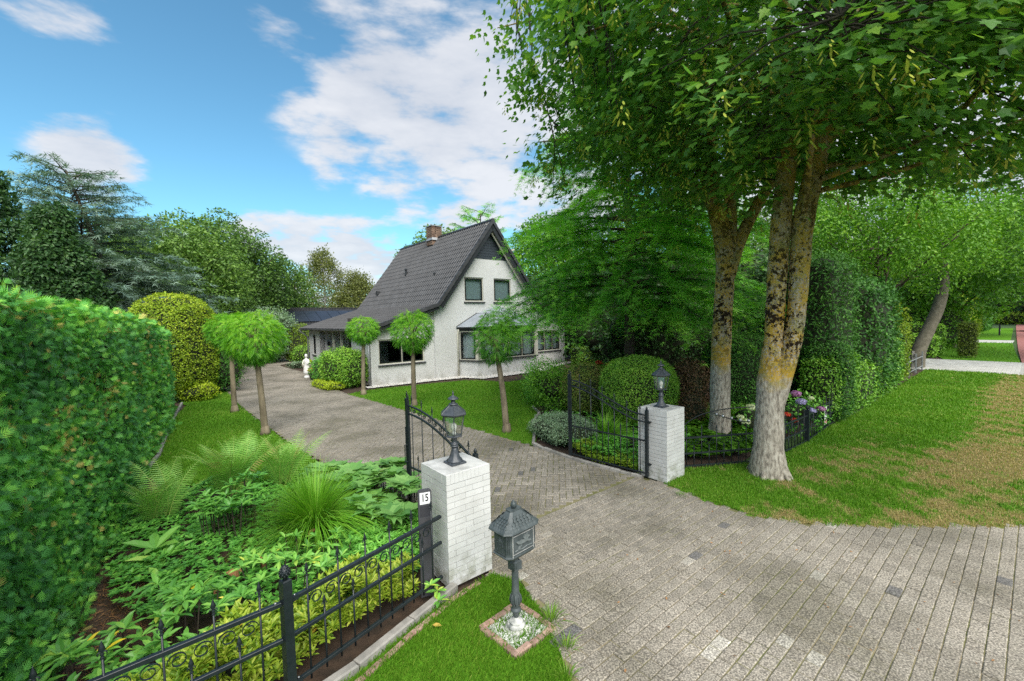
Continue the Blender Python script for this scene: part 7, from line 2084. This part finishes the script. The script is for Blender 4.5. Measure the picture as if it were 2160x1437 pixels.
# dark number post on the far verge
BP = root('number_post', (48.18, 42.09, 0), rad(39), 'dark slanted number post with pale plate on the far verge', 'house number')
g = G(); g.prism([(-.22, 0), (.12, 0), (.2, 1.0), (.05, 1.12), (-.12, .98)], -.06, .06, Matrix.Rotation(math.pi / 2, 4, 'X')); g.obj('post_body', M_board, BP)
G().box((-.02, -.065, .5), (.2, .006, .13)).obj('pale_plate', M_plastic, BP)
# low fence and neighbour ditch rail beyond the low hedges
nf = root('neighbour_fence', (*so(23.6, 3.3), 0), rad(39), 'dark low metal fence beside the leaning tree, at the pale driveway', 'fence')
for z in (.18, .62): G().box((1.6, 0, z), (3.2, .03, .035)).obj('rail', M_gut, nf)
for k in range(13): bm = G().box((0, 0, .32), (.012, .012, .6)).mesh('bar', M_iron) if k == 0 else bm; link('bar', bm, nf, (.12 + k * .25, 0, .08))
for x in (0, 1.6, 3.2): G().box((x, 0, .42), (.05, .05, .84)).obj('post', M_gut, nf)
nr = root('wooden_rail', (*so(27.3, 3.6), 0), rad(39 + 18), 'grey slanting wooden rail beyond the dark low fence', 'rail')
G().box((1.7, 0, .62), (3.5, .05, .12)).obj('plank', M_kerb, nr); G().box((1.7, 0, .36), (3.5, .05, .12)).obj('plank', M_kerb, nr)
for x in (.1, 1.7, 3.3): G().box((x, .06, .4), (.09, .09, .8)).obj('post', M_kerb, nr)

# entrance: statue, pots
M_stat = solid('white_stone', (.55, .55, .54), (.72, .72, .7), 9, .7); M_pot = solid('black_glazed_pot', (.015, .015, .017), None, 5, .25); M_stone = solid('stone_pot', (.36, .33, .28), (.48, .45, .39), 9, .9, .6)
S = root('garden_statue', (-10.35, 21.35, 0), 0, 'white robed garden statue on the driveway edge at the entrance', 'statue')
g = G(); g.lathe([(.15, 0), (.15, .08), (.11, .1), (.11, .2), (.15, .22), (.17, .3), (.15, .45), (.12, .62), (.10, .72), (.125, .85), (.11, .95), (.045, 1.0), (.04, 1.03)], 14, sx=1, sy=.75); g.tube([(.11, 0, .93), (.16, -.05, .78), (.06, -.12, .72)], [.035, .03, .022], 7); g.tube([(-.11, 0, .93), (-.17, -.04, .76), (-.10, -.10, .66)], [.035, .03, .022], 7); g.obj('robe', M_stat, S, True)
g = G(); g.lathe([(.03, 1.02), (.062, 1.06), (.072, 1.12), (.06, 1.19), (.03, 1.22), (.005, 1.225)], 12, sy=1.1); g.obj('head', M_stat, S, True)
def pot(loc, label, mat, prof, petal, z, seed, leafm='bright'):
    T = root('flower_pot', (*loc, 0), 0, label, 'flower pot'); g = G(); g.lathe(prof, 18); g.obj('pot', mat, T, True); r = rng(seed)
    g = G(); n = 260; D = unit(r.normal(0, 1, (n, 3)) + [0, 0, .8]); X, Y, Z = frames(D, r, tilt=.6); g.scatter(LFV, LFF, D * [.24, .24, .18] + [0, 0, z], X, Y, Z, .09, r.uniform(0, 1, n)); g.obj('leaves', lm(leafm), T, kind='stuff')
    if petal:
        g = G(); n = 60; D = unit(r.normal(0, 1, (n, 3)) + [0, 0, .9]); X, Y, Z = frames(D, r, tilt=.3); g.scatter(LFV, LFF, D * [.25, .25, .22] + [0, 0, z], X, Y, Z, .09, r.uniform(0, 1, n)); g.obj('petals', FM[petal], T, kind='stuff')
pot((-9.75, 20.75), 'black pot with red flowers in front of the statue', M_pot, [(.13, 0), (.19, .2), (.2, .34), (.17, .36)], 'red', .42, 1)
pot((-11.3, 23.4), 'stone pot with yellow green plant behind the statue', M_stone, [(.16, 0), (.12, .06), (.2, .25), (.27, .45), (.28, .5)], None, .6, 2, 'lime')
# garden light cable sagging over the right fence
W = root('light_cable', (3.0, 7.75, 0), 0, 'dark cable with small grey lamps strung above the right fence', 'cable')
cp = [(0.05, .0, .70), (.5, .35, .82), (1.0, .7, .84), (1.55, 1.1, .80), (2.1, 1.2, .80)]
g = G(); limb(g, cp, .011, .011, 6); cp2 = [(1.0, .7, .80), (1.25, .55, .72), (1.5, .45, .68), (1.75, .3, .70)]; limb(g, cp2, .010, .010, 6); g.obj('cable', M_black, W)
for p in ((1.05, .68, .78), (1.15, .62, .755), (1.28, .54, .73), (1.42, .48, .70), (1.55, .42, .70)): G().lathe([(.02, -.03), (.026, 0), (.018, .03)], 8, c=p).obj('lamp_cap', M_galv, W, True)

# weeds in the joints, bigger tufts by the apron edge
def tuft(loc, label, n, L_, seed): return sedge(loc, label, n, L_, seed, mat=M_blade_g, w=.007)
M_blade_g = leaf_mat('weed_blade', [(0.06, 0.15, 0.01), (0.13, 0.27, 0.02), (0.22, 0.34, 0.05)], None, .5, .3)
for k, (x, y, n, L_, lab) in enumerate([(.30, 3.78, 90, .20, 'tuft of long grass at the brick frame corner by the apron'), (.40, 3.45, 50, .16, 'small weed tuft on the apron edge'), (.36, 3.15, 40, .14, 'weed tuft lowest on the apron edge'), (2.55, 6.45, 40, .09, 'tiny weed growing between pavers below the right pillar')]): 
    t = tuft((x, y), lab, n, L_, 80 + k); t['category'] = 'weed'
# litter under the conifer hedge and on the bare soil; twigs, needles
r = rng(90); M_litter = leaf_mat('dry_litter', [(.10, .05, .025), (.24, .12, .05), (.40, .22, .10)], None, .9, .1)
q = polysample(ccw([(-2.9, 2.1), (-3.3, 2.5), (-3.9, 3.5), (-4.9, 5.0), (-4.3, 5.0), (-3.7, 4.2), (-3.0, 3.6), (-2.5, 2.8), (-2.2, 2.2)]), 2600, r); n = len(q)
X, Y, Z = frames(np.tile([0, 0, 1.0], (n, 1)), r, tilt=.25); g = G(); g.scatter(np.array([(-.06, 0, 0), (.06, 0, 0), (.03, 1, .02), (-.03, 1, .0)]), np.array([(0, 1, 2), (0, 2, 3)]), np.column_stack([q, r.uniform(-.045, -.02, n)]), X, Y, Z, r.uniform(.02, .075, n), r.uniform(0, 1, n))
g.obj('dry_litter', M_litter, None, kind='stuff', label='dry brown needles and twigs on the bare soil by the hedge')
for k, (x, y, z, c) in enumerate([(-2.85, 4.25, .2, 0), (-2.7, 4.35, .2, 1), (-3.0, 4.5, .2, 0), (-2.5, 5.0, .22, 1), (-2.95, 4.0, .16, 1), (-3.2, 4.6, .18, 0)]):
    g = G(); rr = rng(k + 200); X, Y, Z = frames(np.array([[0, 0, 1.0]]), rr, tilt=.6)
    V = LLV * [1.5, 1, 1]; V = V + np.array([0, 0, 1.0]) * (.25 * np.abs(V[:, :1]) * 3); g.scatter(V, LLF, np.zeros((1, 3)), X, Y, Z, .17, rr.uniform(.5, 1))
    o = g.obj('fallen_leaf', M_litter, None, label=['dry curled brown leaf between two others in the left bed, by the fence side sprigs', 'dry brown leaf of the left bed lying right of the middle ones', 'dry brown leaf of the left bed just behind the middle one', 'single dry brown leaf lying close to the large ornamental grass', 'dry brown leaf of the left bed nearest to the iron fence', 'dry brown leaf of the left bed nearest to the big fern'][k], cat='leaf', group='dry leaves in the left bed'); o.location = (x, y, z)
YL = leaf_mat('yellow_leaf', [(.5, .34, .06), (.6, .42, .1)], None, .5, .2)
g = G(); g.scatter(LLV * [1.6, 1, 1], LLF, np.zeros((1, 3)), np.array([[0, 1.0, .1]]), np.array([[1.0, 0, 0]]), np.array([[0, -.1, 1.0]]), .085, .5); o = g.obj('fallen_leaf', YL, None, label='yellow leaf lying on the mailbox lawn near the pink bricks', cat='leaf'); o.location = (-.78, 3.72, .04)
# small leaves scattered on the paving and verge
r = rng(95); q = np.concatenate([polysample(APRON, 160, r), polysample(VERGE, 120, r)]); n = len(q); X, Y, Z = frames(np.tile([0, 0, 1.0], (n, 1)), r, tilt=.2)
g = G(); g.scatter(LFV, LFF, np.column_stack([q, np.full(n, .012)]), X, Y, Z, r.uniform(.015, .04, n), r.uniform(.2, 1, n)); g.obj('leaf_litter', M_litter, None, kind='stuff', label='tiny dry leaves and twigs scattered over paving and verge')
